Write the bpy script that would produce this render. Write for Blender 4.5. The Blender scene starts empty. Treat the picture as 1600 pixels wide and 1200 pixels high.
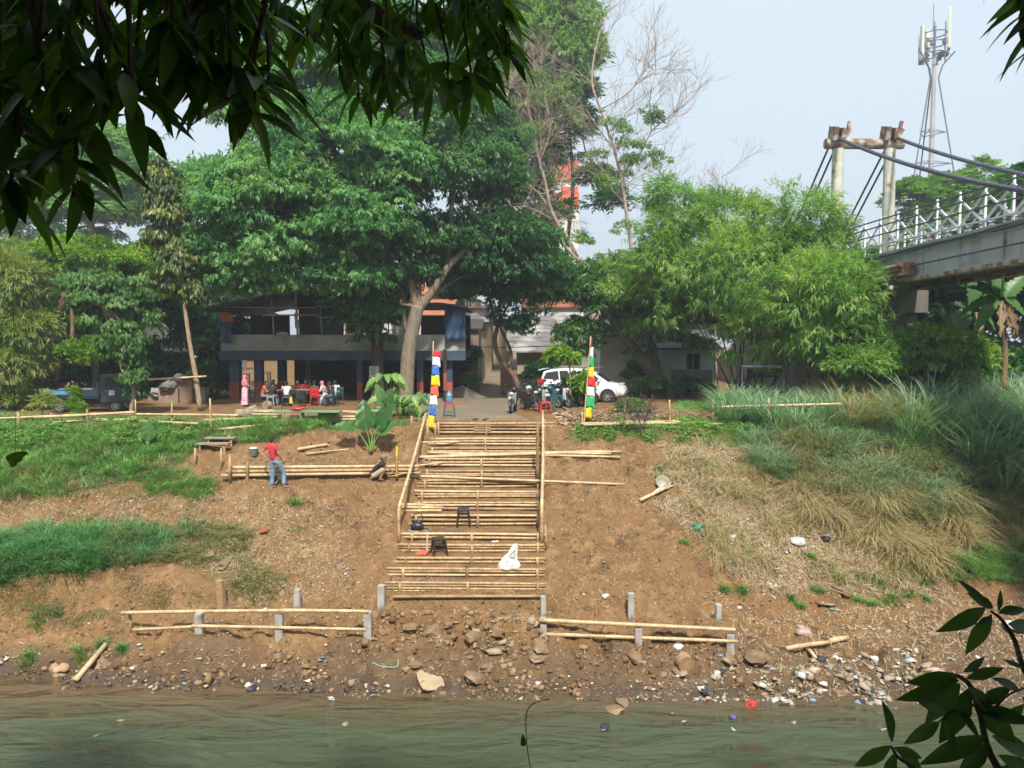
import bpy, bmesh, math, random
import numpy as np
from math import sin, cos, pi, radians, sqrt, atan2
from mathutils import Vector, Matrix, Euler
random.seed(7); rng = np.random.default_rng(11)
S = bpy.context.scene; COL = S.collection
# ------------------------------------------------------------------ camera, world, sun, exposure
PITCH = radians(2.86); CAMZ = 2.9; F = 1200.0
cd = bpy.data.cameras.new('camera'); cam = bpy.data.objects.new('camera', cd); COL.objects.link(cam)
cam.location = (0, 0, CAMZ); cam.rotation_euler = (pi/2 - PITCH, 0, 0)
cd.sensor_width = 36; cd.lens = 27; cd.clip_start = 0.05; cd.clip_end = 3000
S.camera = cam
SUN_EL, SUN_AZ = radians(50), radians(173)     # azimuth clockwise from +Y (north): behind the camera, to its right
W = bpy.data.worlds.new('World'); S.world = W; W.use_nodes = True
wt = W.node_tree; wb = wt.nodes['Background']
sky = wt.nodes.new('ShaderNodeTexSky'); sky.sky_type = 'NISHITA'; sky.sun_disc = False
sky.sun_elevation = SUN_EL; sky.sun_rotation = SUN_AZ
sky.air_density = 1.0; sky.dust_density = 4.5; sky.ozone_density = 1.5
# thin bright overcast veil in front of the blue
tc = wt.nodes.new('ShaderNodeTexCoord'); nz = wt.nodes.new('ShaderNodeTexNoise'); nz.inputs['Scale'].default_value = 1.3; nz.inputs['Detail'].default_value = 3
mxs = wt.nodes.new('ShaderNodeMix'); mxs.data_type = 'RGBA'
mp = wt.nodes.new('ShaderNodeMapRange'); mp.inputs['From Min'].default_value = .3; mp.inputs['From Max'].default_value = .7
mp.inputs['To Min'].default_value = .82; mp.inputs['To Max'].default_value = .95
wt.links.new(tc.outputs['Generated'], nz.inputs['Vector']); wt.links.new(nz.outputs['Fac'], mp.inputs['Value'])
wt.links.new(mp.outputs['Result'], mxs.inputs[0]); wt.links.new(sky.outputs['Color'], mxs.inputs[6])
mxs.inputs[7].default_value = (2.9, 3.35, 3.75, 1)
wt.links.new(mxs.outputs[2], wb.inputs['Color']); wb.inputs['Strength'].default_value = 0.14
sd = bpy.data.lights.new('sun', 'SUN'); sd.energy = 3.4; sd.angle = radians(3.5); sd.color = (1, .95, .86)
so = bpy.data.objects.new('sun', sd); COL.objects.link(so)
tosun = Vector((cos(SUN_EL)*sin(SUN_AZ), cos(SUN_EL)*cos(SUN_AZ), sin(SUN_EL)))
so.rotation_euler = (-tosun).to_track_quat('-Z', 'Y').to_euler(); so.location = (30, -30, 60)
S.view_settings.view_transform = 'Standard'; S.view_settings.look = 'None'; S.view_settings.exposure = 0.95; S.view_settings.gamma = 1
S.view_settings.use_curve_mapping = False
S.render.engine = 'CYCLES'
cy = S.cycles; cy.max_bounces = 5; cy.diffuse_bounces = 3; cy.glossy_bounces = 2; cy.transmission_bounces = 3; cy.transparent_max_bounces = 6
cy.volume_bounces = 0; cy.use_adaptive_sampling = True; cy.adaptive_threshold = 0.03; cy.use_denoising = True
cy.caustics_reflective = False; cy.caustics_refractive = False
# ------------------------------------------------------------------ projection helpers
def ray(px, py):
    cx = (px-800)/F; cyy = (600-py)/F
    return Vector((cx, cos(PITCH)+cyy*sin(PITCH), -sin(PITCH)+cyy*cos(PITCH)))
def at(px, py, Y):
    d = ray(px, py); t = Y/d.y
    return Vector((d.x*t, Y, CAMZ+d.z*t))
def project(x, y, z):
    zz = z-CAMZ
    f = y*cos(PITCH)-zz*sin(PITCH); u = y*sin(PITCH)+zz*cos(PITCH)
    return 800+F*x/f, 600-F*u/f
# ------------------------------------------------------------------ noise
_lat = rng.random((6, 256, 256))
def vnoise(x, y, k=0):
    x = np.asarray(x, float); y = np.asarray(y, float)
    xi = np.floor(x).astype(int); yi = np.floor(y).astype(int); fx = x-xi; fy = y-yi
    fx = fx*fx*(3-2*fx); fy = fy*fy*(3-2*fy); L = _lat[k % 6]
    a = L[xi & 255, yi & 255]; b = L[(xi+1) & 255, yi & 255]; c = L[xi & 255, (yi+1) & 255]; d = L[(xi+1) & 255, (yi+1) & 255]
    return (a*(1-fx)+b*fx)*(1-fy)+(c*(1-fx)+d*fx)*fy
def fbm(x, y, sc, oct=4, k=0):
    s = 0; a = .5; f = 1/sc
    for i in range(oct):
        s = s+a*(vnoise(x*f+13.7*i, y*f+5.1*i, k+i)-.5); a *= .5; f *= 2.03
    return s*2
# ------------------------------------------------------------------ object helpers
def link(o): COL.objects.link(o); return o
def tag(o, label=None, cat=None, group=None, kind=None):
    if label: o['label'] = label
    if cat: o['category'] = cat
    if group: o['group'] = group
    if kind: o['kind'] = kind
    return o
def empty(name, loc=(0, 0, 0), rz=0, label=None, cat=None, group=None):
    o = bpy.data.objects.new(name, None); link(o); o.location = loc; o.rotation_euler = (0, 0, rz); o.empty_display_size = .2
    return tag(o, label, cat, group)
def copy_tree(o, parent=None):
    c = o.copy(); link(c)
    if parent: c.parent = parent
    for ch in list(o.children): copy_tree(ch, c)
    return c
def mk(name, V, Q, mats, parent=None, attrs=None, smooth=False, midx=None):
    """mesh from numpy arrays, all faces with the same number of corners"""
    V = np.asarray(V, np.float32); Q = np.asarray(Q, np.int32); k = Q.shape[1]
    me = bpy.data.meshes.new(name); me.vertices.add(len(V)); me.vertices.foreach_set('co', V.ravel())
    me.loops.add(Q.size); me.loops.foreach_set('vertex_index', Q.ravel())
    me.polygons.add(len(Q)); me.polygons.foreach_set('loop_start', np.arange(0, Q.size, k, dtype=np.int32))
    if smooth: me.polygons.foreach_set('use_smooth', np.ones(len(Q), bool))
    if midx is not None: me.polygons.foreach_set('material_index', np.asarray(midx, np.int32))
    me.update(calc_edges=True)
    for n, a in (attrs or {}).items():
        at_ = me.attributes.new(n, 'FLOAT', 'POINT'); at_.data.foreach_set('value', np.asarray(a, np.float32))
    if not isinstance(mats, (list, tuple)): mats = [mats]
    for m in mats: me.materials.append(m)
    o = bpy.data.objects.new(name, me); link(o)
    if parent: o.parent = parent
    return o
class MB:
    def __init__(s): s.v = []; s.f = []; s.m = []; s.cur = 0
    def add(s, vs, fs, M=None):
        b = len(s.v)
        if M is not None: vs = [M @ Vector(p) for p in vs]
        s.v += [tuple(p) for p in vs]; s.f += [tuple(i+b for i in f) for f in fs]; s.m += [s.cur]*len(fs); return s
    def box(s, c, size, rz=0, ry=0, rx=0, taper=1):
        hx, hy, hz = size[0]/2, size[1]/2, size[2]/2; R = Euler((rx, ry, rz)).to_matrix(); c = Vector(c); vs = []
        for z, t in ((-hz, 1), (hz, taper)):
            for x, y in ((-hx, -hy), (hx, -hy), (hx, hy), (-hx, hy)): vs.append(c+R @ Vector((x*t, y*t, z)))
        return s.add(vs, [(3, 2, 1, 0), (4, 5, 6, 7), (0, 1, 5, 4), (1, 2, 6, 5), (2, 3, 7, 6), (3, 0, 4, 7)])
    def bb(s, a, b):  # box by two corners
        a = Vector(a); b = Vector(b); return s.box((a+b)/2, [abs(q) for q in (b-a)])
    def tube(s, pts, r, n=8, caps=True, flat=1.0):
        pts = [Vector(p) for p in pts]; k = len(pts)
        if not hasattr(r, '__len__'): r = [r]*k
        vs = []; fs = []; up = None
        for i, p in enumerate(pts):
            t = (pts[min(i+1, k-1)]-pts[max(i-1, 0)]).normalized()
            if up is None:
                up = Vector((0, 0, 1)) if abs(t.z) < .95 else Vector((0, 1, 0))
            a = t.cross(up)
            if a.length < 1e-5: a = t.orthogonal()
            a.normalize(); up = a.cross(t).normalized()
            for j in range(n):
                th = 2*pi*j/n; vs.append(p+a*(cos(th)*r[i])+up*(sin(th)*r[i]*flat))
        for i in range(k-1):
            for j in range(n):
                fs.append((i*n+j, i*n+(j+1) % n, (i+1)*n+(j+1) % n, (i+1)*n+j))
        if caps: fs.append(tuple(range(n-1, -1, -1))); fs.append(tuple((k-1)*n+j for j in range(n)))
        return s.add(vs, fs)
    def lathe(s, prof, n=16, M=None, caps=True):  # prof [(r,z)]
        vs = []; fs = []; k = len(prof)
        for r, z in prof:
            for j in range(n): vs.append((r*cos(2*pi*j/n), r*sin(2*pi*j/n), z))
        for i in range(k-1):
            for j in range(n): fs.append((i*n+j, i*n+(j+1) % n, (i+1)*n+(j+1) % n, (i+1)*n+j))
        if caps: fs.append(tuple(range(n-1, -1, -1))); fs.append(tuple((k-1)*n+j for j in range(n)))
        return s.add(vs, fs, M)
    def prism(s, poly, y0, y1, M=None, inset=0):  # poly in xz, extruded along y
        n = len(poly); vs = [(x, y0, z) for x, z in poly]+[(x, y1, z) for x, z in poly]
        fs = [tuple(range(n)), tuple(range(2*n-1, n-1, -1))]+[(i, i+n, (i+1) % n+n, (i+1) % n) for i in range(n)]
        return s.add(vs, fs, M)
    def sphere(s, c, r, n=10, m=7, sc=(1, 1, 1), M=None):
        c = Vector(c); vs = []; fs = []
        for i in range(m+1):
            ph = -pi/2+pi*i/m
            for j in range(n):
                th = 2*pi*j/n; vs.append(c+Vector((cos(ph)*cos(th)*r*sc[0], cos(ph)*sin(th)*r*sc[1], sin(ph)*r*sc[2])))
        for i in range(m):
            for j in range(n): fs.append((i*n+j, i*n+(j+1) % n, (i+1)*n+(j+1) % n, (i+1)*n+j))
        return s.add(vs, fs, M)
    def build(s, name, mats, parent=None, smooth=False, bevel=0, weld=False):
        me = bpy.data.meshes.new(name); me.from_pydata(s.v, [], s.f)
        if not isinstance(mats, (list, tuple)): mats = [mats]
        for m in mats: me.materials.append(m)
        if len(mats) > 1: me.polygons.foreach_set('material_index', s.m)
        if smooth: me.polygons.foreach_set('use_smooth', [True]*len(s.f))
        bm = bmesh.new(); bm.from_mesh(me)
        if weld or smooth: bmesh.ops.remove_doubles(bm, verts=bm.verts, dist=1e-5)
        bmesh.ops.recalc_face_normals(bm, faces=bm.faces)
        bm.to_mesh(me); bm.free(); me.update()
        o = bpy.data.objects.new(name, me); link(o)
        if parent: o.parent = parent
        if bevel:
            md = o.modifiers.new('bevel', 'BEVEL'); md.width = bevel; md.segments = 2; md.limit_method = 'ANGLE'
        return o
# ------------------------------------------------------------------ materials
MATS = {}
def nodes(m):
    m.use_nodes = True; nt = m.node_tree; return nt, nt.nodes['Principled BSDF']
def pm(name, c1, c2=None, scale=6, rough=.8, bump=0, metal=0, stretch=None, detail=5, bscale=None, lo=.35, hi=.65, c3=None, c3scale=1.5, c3lo=.52, c3hi=.66, spec=None):
    m = bpy.data.materials.new(name); nt, b = nodes(m); L = nt.links
    b.inputs['Roughness'].default_value = rough; b.inputs['Metallic'].default_value = metal
    if spec is not None: b.inputs['Specular IOR Level'].default_value = spec
    tcn = nt.nodes.new('ShaderNodeTexCoord'); vec = tcn.outputs['Object']
    if stretch:
        mpn = nt.nodes.new('ShaderNodeMapping'); mpn.inputs['Scale'].default_value = stretch; L.new(vec, mpn.inputs['Vector']); vec = mpn.outputs['Vector']
    if c2 is None: c2 = tuple(x*.7 for x in c1)
    n = nt.nodes.new('ShaderNodeTexNoise'); n.inputs['Scale'].default_value = scale; n.inputs['Detail'].default_value = detail; L.new(vec, n.inputs['Vector'])
    r = nt.nodes.new('ShaderNodeMapRange'); r.inputs['From Min'].default_value = lo; r.inputs['From Max'].default_value = hi; L.new(n.outputs['Fac'], r.inputs['Value'])
    x = nt.nodes.new('ShaderNodeMix'); x.data_type = 'RGBA'; x.inputs[6].default_value = (*c1, 1); x.inputs[7].default_value = (*c2, 1); L.new(r.outputs['Result'], x.inputs[0])
    out = x.outputs[2]
    if c3:
        n3 = nt.nodes.new('ShaderNodeTexNoise'); n3.inputs['Scale'].default_value = c3scale; n3.inputs['Detail'].default_value = 4; L.new(vec, n3.inputs['Vector'])
        r3 = nt.nodes.new('ShaderNodeMapRange'); r3.inputs['From Min'].default_value = c3lo; r3.inputs['From Max'].default_value = c3hi; L.new(n3.outputs['Fac'], r3.inputs['Value'])
        x3 = nt.nodes.new('ShaderNodeMix'); x3.data_type = 'RGBA'; L.new(out, x3.inputs[6]); x3.inputs[7].default_value = (*c3, 1); L.new(r3.outputs['Result'], x3.inputs[0]); out = x3.outputs[2]
    L.new(out, b.inputs['Base Color'])
    if bump:
        bn = nt.nodes.new('ShaderNodeTexNoise'); bn.inputs['Scale'].default_value = bscale or scale*3; bn.inputs['Detail'].default_value = 6; L.new(vec, bn.inputs['Vector'])
        bu = nt.nodes.new('ShaderNodeBump'); bu.inputs['Strength'].default_value = bump; bu.inputs['Distance'].default_value = .03; L.new(bn.outputs['Fac'], bu.inputs['Height']); L.new(bu.outputs['Normal'], b.inputs['Normal'])
    MATS[name] = m; return m
def fm(name, cols, trans=.3, rough=.45, spec=.4, patch=None):
    """foliage: colour picked per leaf from the ramp by the point attribute rnd"""
    m = bpy.data.materials.new(name); nt, b = nodes(m); L = nt.links
    a = nt.nodes.new('ShaderNodeAttribute'); a.attribute_name = 'rnd'
    cr = nt.nodes.new('ShaderNodeValToRGB'); e = cr.color_ramp.elements
    while len(e) < len(cols): e.new(.5)
    for i, c in enumerate(cols): e[i].position = i/(len(cols)-1) if len(cols) > 1 else 0; e[i].color = (*c, 1)
    L.new(a.outputs['Fac'], cr.inputs['Fac']); L.new(cr.outputs['Color'], b.inputs['Base Color'])
    b.inputs['Roughness'].default_value = rough; b.inputs['Specular IOR Level'].default_value = spec
    t = nt.nodes.new('ShaderNodeBsdfTranslucent')
    mul = nt.nodes.new('ShaderNodeMix'); mul.data_type = 'RGBA'; mul.blend_type = 'MULTIPLY'; mul.inputs[0].default_value = 1; mul.inputs[7].default_value = (1.5, 1.6, .6, 1)
    L.new(cr.outputs['Color'], mul.inputs[6]); L.new(mul.outputs[2], t.inputs['Color'])
    mx = nt.nodes.new('ShaderNodeMixShader'); mx.inputs[0].default_value = trans
    L.new(b.outputs[0], mx.inputs[1]); L.new(t.outputs[0], mx.inputs[2]); L.new(mx.outputs[0], nt.nodes['Material Output'].inputs['Surface'])
    MATS[name] = m; return m
bamboo = pm('bamboo_dry', (.52, .36, .18), (.34, .21, .10), 3, .55, stretch=(4, 4, 4), c3=(.27, .17, .09), c3scale=1.2, c3lo=.55, c3hi=.7)
bamboo2 = pm('bamboo_pale', (.62, .47, .27), (.44, .31, .16), 4, .5, c3=(.4, .3, .17), c3scale=1)
bamboo_aged = pm('bamboo_aged', (.41, .27, .135), (.27, .165, .08), 3, .65, c3=(.2, .12, .06), c3scale=1.5)
bamboo3 = pm('bamboo_brown', (.33, .2, .1), (.2, .12, .06), 4, .7)
node_m = pm('bamboo_node', (.2, .13, .07), (.13, .08, .04), 8, .8)
conc = pm('concrete', (.42, .4, .36), (.3, .28, .25), 4, .9, bump=.4, bscale=40, c3=(.17, .13, .09), c3scale=2.5)
wood = pm('plank_wood', (.4, .26, .14), (.25, .15, .08), 5, .8, stretch=(1, 6, 6))
bark = pm('bark_grey_brown', (.27, .21, .155), (.15, .11, .08), 5, .9, bump=.8, stretch=(3, 3, .7), c3=(.2, .2, .15), c3scale=1.5)
bark_dark = pm('bark_dark', (.075, .06, .045), (.035, .03, .024), 5, .9, bump=.7, stretch=(3, 3, .8))
bark_tan = pm('bark_tan', (.4, .29, .19), (.25, .17, .11), 4, .9, bump=.5, stretch=(3, 3, 1))
pvc = pm('pvc', (.62, .62, .6), (.5, .5, .48), 3, .5)
twig_m = pm('twig_pale', (.4, .31, .24), (.27, .2, .15), 6, .9)
# ================================================================== TERRAIN
WATER = -5.2
near = [(-60, 1.2), (0.8, 1.2), (2, .5), (6, -5.4), (8, -6.2), (15, -6.0)]
far = [(36, 0), (45, 0), (60, .45), (80, 1.2), (120, 1.6), (900, 2)]
PROF = [
 (-60, [(17.4, -5.5), (18.3, -5.18), (19.3, -4.4), (20.2, -4.1), (20.8, -3.2), (22.2, -2.6), (24.2, -1.8), (26, -.9), (28, -.15), (31, 0)]),
 (-16, [(17.6, -5.5), (18.5, -5.18), (19.1, -4.75), (20.0, -4.25), (20.7, -3.2), (22.2, -2.75), (23.6, -2.1), (26, -.95), (28, -.15), (31, 0)]),
 (-10, [(17.3, -5.5), (18.2, -5.18), (18.9, -4.65), (20.2, -4.15), (20.8, -3.35), (22.2, -2.7), (24.0, -1.85), (26, -.9), (28, -.1), (31, 0)]),
 (-7, [(17.1, -5.5), (17.9, -5.18), (18.7, -4.55), (20.2, -4.1), (20.9, -3.4), (22.2, -2.65), (24.2, -1.75), (25.6, -1.0), (27.2, -.1), (31, 0)]),
 (-3.3, [(16.9, -5.5), (17.6, -5.18), (18.6, -4.6), (19.6, -4.0), (20.4, -3.4), (22.0, -2.6), (24.2, -1.7), (25.9, -1.0), (27.3, -.15), (31, 0)]),
 (1.2, [(16.5, -5.5), (17.3, -5.18), (18.3, -4.55), (19.6, -3.95), (20.4, -3.4), (22.0, -2.65), (24.2, -1.7), (26.1, -.9), (27.7, -.1), (31, 0)]),
 (6, [(16.3, -5.5), (17.3, -5.18), (18.0, -4.75), (18.8, -4.25), (20.2, -3.9), (21.8, -2.9), (24.0, -1.8), (26.1, -.85), (27.7, -.1), (31, 0)]),
 (9, [(16.2, -5.5), (17.1, -5.18), (18.2, -4.8), (20.2, -4.4), (21.2, -3.9), (22.0, -3.3), (24.0, -1.9), (26.1, -.85), (27.9, -.1), (31, 0)]),
 (13, [(16.0, -5.5), (16.9, -5.18), (18.6, -4.9), (20.6, -4.55), (21.5, -4.3), (22.3, -3.5), (23.8, -2.2), (26.0, -.95), (28.2, -.2), (31, 0)]),
 (17, [(16.0, -5.5), (16.8, -5.18), (18.6, -4.95), (21.0, -4.6), (22.3, -4.4), (23.2, -3.6), (24.4, -2.4), (26.3, -1.1), (28.4, -.3), (31, 0)]),
 (60, [(16.0, -5.5), (16.8, -5.18), (18.6, -4.95), (21.0, -4.6), (22.3, -4.4), (23.2, -3.6), (24.4, -2.4), (26.3, -1.1), (28.4, -.3), (31, 0)])]
STY = [661, 686, 701, 718, 737, 752, 769, 787, 807.5, 837.5, 854.5, 876, 893, 916, 937]    # front edge of each step
def _d(py): return 15.3/(0.443+(py-540)/1200)
STEPS = sorted(_d(y) for y in STY)            # increasing distance (climbing)
def line_z(d): return -3.72+.443*(d-19.6)
STZ = [line_z(d)+.02 for d in STEPS]          # tread height behind each riser
def stair_x(y): # left post, right post world x
    return -3.05+(y-20)*.037, .75+(y-20)*.037
def Hbase(x, y):
    x = np.asarray(x, float); y = np.asarray(y, float)
    xs = np.array([p[0] for p in PROF]); out = np.zeros(np.broadcast(x, y).shape); x, y = np.broadcast_arrays(x, y)
    Z = []
    for _, pr in PROF:
        pts = near+pr+far; yy = np.array([q[0] for q in pts]); zz = np.array([q[1] for q in pts]); Z.append(np.interp(y, yy, zz))
    Z = np.array(Z); i = np.clip(np.searchsorted(xs, x)-1, 0, len(xs)-2); t = np.clip((x-xs[i])/(xs[i+1]-xs[i]), 0, 1); t = t*t*(3-2*t)
    ii = np.indices(x.shape)
    a = Z[(i,)+tuple(ii)]; b = Z[(i+1,)+tuple(ii)]
    return a*(1-t)+b*t
def sstep(a, b, v): t = np.clip((v-a)/(b-a), 0, 1); return t*t*(3-2*t)
def H(x, y):
    x, y = np.broadcast_arrays(np.asarray(x, float), np.asarray(y, float))
    z = Hbase(x, y)
    bank = sstep(16.2, 18, y)*(1-sstep(29, 32, y))
    rough = fbm(x, y, 1.6, 5, 0)*.22+fbm(x, y, .38, 3, 2)*.12+fbm(x, y, .16, 2, 4)*.07
    led = fbm(x*.6, y*1.8, .8, 3, 1); rough = rough-.16*sstep(.10, .16, led)*sstep(.5, .2, led)
    ero = np.abs(fbm(x+3, y*1.6, .9, 4, 3))
    z = z+bank*rough-bank*.16*sstep(.2, .6, ero)
    # clods along the water's edge and under the lower fence
    e = sstep(17.0, 17.6, y)*(1-sstep(18.9, 19.6, y))
    z = z+e*(np.abs(fbm(x, y, .28, 3, 4))*.3+fbm(x*.5, y, .5, 2, 1)*.12)
    z = z-.25*sstep(.25, .5, fbm(x, y, 1.1, 2, 5))*e
    # work terrace left of the stairs, cut level behind the bamboo edging
    tx = sstep(-9.2, -8.6, x)*(1-sstep(-3.3, -2.9, x))
    ty = sstep(24.75, 24.8, y)*(1-sstep(25.9, 26.6, y))
    z = z*(1-tx*ty)+(-1.02+.12*fbm(x, y, .7, 3, 1))*tx*ty
    tf = tx*sstep(24.0, 24.2, y)*(1-sstep(24.75, 24.8, y)); z = z*(1-tf)+(-1.42+.1*fbm(x, y, .6, 3, 2))*tf
    md_ = np.sqrt((x+7.45)**2+(y-24.15)**2); k_ = 1-sstep(.45, 1.0, md_); z = z*(1-k_)+(-1.60)*k_
    # scarp behind the terrace is lumpy
    z = z+tx*sstep(25.9, 26.4, y)*(1-sstep(27.6, 28.2, y))*(np.abs(fbm(x, y, .5, 4, 5))*.35-.12)
    # ground cut into steps
    xl, xr = -3.05+(y-20)*.037, .75+(y-20)*.037
    sx = sstep(xl-.35, xl-.05, x)*(1-sstep(xr+.05, xr+.3, x))*sstep(19.2, 19.5, y)*(1-sstep(28.6, 29.6, y))
    st = np.full(x.shape, STZ[0]-.3)
    for d, zt in zip(STEPS, STZ): st = np.where(y > d+.05, zt, st)
    st = st+fbm(x, y, .5, 3, 2)*.035
    z = z*(1-sx)+st*sx
    # hole at the foot of the stairs
    hx, hy = (x+1.33), (y-19.05); z = z-.5*np.exp(-(hx*hx/.06+hy*hy/.05))
    z = z-.18*np.exp(-((x+1.1)**2/.05))*sstep(17.6, 18, y)*(1-sstep(18.8, 19, y))
    # sloping road up to the houses keeps its hump
    return z
# grid coordinates
def grid_axis(parts):
    out = []
    for a, b, s in parts: n = max(1, int(round((b-a)/s))); out += list(np.linspace(a, b, n, endpoint=False))
    return np.array(out+[parts[-1][1]])
GX = grid_axis([(-500, -60, 44), (-60, -26, 3), (-26, -17, .6), (-17, 18, .075), (18, 27, .5), (27, 60, 3), (60, 500, 44)])
GY = grid_axis([(-60, -4, 8), (-4, 15.5, 1), (15.5, 16.4, .15), (16.4, 30, .065), (30, 50, .5), (50, 120, 3), (120, 900, 60)])
XX, YY = np.meshgrid(GX, GY, indexing='ij'); ZZ = H(XX, YY)
def hz(x, y):
    x = np.asarray(x, float); y = np.asarray(y, float)
    i = np.clip(np.searchsorted(GX, x)-1, 0, len(GX)-2); j = np.clip(np.searchsorted(GY, y)-1, 0, len(GY)-2)
    u = (x-GX[i])/(GX[i+1]-GX[i]); v = (y-GY[j])/(GY[j+1]-GY[j])
    return (ZZ[i, j]*(1-u)+ZZ[i+1, j]*u)*(1-v)+(ZZ[i, j+1]*(1-u)+ZZ[i+1, j+1]*u)*v
def gz(x, y): return float(hz(x, y))
def hit(px, py, y0=15.5, y1=90, water=False):
    d = ray(px, py); ys = np.linspace(y0, y1, 4000); t = ys/d.y; xs = d.x*t; zs = CAMZ+d.z*t; g = hz(xs, ys)
    if water: g = np.maximum(g, WATER)
    k = np.argmax(zs <= g); return Vector((xs[k], ys[k], g[k]))
def pxm(p): return F/p.y    # photo pixels per metre at that distance
def inpoly(px, py, poly):
    r = np.zeros(np.shape(px), bool); n = len(poly); j = n-1
    for i in range(n):
        xi, yi = poly[i]; xj, yj = poly[j]
        c = ((yi > py) != (yj > py)) & (px < (xj-xi)*(py-yi)/(yj-yi+1e-9)+xi); r ^= c; j = i
    return r
def region_mask(x, y, z, poly, soft=14):
    """fraction inside an area outlined on the bank, with a ragged edge"""
    px, py = project(x, y, z); px = px+fbm(x, y, .9, 4, 1)*soft*2; py = py+fbm(x+40, y, .9, 4, 3)*soft
    return inpoly(px, py, poly)
POLY_GRASS_TOP = [(-900, 610), (0, 655), (130, 668), (330, 662), (520, 655), (505, 668), (400, 690), (330, 690), (300, 712), (270, 742), (160, 762), (60, 778), (-400, 790), (-900, 800)]
POLY_GRASS_LAWN = [(120, 642), (330, 655), (430, 650), (640, 656), (640, 664), (520, 672), (440, 668), (380, 690), (300, 690), (120, 665)]
POLY_GRASS_MID = [(-900, 860), (-100, 860), (60, 838), (110, 822), (200, 835), (285, 850), (280, 872), (200, 885), (90, 890), (0, 905), (-900, 930)]
POLY_SPARSE_MID = [(100, 815), (220, 818), (400, 825), (390, 870), (470, 905), (420, 955), (330, 900), (260, 870), (190, 850)]
POLY_SPARSE_L2 = [(230, 745), (300, 740), (330, 760), (310, 780), (230, 775)]
POLY_RIGHT_LONG = [(1175, 690), (1290, 680), (1500, 690), (2400, 700), (2400, 800), (1640, 820), (1500, 800), (1430, 810), (1330, 800), (1250, 760), (1190, 730)]
POLY_RIGHT_TOP = [(880, 672), (1130, 655), (1300, 650), (1200, 690), (1120, 700), (1060, 690), (980, 682), (940, 690), (900, 690)]
POLY_RIGHT_REED = [(1230, 600), (1400, 560), (2400, 520), (2400, 800), (1620, 800), (1500, 745), (1430, 700), (1230, 690), (1110, 670), (1130, 630)]
POLY_STRAW = [(1040, 690), (1200, 690), (1500, 760), (1600, 830), (1580, 880), (1480, 900), (1330, 900), (1200, 880), (1110, 870), (1060, 800), (1040, 740)]
POLY_ROAD = [(735, 568), (770, 566), (800, 600), (800, 640), (820, 655), (700, 655), (640, 652), (690, 612), (740, 590)]
def build_ground():
    nx, ny = XX.shape; V = np.stack([XX, YY, ZZ], -1).reshape(-1, 3)
    i, j = np.meshgrid(np.arange(nx-1), np.arange(ny-1), indexing='ij'); a = (i*ny+j).ravel()
    Q = np.stack([a, a+ny, a+ny+1, a+1], 1)
    x, y, z = V.T; fy = np.maximum(y, 3.0)
    def rm(poly, soft=14): return np.where(y > 15, region_mask(x, fy, z, poly, soft), False).astype(float)
    g = np.maximum.reduce([rm(POLY_GRASS_TOP), rm(POLY_GRASS_LAWN, 5), rm(POLY_GRASS_MID), rm(POLY_RIGHT_TOP)*.6, rm(POLY_RIGHT_REED), rm(POLY_RIGHT_LONG)*.7, rm(POLY_SPARSE_MID)*.45, rm(POLY_SPARSE_L2)*.5])
    s = rm(POLY_STRAW, 25)
    r = rm(POLY_ROAD, 4)
    px, py = project(x, fy, z)
    r = np.maximum(r, ((y > 45) & (x < 1) & (x > -6)).astype(float)*.9)
    wet = (1-sstep(.10, .55, z-WATER))*1.0
    mudx = sstep(8, 12, x)*(1-sstep(.45, .9, z-WATER)); wet = np.maximum(wet, mudx*.6)
    wet = np.maximum(wet, sstep(17.3, 17.7, y)*(1-sstep(18.4, 19.0, y+fbm(x, y, 1, 3)*.8))*.55)
    return V, Q, g, s, r, wet
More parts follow.
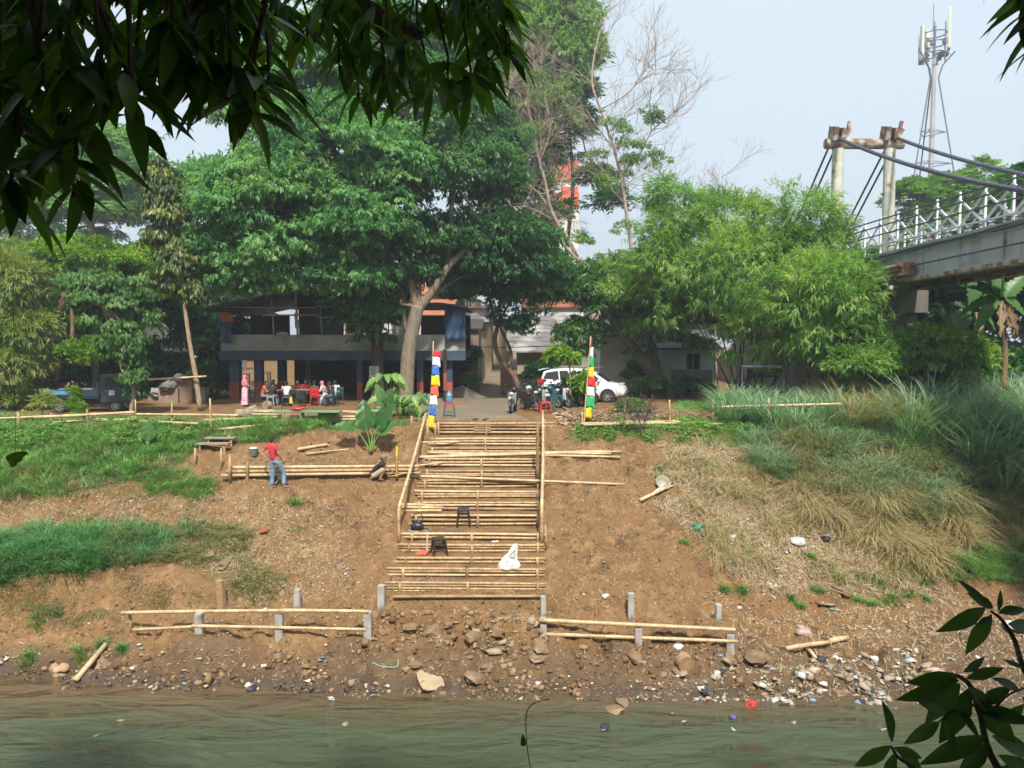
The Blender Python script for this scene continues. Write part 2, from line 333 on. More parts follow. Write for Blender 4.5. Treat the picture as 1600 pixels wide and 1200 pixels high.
def ground_mat():
    m = bpy.data.materials.new('earth'); nt, b = nodes(m); L = nt.links; N = nt.nodes
    geo = N.new('ShaderNodeNewGeometry')
    def noise(sc, det=6, rough=.6, st=None):
        v = geo.outputs['Position']
        if st: mpn = N.new('ShaderNodeMapping'); mpn.inputs['Scale'].default_value = st; L.new(v, mpn.inputs['Vector']); v = mpn.outputs['Vector']
        n = N.new('ShaderNodeTexNoise'); n.inputs['Scale'].default_value = sc; n.inputs['Detail'].default_value = det; n.inputs['Roughness'].default_value = rough; L.new(v, n.inputs['Vector']); return n.outputs['Fac']
    def rng_(v, a, b_, lo=0, hi=1):
        r = N.new('ShaderNodeMapRange'); r.inputs['From Min'].default_value = a; r.inputs['From Max'].default_value = b_; r.inputs['To Min'].default_value = lo; r.inputs['To Max'].default_value = hi; L.new(v, r.inputs['Value']); return r.outputs['Result']
    def mix(f, a, b_):
        x = N.new('ShaderNodeMix'); x.data_type = 'RGBA'
        for s_, v in ((0, f), (6, a), (7, b_)):
            if isinstance(v, tuple): x.inputs[s_].default_value = (*v, 1)
            elif isinstance(v, float): x.inputs[s_].default_value = v
            else: L.new(v, x.inputs[s_])
        return x.outputs[2]
    def mul(a, b_):
        x = N.new('ShaderNodeMath'); x.operation = 'MULTIPLY'; L.new(a, x.inputs[0])
        if isinstance(b_, float): x.inputs[1].default_value = b_
        else: L.new(b_, x.inputs[1])
        return x.outputs[0]
    def att(n): a = N.new('ShaderNodeAttribute'); a.attribute_name = n; return a.outputs['Fac']
    c = mix(rng_(noise(.55), .35, .65), (.24, .139, .062), (.19, .103, .043))
    c = mix(rng_(noise(2.3), .5, .7), c, (.31, .19, .088))
    c = mix(rng_(noise(1.1, 8), .56, .68), c, (.12, .072, .036))
    c = mix(mul(rng_(noise(14, 3), .60, .70), .6), c, (.42, .32, .19))      # pale flecks
    c = mix(mul(rng_(noise(9, 6), .57, .66), .55), c, (.09, .055, .03))
    s = mul(att('straw'), rng_(noise(5, 8, .75), .40, .58)); c = mix(s, c, (.29, .215, .11))
    c = mix(mul(att('straw'), rng_(noise(7.5, 8, .75), .55, .64)), c, (.10, .065, .035))
    g = mul(att('grass'), rng_(noise(3, 8, .7), .3, .5)); c = mix(g, c, (.055, .085, .025))
    ro = mix(rng_(noise(1.2), .35, .65), (.19, .175, .15), (.23, .18, .12)); ro = mix(rng_(noise(.5), .5, .62), ro, (.29, .2, .11))
    c = mix(att('road'), c, ro)
    wetc = mix(rng_(noise(2.5), .35, .6), (.075, .052, .034), (.115, .082, .055))
    c = mix(att('wet'), c, wetc)
    L.new(c, b.inputs['Base Color'])
    ru = N.new('ShaderNodeMapRange'); L.new(att('wet'), ru.inputs['Value']); ru.inputs['To Min'].default_value = .95; ru.inputs['To Max'].default_value = .45; L.new(ru.outputs['Result'], b.inputs['Roughness'])
    b.inputs['Specular IOR Level'].default_value = .25
    bu = N.new('ShaderNodeBump'); bu.inputs['Strength'].default_value = .9; bu.inputs['Distance'].default_value = .07; L.new(noise(8, 9, .7), bu.inputs['Height'])
    bu2 = N.new('ShaderNodeBump'); bu2.inputs['Strength'].default_value = .6; bu2.inputs['Distance'].default_value = .02; L.new(noise(40, 4, .7), bu2.inputs['Height']); L.new(bu.outputs['Normal'], bu2.inputs['Normal'])
    L.new(bu2.outputs['Normal'], b.inputs['Normal']); return m
V, Q, g_, s_, r_, w_ = build_ground()
go = mk('ground', V, Q, ground_mat(), attrs={'grass': g_, 'straw': s_, 'road': r_, 'wet': w_}, smooth=True)
tag(go, kind='structure')
# ------------------------------------------------------------------ water
def water_mat():
    m = bpy.data.materials.new('river_water'); nt, b = nodes(m); L = nt.links; N = nt.nodes
    geo = N.new('ShaderNodeNewGeometry'); sx = N.new('ShaderNodeSeparateXYZ'); L.new(geo.outputs['Position'], sx.inputs[0])
    mp_ = N.new('ShaderNodeMapping'); mp_.inputs['Scale'].default_value = (.35, .95, 1); mp_.inputs['Rotation'].default_value = (0, 0, .12); L.new(geo.outputs['Position'], mp_.inputs['Vector'])
    n1 = N.new('ShaderNodeTexNoise'); n1.inputs['Scale'].default_value = 1.5; n1.inputs['Detail'].default_value = 3; n1.inputs['Distortion'].default_value = .6; L.new(mp_.outputs['Vector'], n1.inputs['Vector'])
    n2 = N.new('ShaderNodeTexNoise'); n2.inputs['Scale'].default_value = 9; n2.inputs['Detail'].default_value = 4; L.new(mp_.outputs['Vector'], n2.inputs['Vector'])
    ad = N.new('ShaderNodeMath'); ad.operation = 'MULTIPLY_ADD'; ad.inputs[1].default_value = .05; L.new(n2.outputs['Fac'], ad.inputs[0]); L.new(n1.outputs['Fac'], ad.inputs[2])
    bu = N.new('ShaderNodeBump'); bu.inputs['Strength'].default_value = .7; bu.inputs['Distance'].default_value = .5; L.new(ad.outputs[0], bu.inputs['Height']); L.new(bu.outputs['Normal'], b.inputs['Normal'])
    # silty: brown over the shallow margin, green where deeper
    r = N.new('ShaderNodeMapRange'); r.inputs['From Min'].default_value = 15.8; r.inputs['From Max'].default_value = 17.8
    nn = N.new('ShaderNodeTexNoise'); nn.inputs['Scale'].default_value = .7; L.new(geo.outputs['Position'], nn.inputs['Vector'])
    a2 = N.new('ShaderNodeMath'); a2.operation = 'MULTIPLY_ADD'; a2.inputs[1].default_value = 1.2; L.new(nn.outputs['Fac'], a2.inputs[0]); L.new(sx.outputs['Y'], a2.inputs[2])
    s2 = N.new('ShaderNodeMath'); s2.operation = 'SUBTRACT'; s2.inputs[1].default_value = .6; L.new(a2.outputs[0], s2.inputs[0]); L.new(s2.outputs[0], r.inputs['Value'])
    x = N.new('ShaderNodeMix'); x.data_type = 'RGBA'; x.inputs[6].default_value = (.062, .078, .044, 1); x.inputs[7].default_value = (.12, .080, .042, 1); L.new(r.outputs['Result'], x.inputs[0])
    L.new(x.outputs[2], b.inputs['Base Color']); b.inputs['Roughness'].default_value = .12; b.inputs['IOR'].default_value = 1.33; b.inputs['Specular IOR Level'].default_value = .5
    return m
wx = np.array([-500, -100, -30, -10, 10, 30, 100, 500.]); wy = np.array([3.0, 10, 14, 19.2])
WXm, WYm = np.meshgrid(wx, wy, indexing='ij'); i, j = np.meshgrid(np.arange(7), np.arange(3), indexing='ij'); a = (i*4+j).ravel()
tag(mk('river_water', np.stack([WXm.ravel(), WYm.ravel(), np.full(WXm.size, WATER)], 1), np.stack([a, a+4, a+5, a+1], 1), water_mat()), kind='structure')
# ================================================================== FOLIAGE TOOLS
def unit(a): return a/np.maximum(np.linalg.norm(a, axis=-1, keepdims=True), 1e-9)
def leaves(name, P, D, Nn, length, width, mat, parent=None, rnd=None, bend=.25, curl=.12, segs=1):
    """P base points, D unit directions, Nn normals.  segs=1: folded diamond, segs>=2: curved lance leaf"""
    n = len(P); length = np.broadcast_to(length, n)[:, None]; width = np.broadcast_to(width, n)[:, None]
    B = unit(np.cross(D, Nn)); Nn = unit(np.cross(B, D))
    if rnd is None: rnd = rng.random(n)
    if segs == 1:
        mid = P+D*length*.45+Nn*width*curl
        V = np.stack([P, mid+B*width*.5, P+D*length-Nn*length*bend*.5, mid-B*width*.5], 1).reshape(-1, 3)
        Q = np.arange(4*n).reshape(n, 4); R = np.repeat(rnd, 4)
        return mk(name, V, Q, mat, parent, {'rnd': R})
    prof = np.interp(np.linspace(0, 1, segs+1), [0, .12, .35, .6, .85, 1], [.06, .5, 1, .9, .42, .03])
    rows = []
    for k, w in enumerate(prof):
        t = k/segs; c = P+D*length*t-Nn*length*bend*t*t
        rows += [c+B*width*w*.5+Nn*width*curl*w, c, c-B*width*w*.5+Nn*width*curl*w]
    V = np.stack(rows, 1).reshape(-1, 3); m = 3*(segs+1); base = (np.arange(n)*m)[:, None]; Qs = []
    for k in range(segs):
        for c in (0, 1): Qs.append(np.stack([base[:, 0]+3*k+c, base[:, 0]+3*k+c+1, base[:, 0]+3*k+c+4, base[:, 0]+3*k+c+3], 1))
    return mk(name, V, np.concatenate(Qs), mat, parent, {'rnd': np.repeat(rnd, m)}, smooth=True)
def rdir(n):
    v = rng.normal(size=(n, 3)); return unit(v)
def sprays(C, out, k, twig, leaf, wid, mode='pinnate', droop=.2, spread=.9, clr=None):
    """C (n,3) twig bases, out (n,3) outward dirs -> arrays for leaves()"""
    n = len(C); T = unit(out+rng.normal(size=(n, 3))*.35+np.array([0, 0, -droop])); up = np.array([0, 0, 1.0])
    side = unit(np.cross(T, up)+1e-6); nor = unit(np.cross(side, T))
    P = []; D = []; NN = []; R = []
    r0 = rng.random(n) if clr is None else clr
    for i in range(k):
        if mode == 'pinnate':
            t = (i//2+1)/(k/2); s = 1 if i % 2 else -1
            p = C+T*(twig*t)+np.array([0, 0, -1.])*(droop*twig*t*t*.6); d = T*.55+side*s*spread+nor*(-.15)+rng.normal(size=(n, 3))*.12
        elif mode == 'whorl':
            th = 2*pi*i/k+rng.random(n); p = C+T*twig*.4
            d = T*.55+side*np.cos(th)[:, None]*spread+nor*np.sin(th)[:, None]*spread+np.array([0, 0, -droop*1.5])
        else:  # hang: bamboo-like drooping fans
            t = rng.random((n, 1)); p = C+T*twig*t; d = T*(.4 if droop > .25 else .75)+rng.normal(size=(n, 3))*.35+np.array([0, 0, -droop*1.8])
        P.append(p); D.append(unit(d)); NN.append(unit(nor+rng.normal(size=(n, 3))*.35)); R.append(np.clip(r0+rng.normal(size=n)*.12, 0, 1))
    P = np.concatenate(P); D = np.concatenate(D); NN = np.concatenate(NN); R = np.concatenate(R)
    L_ = leaf*(.7+.6*rng.random(len(P))); return P, D, NN, L_, wid*(.75+.5*rng.random(len(P))), R
def clump_points(ells, per, shell=.75):
    """ells: list (center, (rx,ry,rz)); returns clump centres + outward dirs, mostly near the shell"""
    C = []; O = []
    for (c, r), n in zip(ells, per):
        d = rdir(n); d[:, 2] = np.abs(d[:, 2])*np.where(rng.random(n) < .78, 1, -1); rad = (shell+(1-shell)*rng.random((n, 1)))
        rad *= (.82+.36*rng.random((n, 1)))
        C.append(np.array(c)+d*np.array(r)*rad); O.append(unit(d/np.array(r)))
    return np.concatenate(C), np.concatenate(O)
def ell(px, py, Y, rx, ry, rz=None):
    """crown mass: centre on a pixel at distance Y, radii rx, ry in photo pixels, depth radius metres"""
    c = at(px, py, Y); s = Y/F; return (tuple(c), (rx*s, rz if rz else rx*s*.8, ry*s))
def crown(name, ells, clumps, clump_r, nspray, k, twig, leaf, wid, mat, parent, mode='pinnate', droop=.2, flat=.55, spread=.9, shell=.75, tone=.35):
    C, O = clump_points(ells, clumps, shell); n = len(C)
    cr = clump_r*(.6+.8*rng.random(n)); tonec = rng.random(n)
    d = rdir(n*nspray).reshape(n, nspray, 3); d[..., 2] = np.abs(d[..., 2])*.9-.15
    rr = (.55+.5*rng.random((n, nspray, 1)))
    pts = C[:, None, :]+d*rr*cr[:, None, None]*np.array([1, 1, flat]); out = unit(d*.8+O[:, None, :]*.6)
    t = np.clip(tonec[:, None]*(1-tone*1.2)+tone*rng.random((n, nspray))*1.2, 0, 1)
    A = sprays(pts.reshape(-1, 3), out.reshape(-1, 3), k, twig, leaf, wid, mode, droop, spread, t.ravel())
    o = leaves(name, A[0], A[1], A[2], A[3], A[4], mat, parent, A[5]); return o, C, O
def limb_path(a, b, sag=.0, wob=.08, n=6):
    a = Vector(a); b = Vector(b); L_ = (b-a).length; pts = []
    j = [Vector((random.gauss(0, 1), random.gauss(0, 1), random.gauss(0, .6)))*wob*L_*.35 for _ in range(n+1)]
    for i in range(n+1):
        t = i/n; p = a.lerp(b, t); p = p+Vector((0, 0, 1))*(sin(pi*t)*sag*L_)
        if 0 < i < n: p = p+j[i]*sin(pi*t)
        pts.append(p)
    return pts
def trunk(name, paths, mat, parent, n=9):
    """paths: list of (points, r0, r1)"""
    mb = MB()
    for pts, r0, r1 in paths:
        k = len(pts); mb.tube(pts, [r0+(r1-r0)*i/(k-1) for i in range(k)], n)
    return mb.build(name, mat, parent, smooth=True)
def branch_to(starts, C, count, r0, sag=.05, wob=.12):
    """curved limbs from the nearest of starts to some of the clump centres"""
    idx = rng.choice(len(C), min(count, len(C)), replace=False); out = []
    for i in idx:
        c = Vector(C[i]); s = min(starts, key=lambda q: (Vector(q)-c).length+max(0, q[2]-c.z)*1.5)
        out.append((limb_path(s, c, sag, wob, 5), r0, r0*.18))
    return out
def tpath(pts_px, Y):
    """trunk path from photo outline points at distance Y (or per-point distance)"""
    return [at(p[0], p[1], p[2] if len(p) > 2 else Y) for p in pts_px]
def smoothpath(pts, sub=4):
    pts = [Vector(p) for p in pts]; out = []
    for i in range(len(pts)-1):
        p0 = pts[max(i-1, 0)]; p1 = pts[i]; p2 = pts[i+1]; p3 = pts[min(i+2, len(pts)-1)]
        for k in range(sub):
            t = k/sub; out.append(.5*((2*p1)+(p2-p0)*t+(2*p0-5*p1+4*p2-p3)*t*t+(3*p1-p0-3*p2+p3)*t**3))
    return out+[pts[-1]]
def blades(name, X, Y, height, width, mat, droop=.3, lean=(0, 0, 0), levels=3, rnd=None, Z=None, parent=None, spread=.45, TH=None):
    n = len(X); Z = hz(X, Y) if Z is None else Z
    P = np.stack([X, Y, Z-.03], 1); h = np.broadcast_to(height, n)[:, None]*(.55+.8*rng.random((n, 1)))
    th = rng.random(n)*2*pi if TH is None else TH; out = np.stack([np.cos(th), np.sin(th), np.zeros(n)], 1)
    D = np.array([0, 0, 1.])+out*spread*rng.random((n, 1))+np.array(lean); D = unit(D)
    side = np.stack([-np.sin(th+rng.normal(size=n)*.6), np.cos(th), np.zeros(n)], 1); side = unit(side)
    rows = []
    for k in range(levels+1):
        t = k/levels; w = width*(1-t)**.7*.5+.0008
        dr = np.minimum(t*t*droop, 1.2)
        c = P+D*h*t*(1-.25*dr)+out*h*dr*.8-np.array([0, 0, 1.])*h*dr*.6
        rows += [c+side*w, c-side*w]
    V = np.stack(rows, 1).reshape(-1, 3); m = 2*(levels+1); b = np.arange(n)*m
    Qs = [np.stack([b+2*k, b+2*k+1, b+2*k+3, b+2*k+2], 1) for k in range(levels)]
    if rnd is None: rnd = rng.random(n)
    return mk(name, V, np.concatenate(Qs), mat, parent, {'rnd': np.repeat(rnd, m)})
def sample_region(poly, n, soft=14, box=(-24, 24, 17, 34), clumpy=None):
    X = []; Y = []; got = 0
    for _ in range(400):
        x = rng.uniform(box[0], box[1], n); y = rng.uniform(box[2], box[3], n); z = hz(x, y)
        m = region_mask(x, y, z, poly, soft)
        if clumpy: m &= fbm(x, y, clumpy[0], 3, 4)+rng.normal(size=n)*.08 > clumpy[1]
        X.append(x[m]); Y.append(y[m]); got += m.sum()
        if got >= n: break
    return np.concatenate(X)[:n], np.concatenate(Y)[:n]
# ================================================================== BAMBOO STAIRCASE
def pole_mb(a, b, r=.045, bend=.0, taper=.85, node=.34, n=8):
    a = Vector(a); b = Vector(b); L_ = (b-a).length; k = max(2, int(L_/node)); pts = []; rad = []; mb = MB()
    off = Vector((random.gauss(0, 1), random.gauss(0, .4), random.gauss(0, .6)))*bend
    ns = []
    for i in range(k+1):
        t = i/k; base = a.lerp(b, t)+off*sin(pi*t)
        rr = r*(1-(1-taper)*t)
        if 0 < i < k:
            d = (b-a).normalized()*.012
            pts += [base-d*2, base, base+d*2]; rad += [rr, rr*1.09, rr]; ns.append((base, rr, d))
        else: pts.append(base); rad.append(rr)
    mb.tube(pts, rad, n); mb.cur = 1
    for p, rr, d in ns: mb.tube([p-d*.35, p+d*.35], rr*1.12, n)
    return mb
def pole(name, a, b, r=.045, mat=None, parent=None, bend=0, **k):
    return pole_mb(a, b, r, bend, **k).build(name, [mat or bamboo, node_m], parent, smooth=True)
stairs = empty('bamboo_stairs', (stair_x(20)[0], 20, gz(-1, 19.3)), 0, 'long earth staircase faced with stacked yellow bamboo poles and climbing the muddy bank', 'stairs')
INV = Matrix.Translation(-Vector(stairs.location))
def to_stairs(o): o.parent = stairs; o.matrix_parent_inverse = INV; return o
ORD = list(zip(STEPS, STZ))
for i, (d, zt) in enumerate(ORD):
    prev = ORD[i-1][1] if i else zt-.3
    xl, xr = stair_x(d); rise = zt-prev; npole = 3 if rise > .2 else 2
    if i == 0: npole = 1
    if i in (1, 14): npole = 4
    if d < 22.3: x0 = xl-.28+random.uniform(-.08, .08); x1 = xr+.12
    else: x0 = xl-.12; x1 = xr+.02
    if i == 0: x0, x1 = xl-.05, xr
    if i == 14: x1 = xr+.55; x0 = xl+.1
    hgt = max(rise, .07*npole)
    r = min(.043, hgt/npole/2)
    for k in range(npole):
        z = zt-r*.6-k*(hgt/npole)
        slope = random.uniform(-.012, .03) if i < 6 else random.uniform(-.01, .015)
        to_stairs(pole('bamboo_pole', (x0+random.uniform(-.1, .05), d+random.uniform(-.01, .015), z+slope), (x1+random.uniform(-.02, .06), d+random.uniform(-.01, .015), z-slope), r*random.uniform(.9, 1.06), [bamboo, bamboo_aged, bamboo2, bamboo][random.randrange(4)], bend=.018))
    if i:
        for sx_ in (xl+.06, (xl+xr)/2-.05*(i % 3), xr-.08):
            zb = prev-.12; to_stairs(pole('stake', (sx_, d-.09, zb), (sx_+random.uniform(-.02, .02), d-.085, zt+random.uniform(.0, .06)), .042, [bamboo, bamboo3, bamboo][random.randrange(3)], node=.5))
# handrails
def on(px, py, Y): return at(px, py, Y)
lp = on(623, 795, 21.85); to_stairs(pole('handrail_post', (lp.x, 21.85, lp.z-1.05), (lp.x, 21.85, lp.z+.03), .055, bamboo))
lp2 = on(665, 646, 27.4)
to_stairs(pole('handrail', lp+Vector((0, 0, .03)), lp2, .05, bamboo2, bend=.02))
for px_, y0_, y1_, Y_ in ((662, 650, 692, 27.3), (668, 655, 693, 27.15), (651, 712, 748, 25.2), (680, 661, 680, 27.9)):
    a = on(px_, y0_, Y_); b = on(px_, y1_, Y_); to_stairs(pole('handrail_post', b+Vector((0, 0, -.1)), a, .045, bamboo))
rp = on(846.5, 790, 21.85); rp2 = on(848, 643, 27.6)
to_stairs(pole('handrail_post', (rp.x, 21.85, rp.z-1.15), (rp.x, 21.85, rp.z+.02), .06, bamboo)); to_stairs(pole('handrail', rp, rp2, .05, bamboo2, bend=.02))
a = on(840, 657, 25.0); b = on(840, 748, 25.0); to_stairs(pole('handrail_post', b+Vector((0, 0, -.1)), a, .055, bamboo3))
for px_, y0_, y1_, Y_ in ((851, 655, 700, 27.2), (850, 700, 760, 24.8), (852, 820, 860, 21.7)):
    a = on(px_, y0_, Y_); b = on(px_+2, y1_, Y_); to_stairs(pole('handrail_post', b, a, .03, bamboo))
# loose poles lying on the steps and past the rail
def lay(px0, py0, px1, py1, r, label, mat=None, lift=.0, name='bamboo_pole', cat='bamboo pole', group=None, drop=None, bend=.01):
    a = hit(px0, py0); b = hit(px1, py1); n_ = 12
    # rest a straight pole on the highest ground under it
    L0 = a+Vector((0, 0, r)); L1 = b+Vector((0, 0, r)); gap = max(gz(*(L0.lerp(L1, i/n_)).xy)-(L0.lerp(L1, i/n_)).z+r for i in range(n_+1))
    gap = min(max(gap, 0), .12)+lift
    o = pole(name, L0+Vector((0, 0, gap)), L1+Vector((0, 0, gap)), r, mat or bamboo2, bend=bend)
    return tag(o, label, cat, group)
for q in [(654, 718, 952, 709, .045, 'topmost of four loose bamboo poles poking right past the upper handrail'),
          (652, 721, 972, 712.5, .042, 'loose bamboo pole reaching farthest right past the upper handrail post'),
          (700, 714, 955, 715, .045, 'short-ended bamboo pole in the middle of the loose bundle across the upper steps'),
          (668, 712, 969, 720, .045, 'lowest pale bamboo pole of the bundle poking out right of the upper steps'),
          (642, 748, 976, 760, .045, 'single long bamboo pole lying across mid stairs and pointing right over bare soil'),
          (656, 695, 728, 695, .03, 'thin bamboo pole lying on the tread near the top left of the stairs'),
          (654, 729, 700, 727, .03, 'thin split bamboo on the left end of an upper step'),
          (627, 796, 680, 796, .045, 'pale bamboo offcut on the step beside the black bag, back of three'),
          (628, 799, 693, 798, .045, 'longest pale bamboo offcut on the step above the black bag'),
          (631, 803, 690, 802, .045, 'front bamboo offcut with cut end above the black bag'),
          (1000, 786, 1045, 764, .06, 'thick cut bamboo lying on bare soil below the grey basin'),
          (1018, 779, 1043, 757, .05, 'pale plastic-white pipe offcut leaning on the grey basin'),
          (1030, 769, 1062, 758, .03, 'slender bamboo stick right of the grey basin')]:
    lay(*q[:5], label=q[5], mat=MATS.get('pvc') if 'pipe' in q[5] else None, group='loose bamboo poles on the bank')
# ================================================================== FENCES AND RETAINING EDGES
def cpost(px, ytop, ybase, label, w=.16, Y=None, mat=None, tilt=0):
    p = hit(px, ybase) if Y is None else at(px, ybase, Y); h = (ybase-ytop)/pxm(p)*1.03
    mb = MB(); mb.box((0, 0, h/2-.2), (w, w, h+.4), taper=.94); o = mb.build('concrete_post', mat or conc, bevel=.02)
    o.location = (p.x, p.y, p.z); o.rotation_euler = (0, tilt, random.uniform(-.2, .2)); return tag(o, label, 'post'), p, h
BP = 'concrete posts standing without rails'
cpost(347, 907, 950, 'weathered brown wooden-looking post by the straw tuft left of the lower fence', .19, mat=wood, tilt=-.07)[0]['group'] = BP
cpost(465, 921, 951, 'grey concrete post without rails behind the left lower fence', .17)[0]['group'] = BP
cpost(596, 914, 951, 'concrete post at the left foot of the bamboo stairs', .2)[0]['group'] = BP
cpost(848.5, 931, 962, 'concrete post at the right foot of the bamboo stairs', .14)[0]['group'] = BP
cpost(986, 928, 967, 'tall concrete post alone above the right lower fence', .17)[0]['group'] = BP
cpost(1122, 944, 969, 'short concrete post farthest right above the lower fence', .15)[0]['group'] = BP
def rail_fence(name, label, posts, rails):
    """posts: (px, ytop, ybase, w, kind)   rails: (px0,py0,px1,py1,r) — rails lie on the posts' plane"""
    pts = [hit(p[0], p[2]) for p in posts]; r0 = empty(name, pts[0], 0, label, 'fence'); iv = Matrix.Translation(-Vector(r0.location))
    def own(o): o.parent = r0; o.matrix_parent_inverse = iv; return o
    for p, q in zip(posts, pts):
        h = (p[2]-p[1])/pxm(q)*1.03
        if p[4] == 'c':
            mb = MB(); mb.box((q.x, q.y, q.z+h/2-.2), (p[3], p[3], h+.4), taper=.93); own(mb.build('concrete_post', conc, bevel=.015))
        else: own(pole('stake', q+Vector((0, 0, -.2)), q+Vector((random.uniform(-.04, .04), 0, h)), p[3]/2, bamboo3 if p[4] == 'd' else bamboo))
    xs = [q.x for q in pts]; o_ = sorted(range(len(xs)), key=lambda i: xs[i])
    X_ = [xs[i] for i in o_]; Y_ = [pts[i].y for i in o_]
    for px0, py0, px1, py1, r in rails:
        ya = float(np.interp((px0-800)/F*19.5 if False else (px0-800)/F*np.mean(Y_), X_, Y_)); yb = float(np.interp((px1-800)/F*np.mean(Y_), X_, Y_))
        own(pole('rail', at(px0, py0, ya-.09), at(px1, py1, yb-.09), r, bamboo2 if r > .04 else bamboo, bend=.02))
    return r0
rail_fence('bamboo_rail_fence', 'low concrete-post fence with two bamboo rails left of the staircase foot', [(205, 957, 988, .09, 'd'), (312, 958, 990, .2, 'c'), (437, 960, 993, .2, 'c'), (575, 955, 992, .2, 'c')],
           [(190, 957.5, 440, 954, .05), (436, 954, 576, 955.5, .05), (208, 984, 322, 978, .045), (300, 978, 572, 983.5, .045)])
rail_fence('bamboo_rail_fence', 'low concrete-post fence with two bamboo rails right of the staircase foot', [(849, 970, 990, .17, 'c'), (997, 982, 1012, .18, 'c'), (1140, 990, 1015, .2, 'c')],
           [(842, 969, 1149, 984, .055), (853, 991, 1152, 1002, .05)])
# upper bamboo fence, left, and the one along the right-hand top edge
rail_fence('bamboo_fence', 'low bamboo fence with leaning stakes along the top of the grassy left bank', [(30, 645, 672, .07, 'b'), (80, 646, 670, .08, 'd'), (138, 640, 668, .08, 'd'), (212, 625, 664, .06, 'b'), (268, 631, 668, .07, 'b'), (330, 625, 673, .08, 'b')],
           [(-40, 655, 86, 649, .045), (55, 652, 210, 644, .06), (140, 647, 372, 649, .05), (80, 660, 210, 655, .045), (150, 655, 310, 662, .05)])
rail_fence('bamboo_fence', 'bamboo fence with upright stakes along the top edge right of the stairs', [(911, 645, 672, .07, 'b'), (975, 628, 671, .08, 'b'), (1047, 626, 664, .08, 'b'), (1114, 625, 660, .07, 'b'), (1200, 622, 665, .07, 'b'), (1327, 625, 680, .08, 'd')],
           [(908, 662, 1060, 658, .045), (912, 664, 1125, 661, .045), (1040, 658, 1170, 663, .035), (1120, 636, 1315, 631, .05), (1330, 651, 1470, 652, .045)])
# bamboo edging of the work terrace
edg = empty('bamboo_edging', (-8.5, 24.7, -1.4), 0, 'three long bamboo poles stacked as edging of the earth terrace behind the standing worker', 'edging'); iv = Matrix.Translation(-Vector(edg.location))
for k, (z0, z1, xa, xb, r) in enumerate([(-1.04, -.98, -9.1, -3.0, .055), (-1.17, -1.10, -9.25, -3.05, .06), (-1.30, -1.22, -9.4, -4.6, .06), (-1.24, -1.2, -4.4, -2.95, .05)]):
    o = pole('bamboo_pole', (xa, 24.68, z0), (xb, 24.62, z1), r, [bamboo2, bamboo, bamboo2, bamboo][k], bend=.015); o.parent = edg; o.matrix_parent_inverse = iv
for px, yt, yb in ((359, 710, 742), (386, 722, 763), (620, 706, 738)):
    a = at(px, yt, 24.5); b = at(px, yb, 24.5); o = pole('stake', b+Vector((0, 0, -.2)), a, .05, bamboo if px < 370 else bamboo3); o.parent = edg; o.matrix_parent_inverse = iv
for i, (px, yt, yb, lab) in enumerate([(345, 700, 735, 'short bamboo stake right of the plank bridge'), (304, 700, 728, 'leaning bamboo stake under the little plank bridge'), (357, 680, 697, 'stub of bamboo stake beside the upper plank'), (642, 650, 668, 'stub stake beside the yellow pennant')]):
    q = hit(px, yb); h = (yb-yt)/pxm(q); tag(pole('stake', q+Vector((0, 0, -.1)), q+Vector((.03, 0, h)), .04, bamboo), lab, 'stake')
# poles lying on the lawn and terrace
for q in [(318, 660, 408, 656, .05, 'pale bamboo pole lying on the lawn left of the log pieces'), (335, 676, 425, 667, .05, 'bamboo pole slanting over the lawn edge above the red-shirted man'),
          (465, 706, 512, 698, .06, 'thick short bamboo lying on the terrace right of the red-shirted man'), (478, 715, 545, 708, .03, 'thin stick lying across the terrace soil'),
          (118, 1072, 166, 1014, .07, 'bamboo log standing on the river edge and slanting into the water'), (867, 654, 900, 652, .04, 'bamboo stick lying at the top right corner of the stairs'),
          (1228, 1018, 1300, 1008, .06, 'thick pale log half buried in debris on the right mud'), (1296, 1010, 1325, 1003, .075, 'broken bamboo stump lying on the right mud'),
          (1258, 1016, 1275, 1034, .05, 'short stick leaning down from the half buried log'), (230, 595, 318, 588, .05, 'bamboo pole tied across the slender tree trunk on the left')]:
    if 'tied' in q[5]:
        tag(pole('bamboo_pole', at(222, 594, 33.7), at(322, 588, 33.7), .05, bamboo2), q[5], 'bamboo pole')
    else: lay(*q[:5], label=q[5], group=None)
# ================================================================== BRIDGE
steel = pm('painted_steel', (.46, .49, .50), (.33, .35, .36), 1.2, .55, c3=(.16, .12, .09), c3scale=3, c3lo=.6, c3hi=.75, stretch=(1, 1, .4))
steel_w = pm('white_rail_paint', (.72, .77, .79), (.55, .6, .62), 3, .5, c3=(.2, .13, .1), c3scale=5, c3lo=.62, c3hi=.75)
steel_d = pm('dark_steel', (.08, .09, .14), (.05, .05, .07), 5, .5)
rust = pm('rust_band', (.17, .085, .05), (.36, .35, .29), 2.2, .8, stretch=(1, 1, 1), lo=.45, hi=.58)
pylon_m = pm('pylon_cream_paint', (.55, .56, .47), (.42, .42, .34), 2, .6, c3=(.28, .17, .09), c3scale=2.5, c3lo=.58, c3hi=.7)
BX0, BX1 = 15.7, 18.2; BZ = 6.72
br = empty('footbridge', (17, 36, 0), 0, 'grey steel suspension footbridge with white cross-braced railings entering from the right', 'bridge'); biv = Matrix.Translation(-Vector(br.location))
def bp(o): o.parent = br; o.matrix_parent_inverse = biv; return o
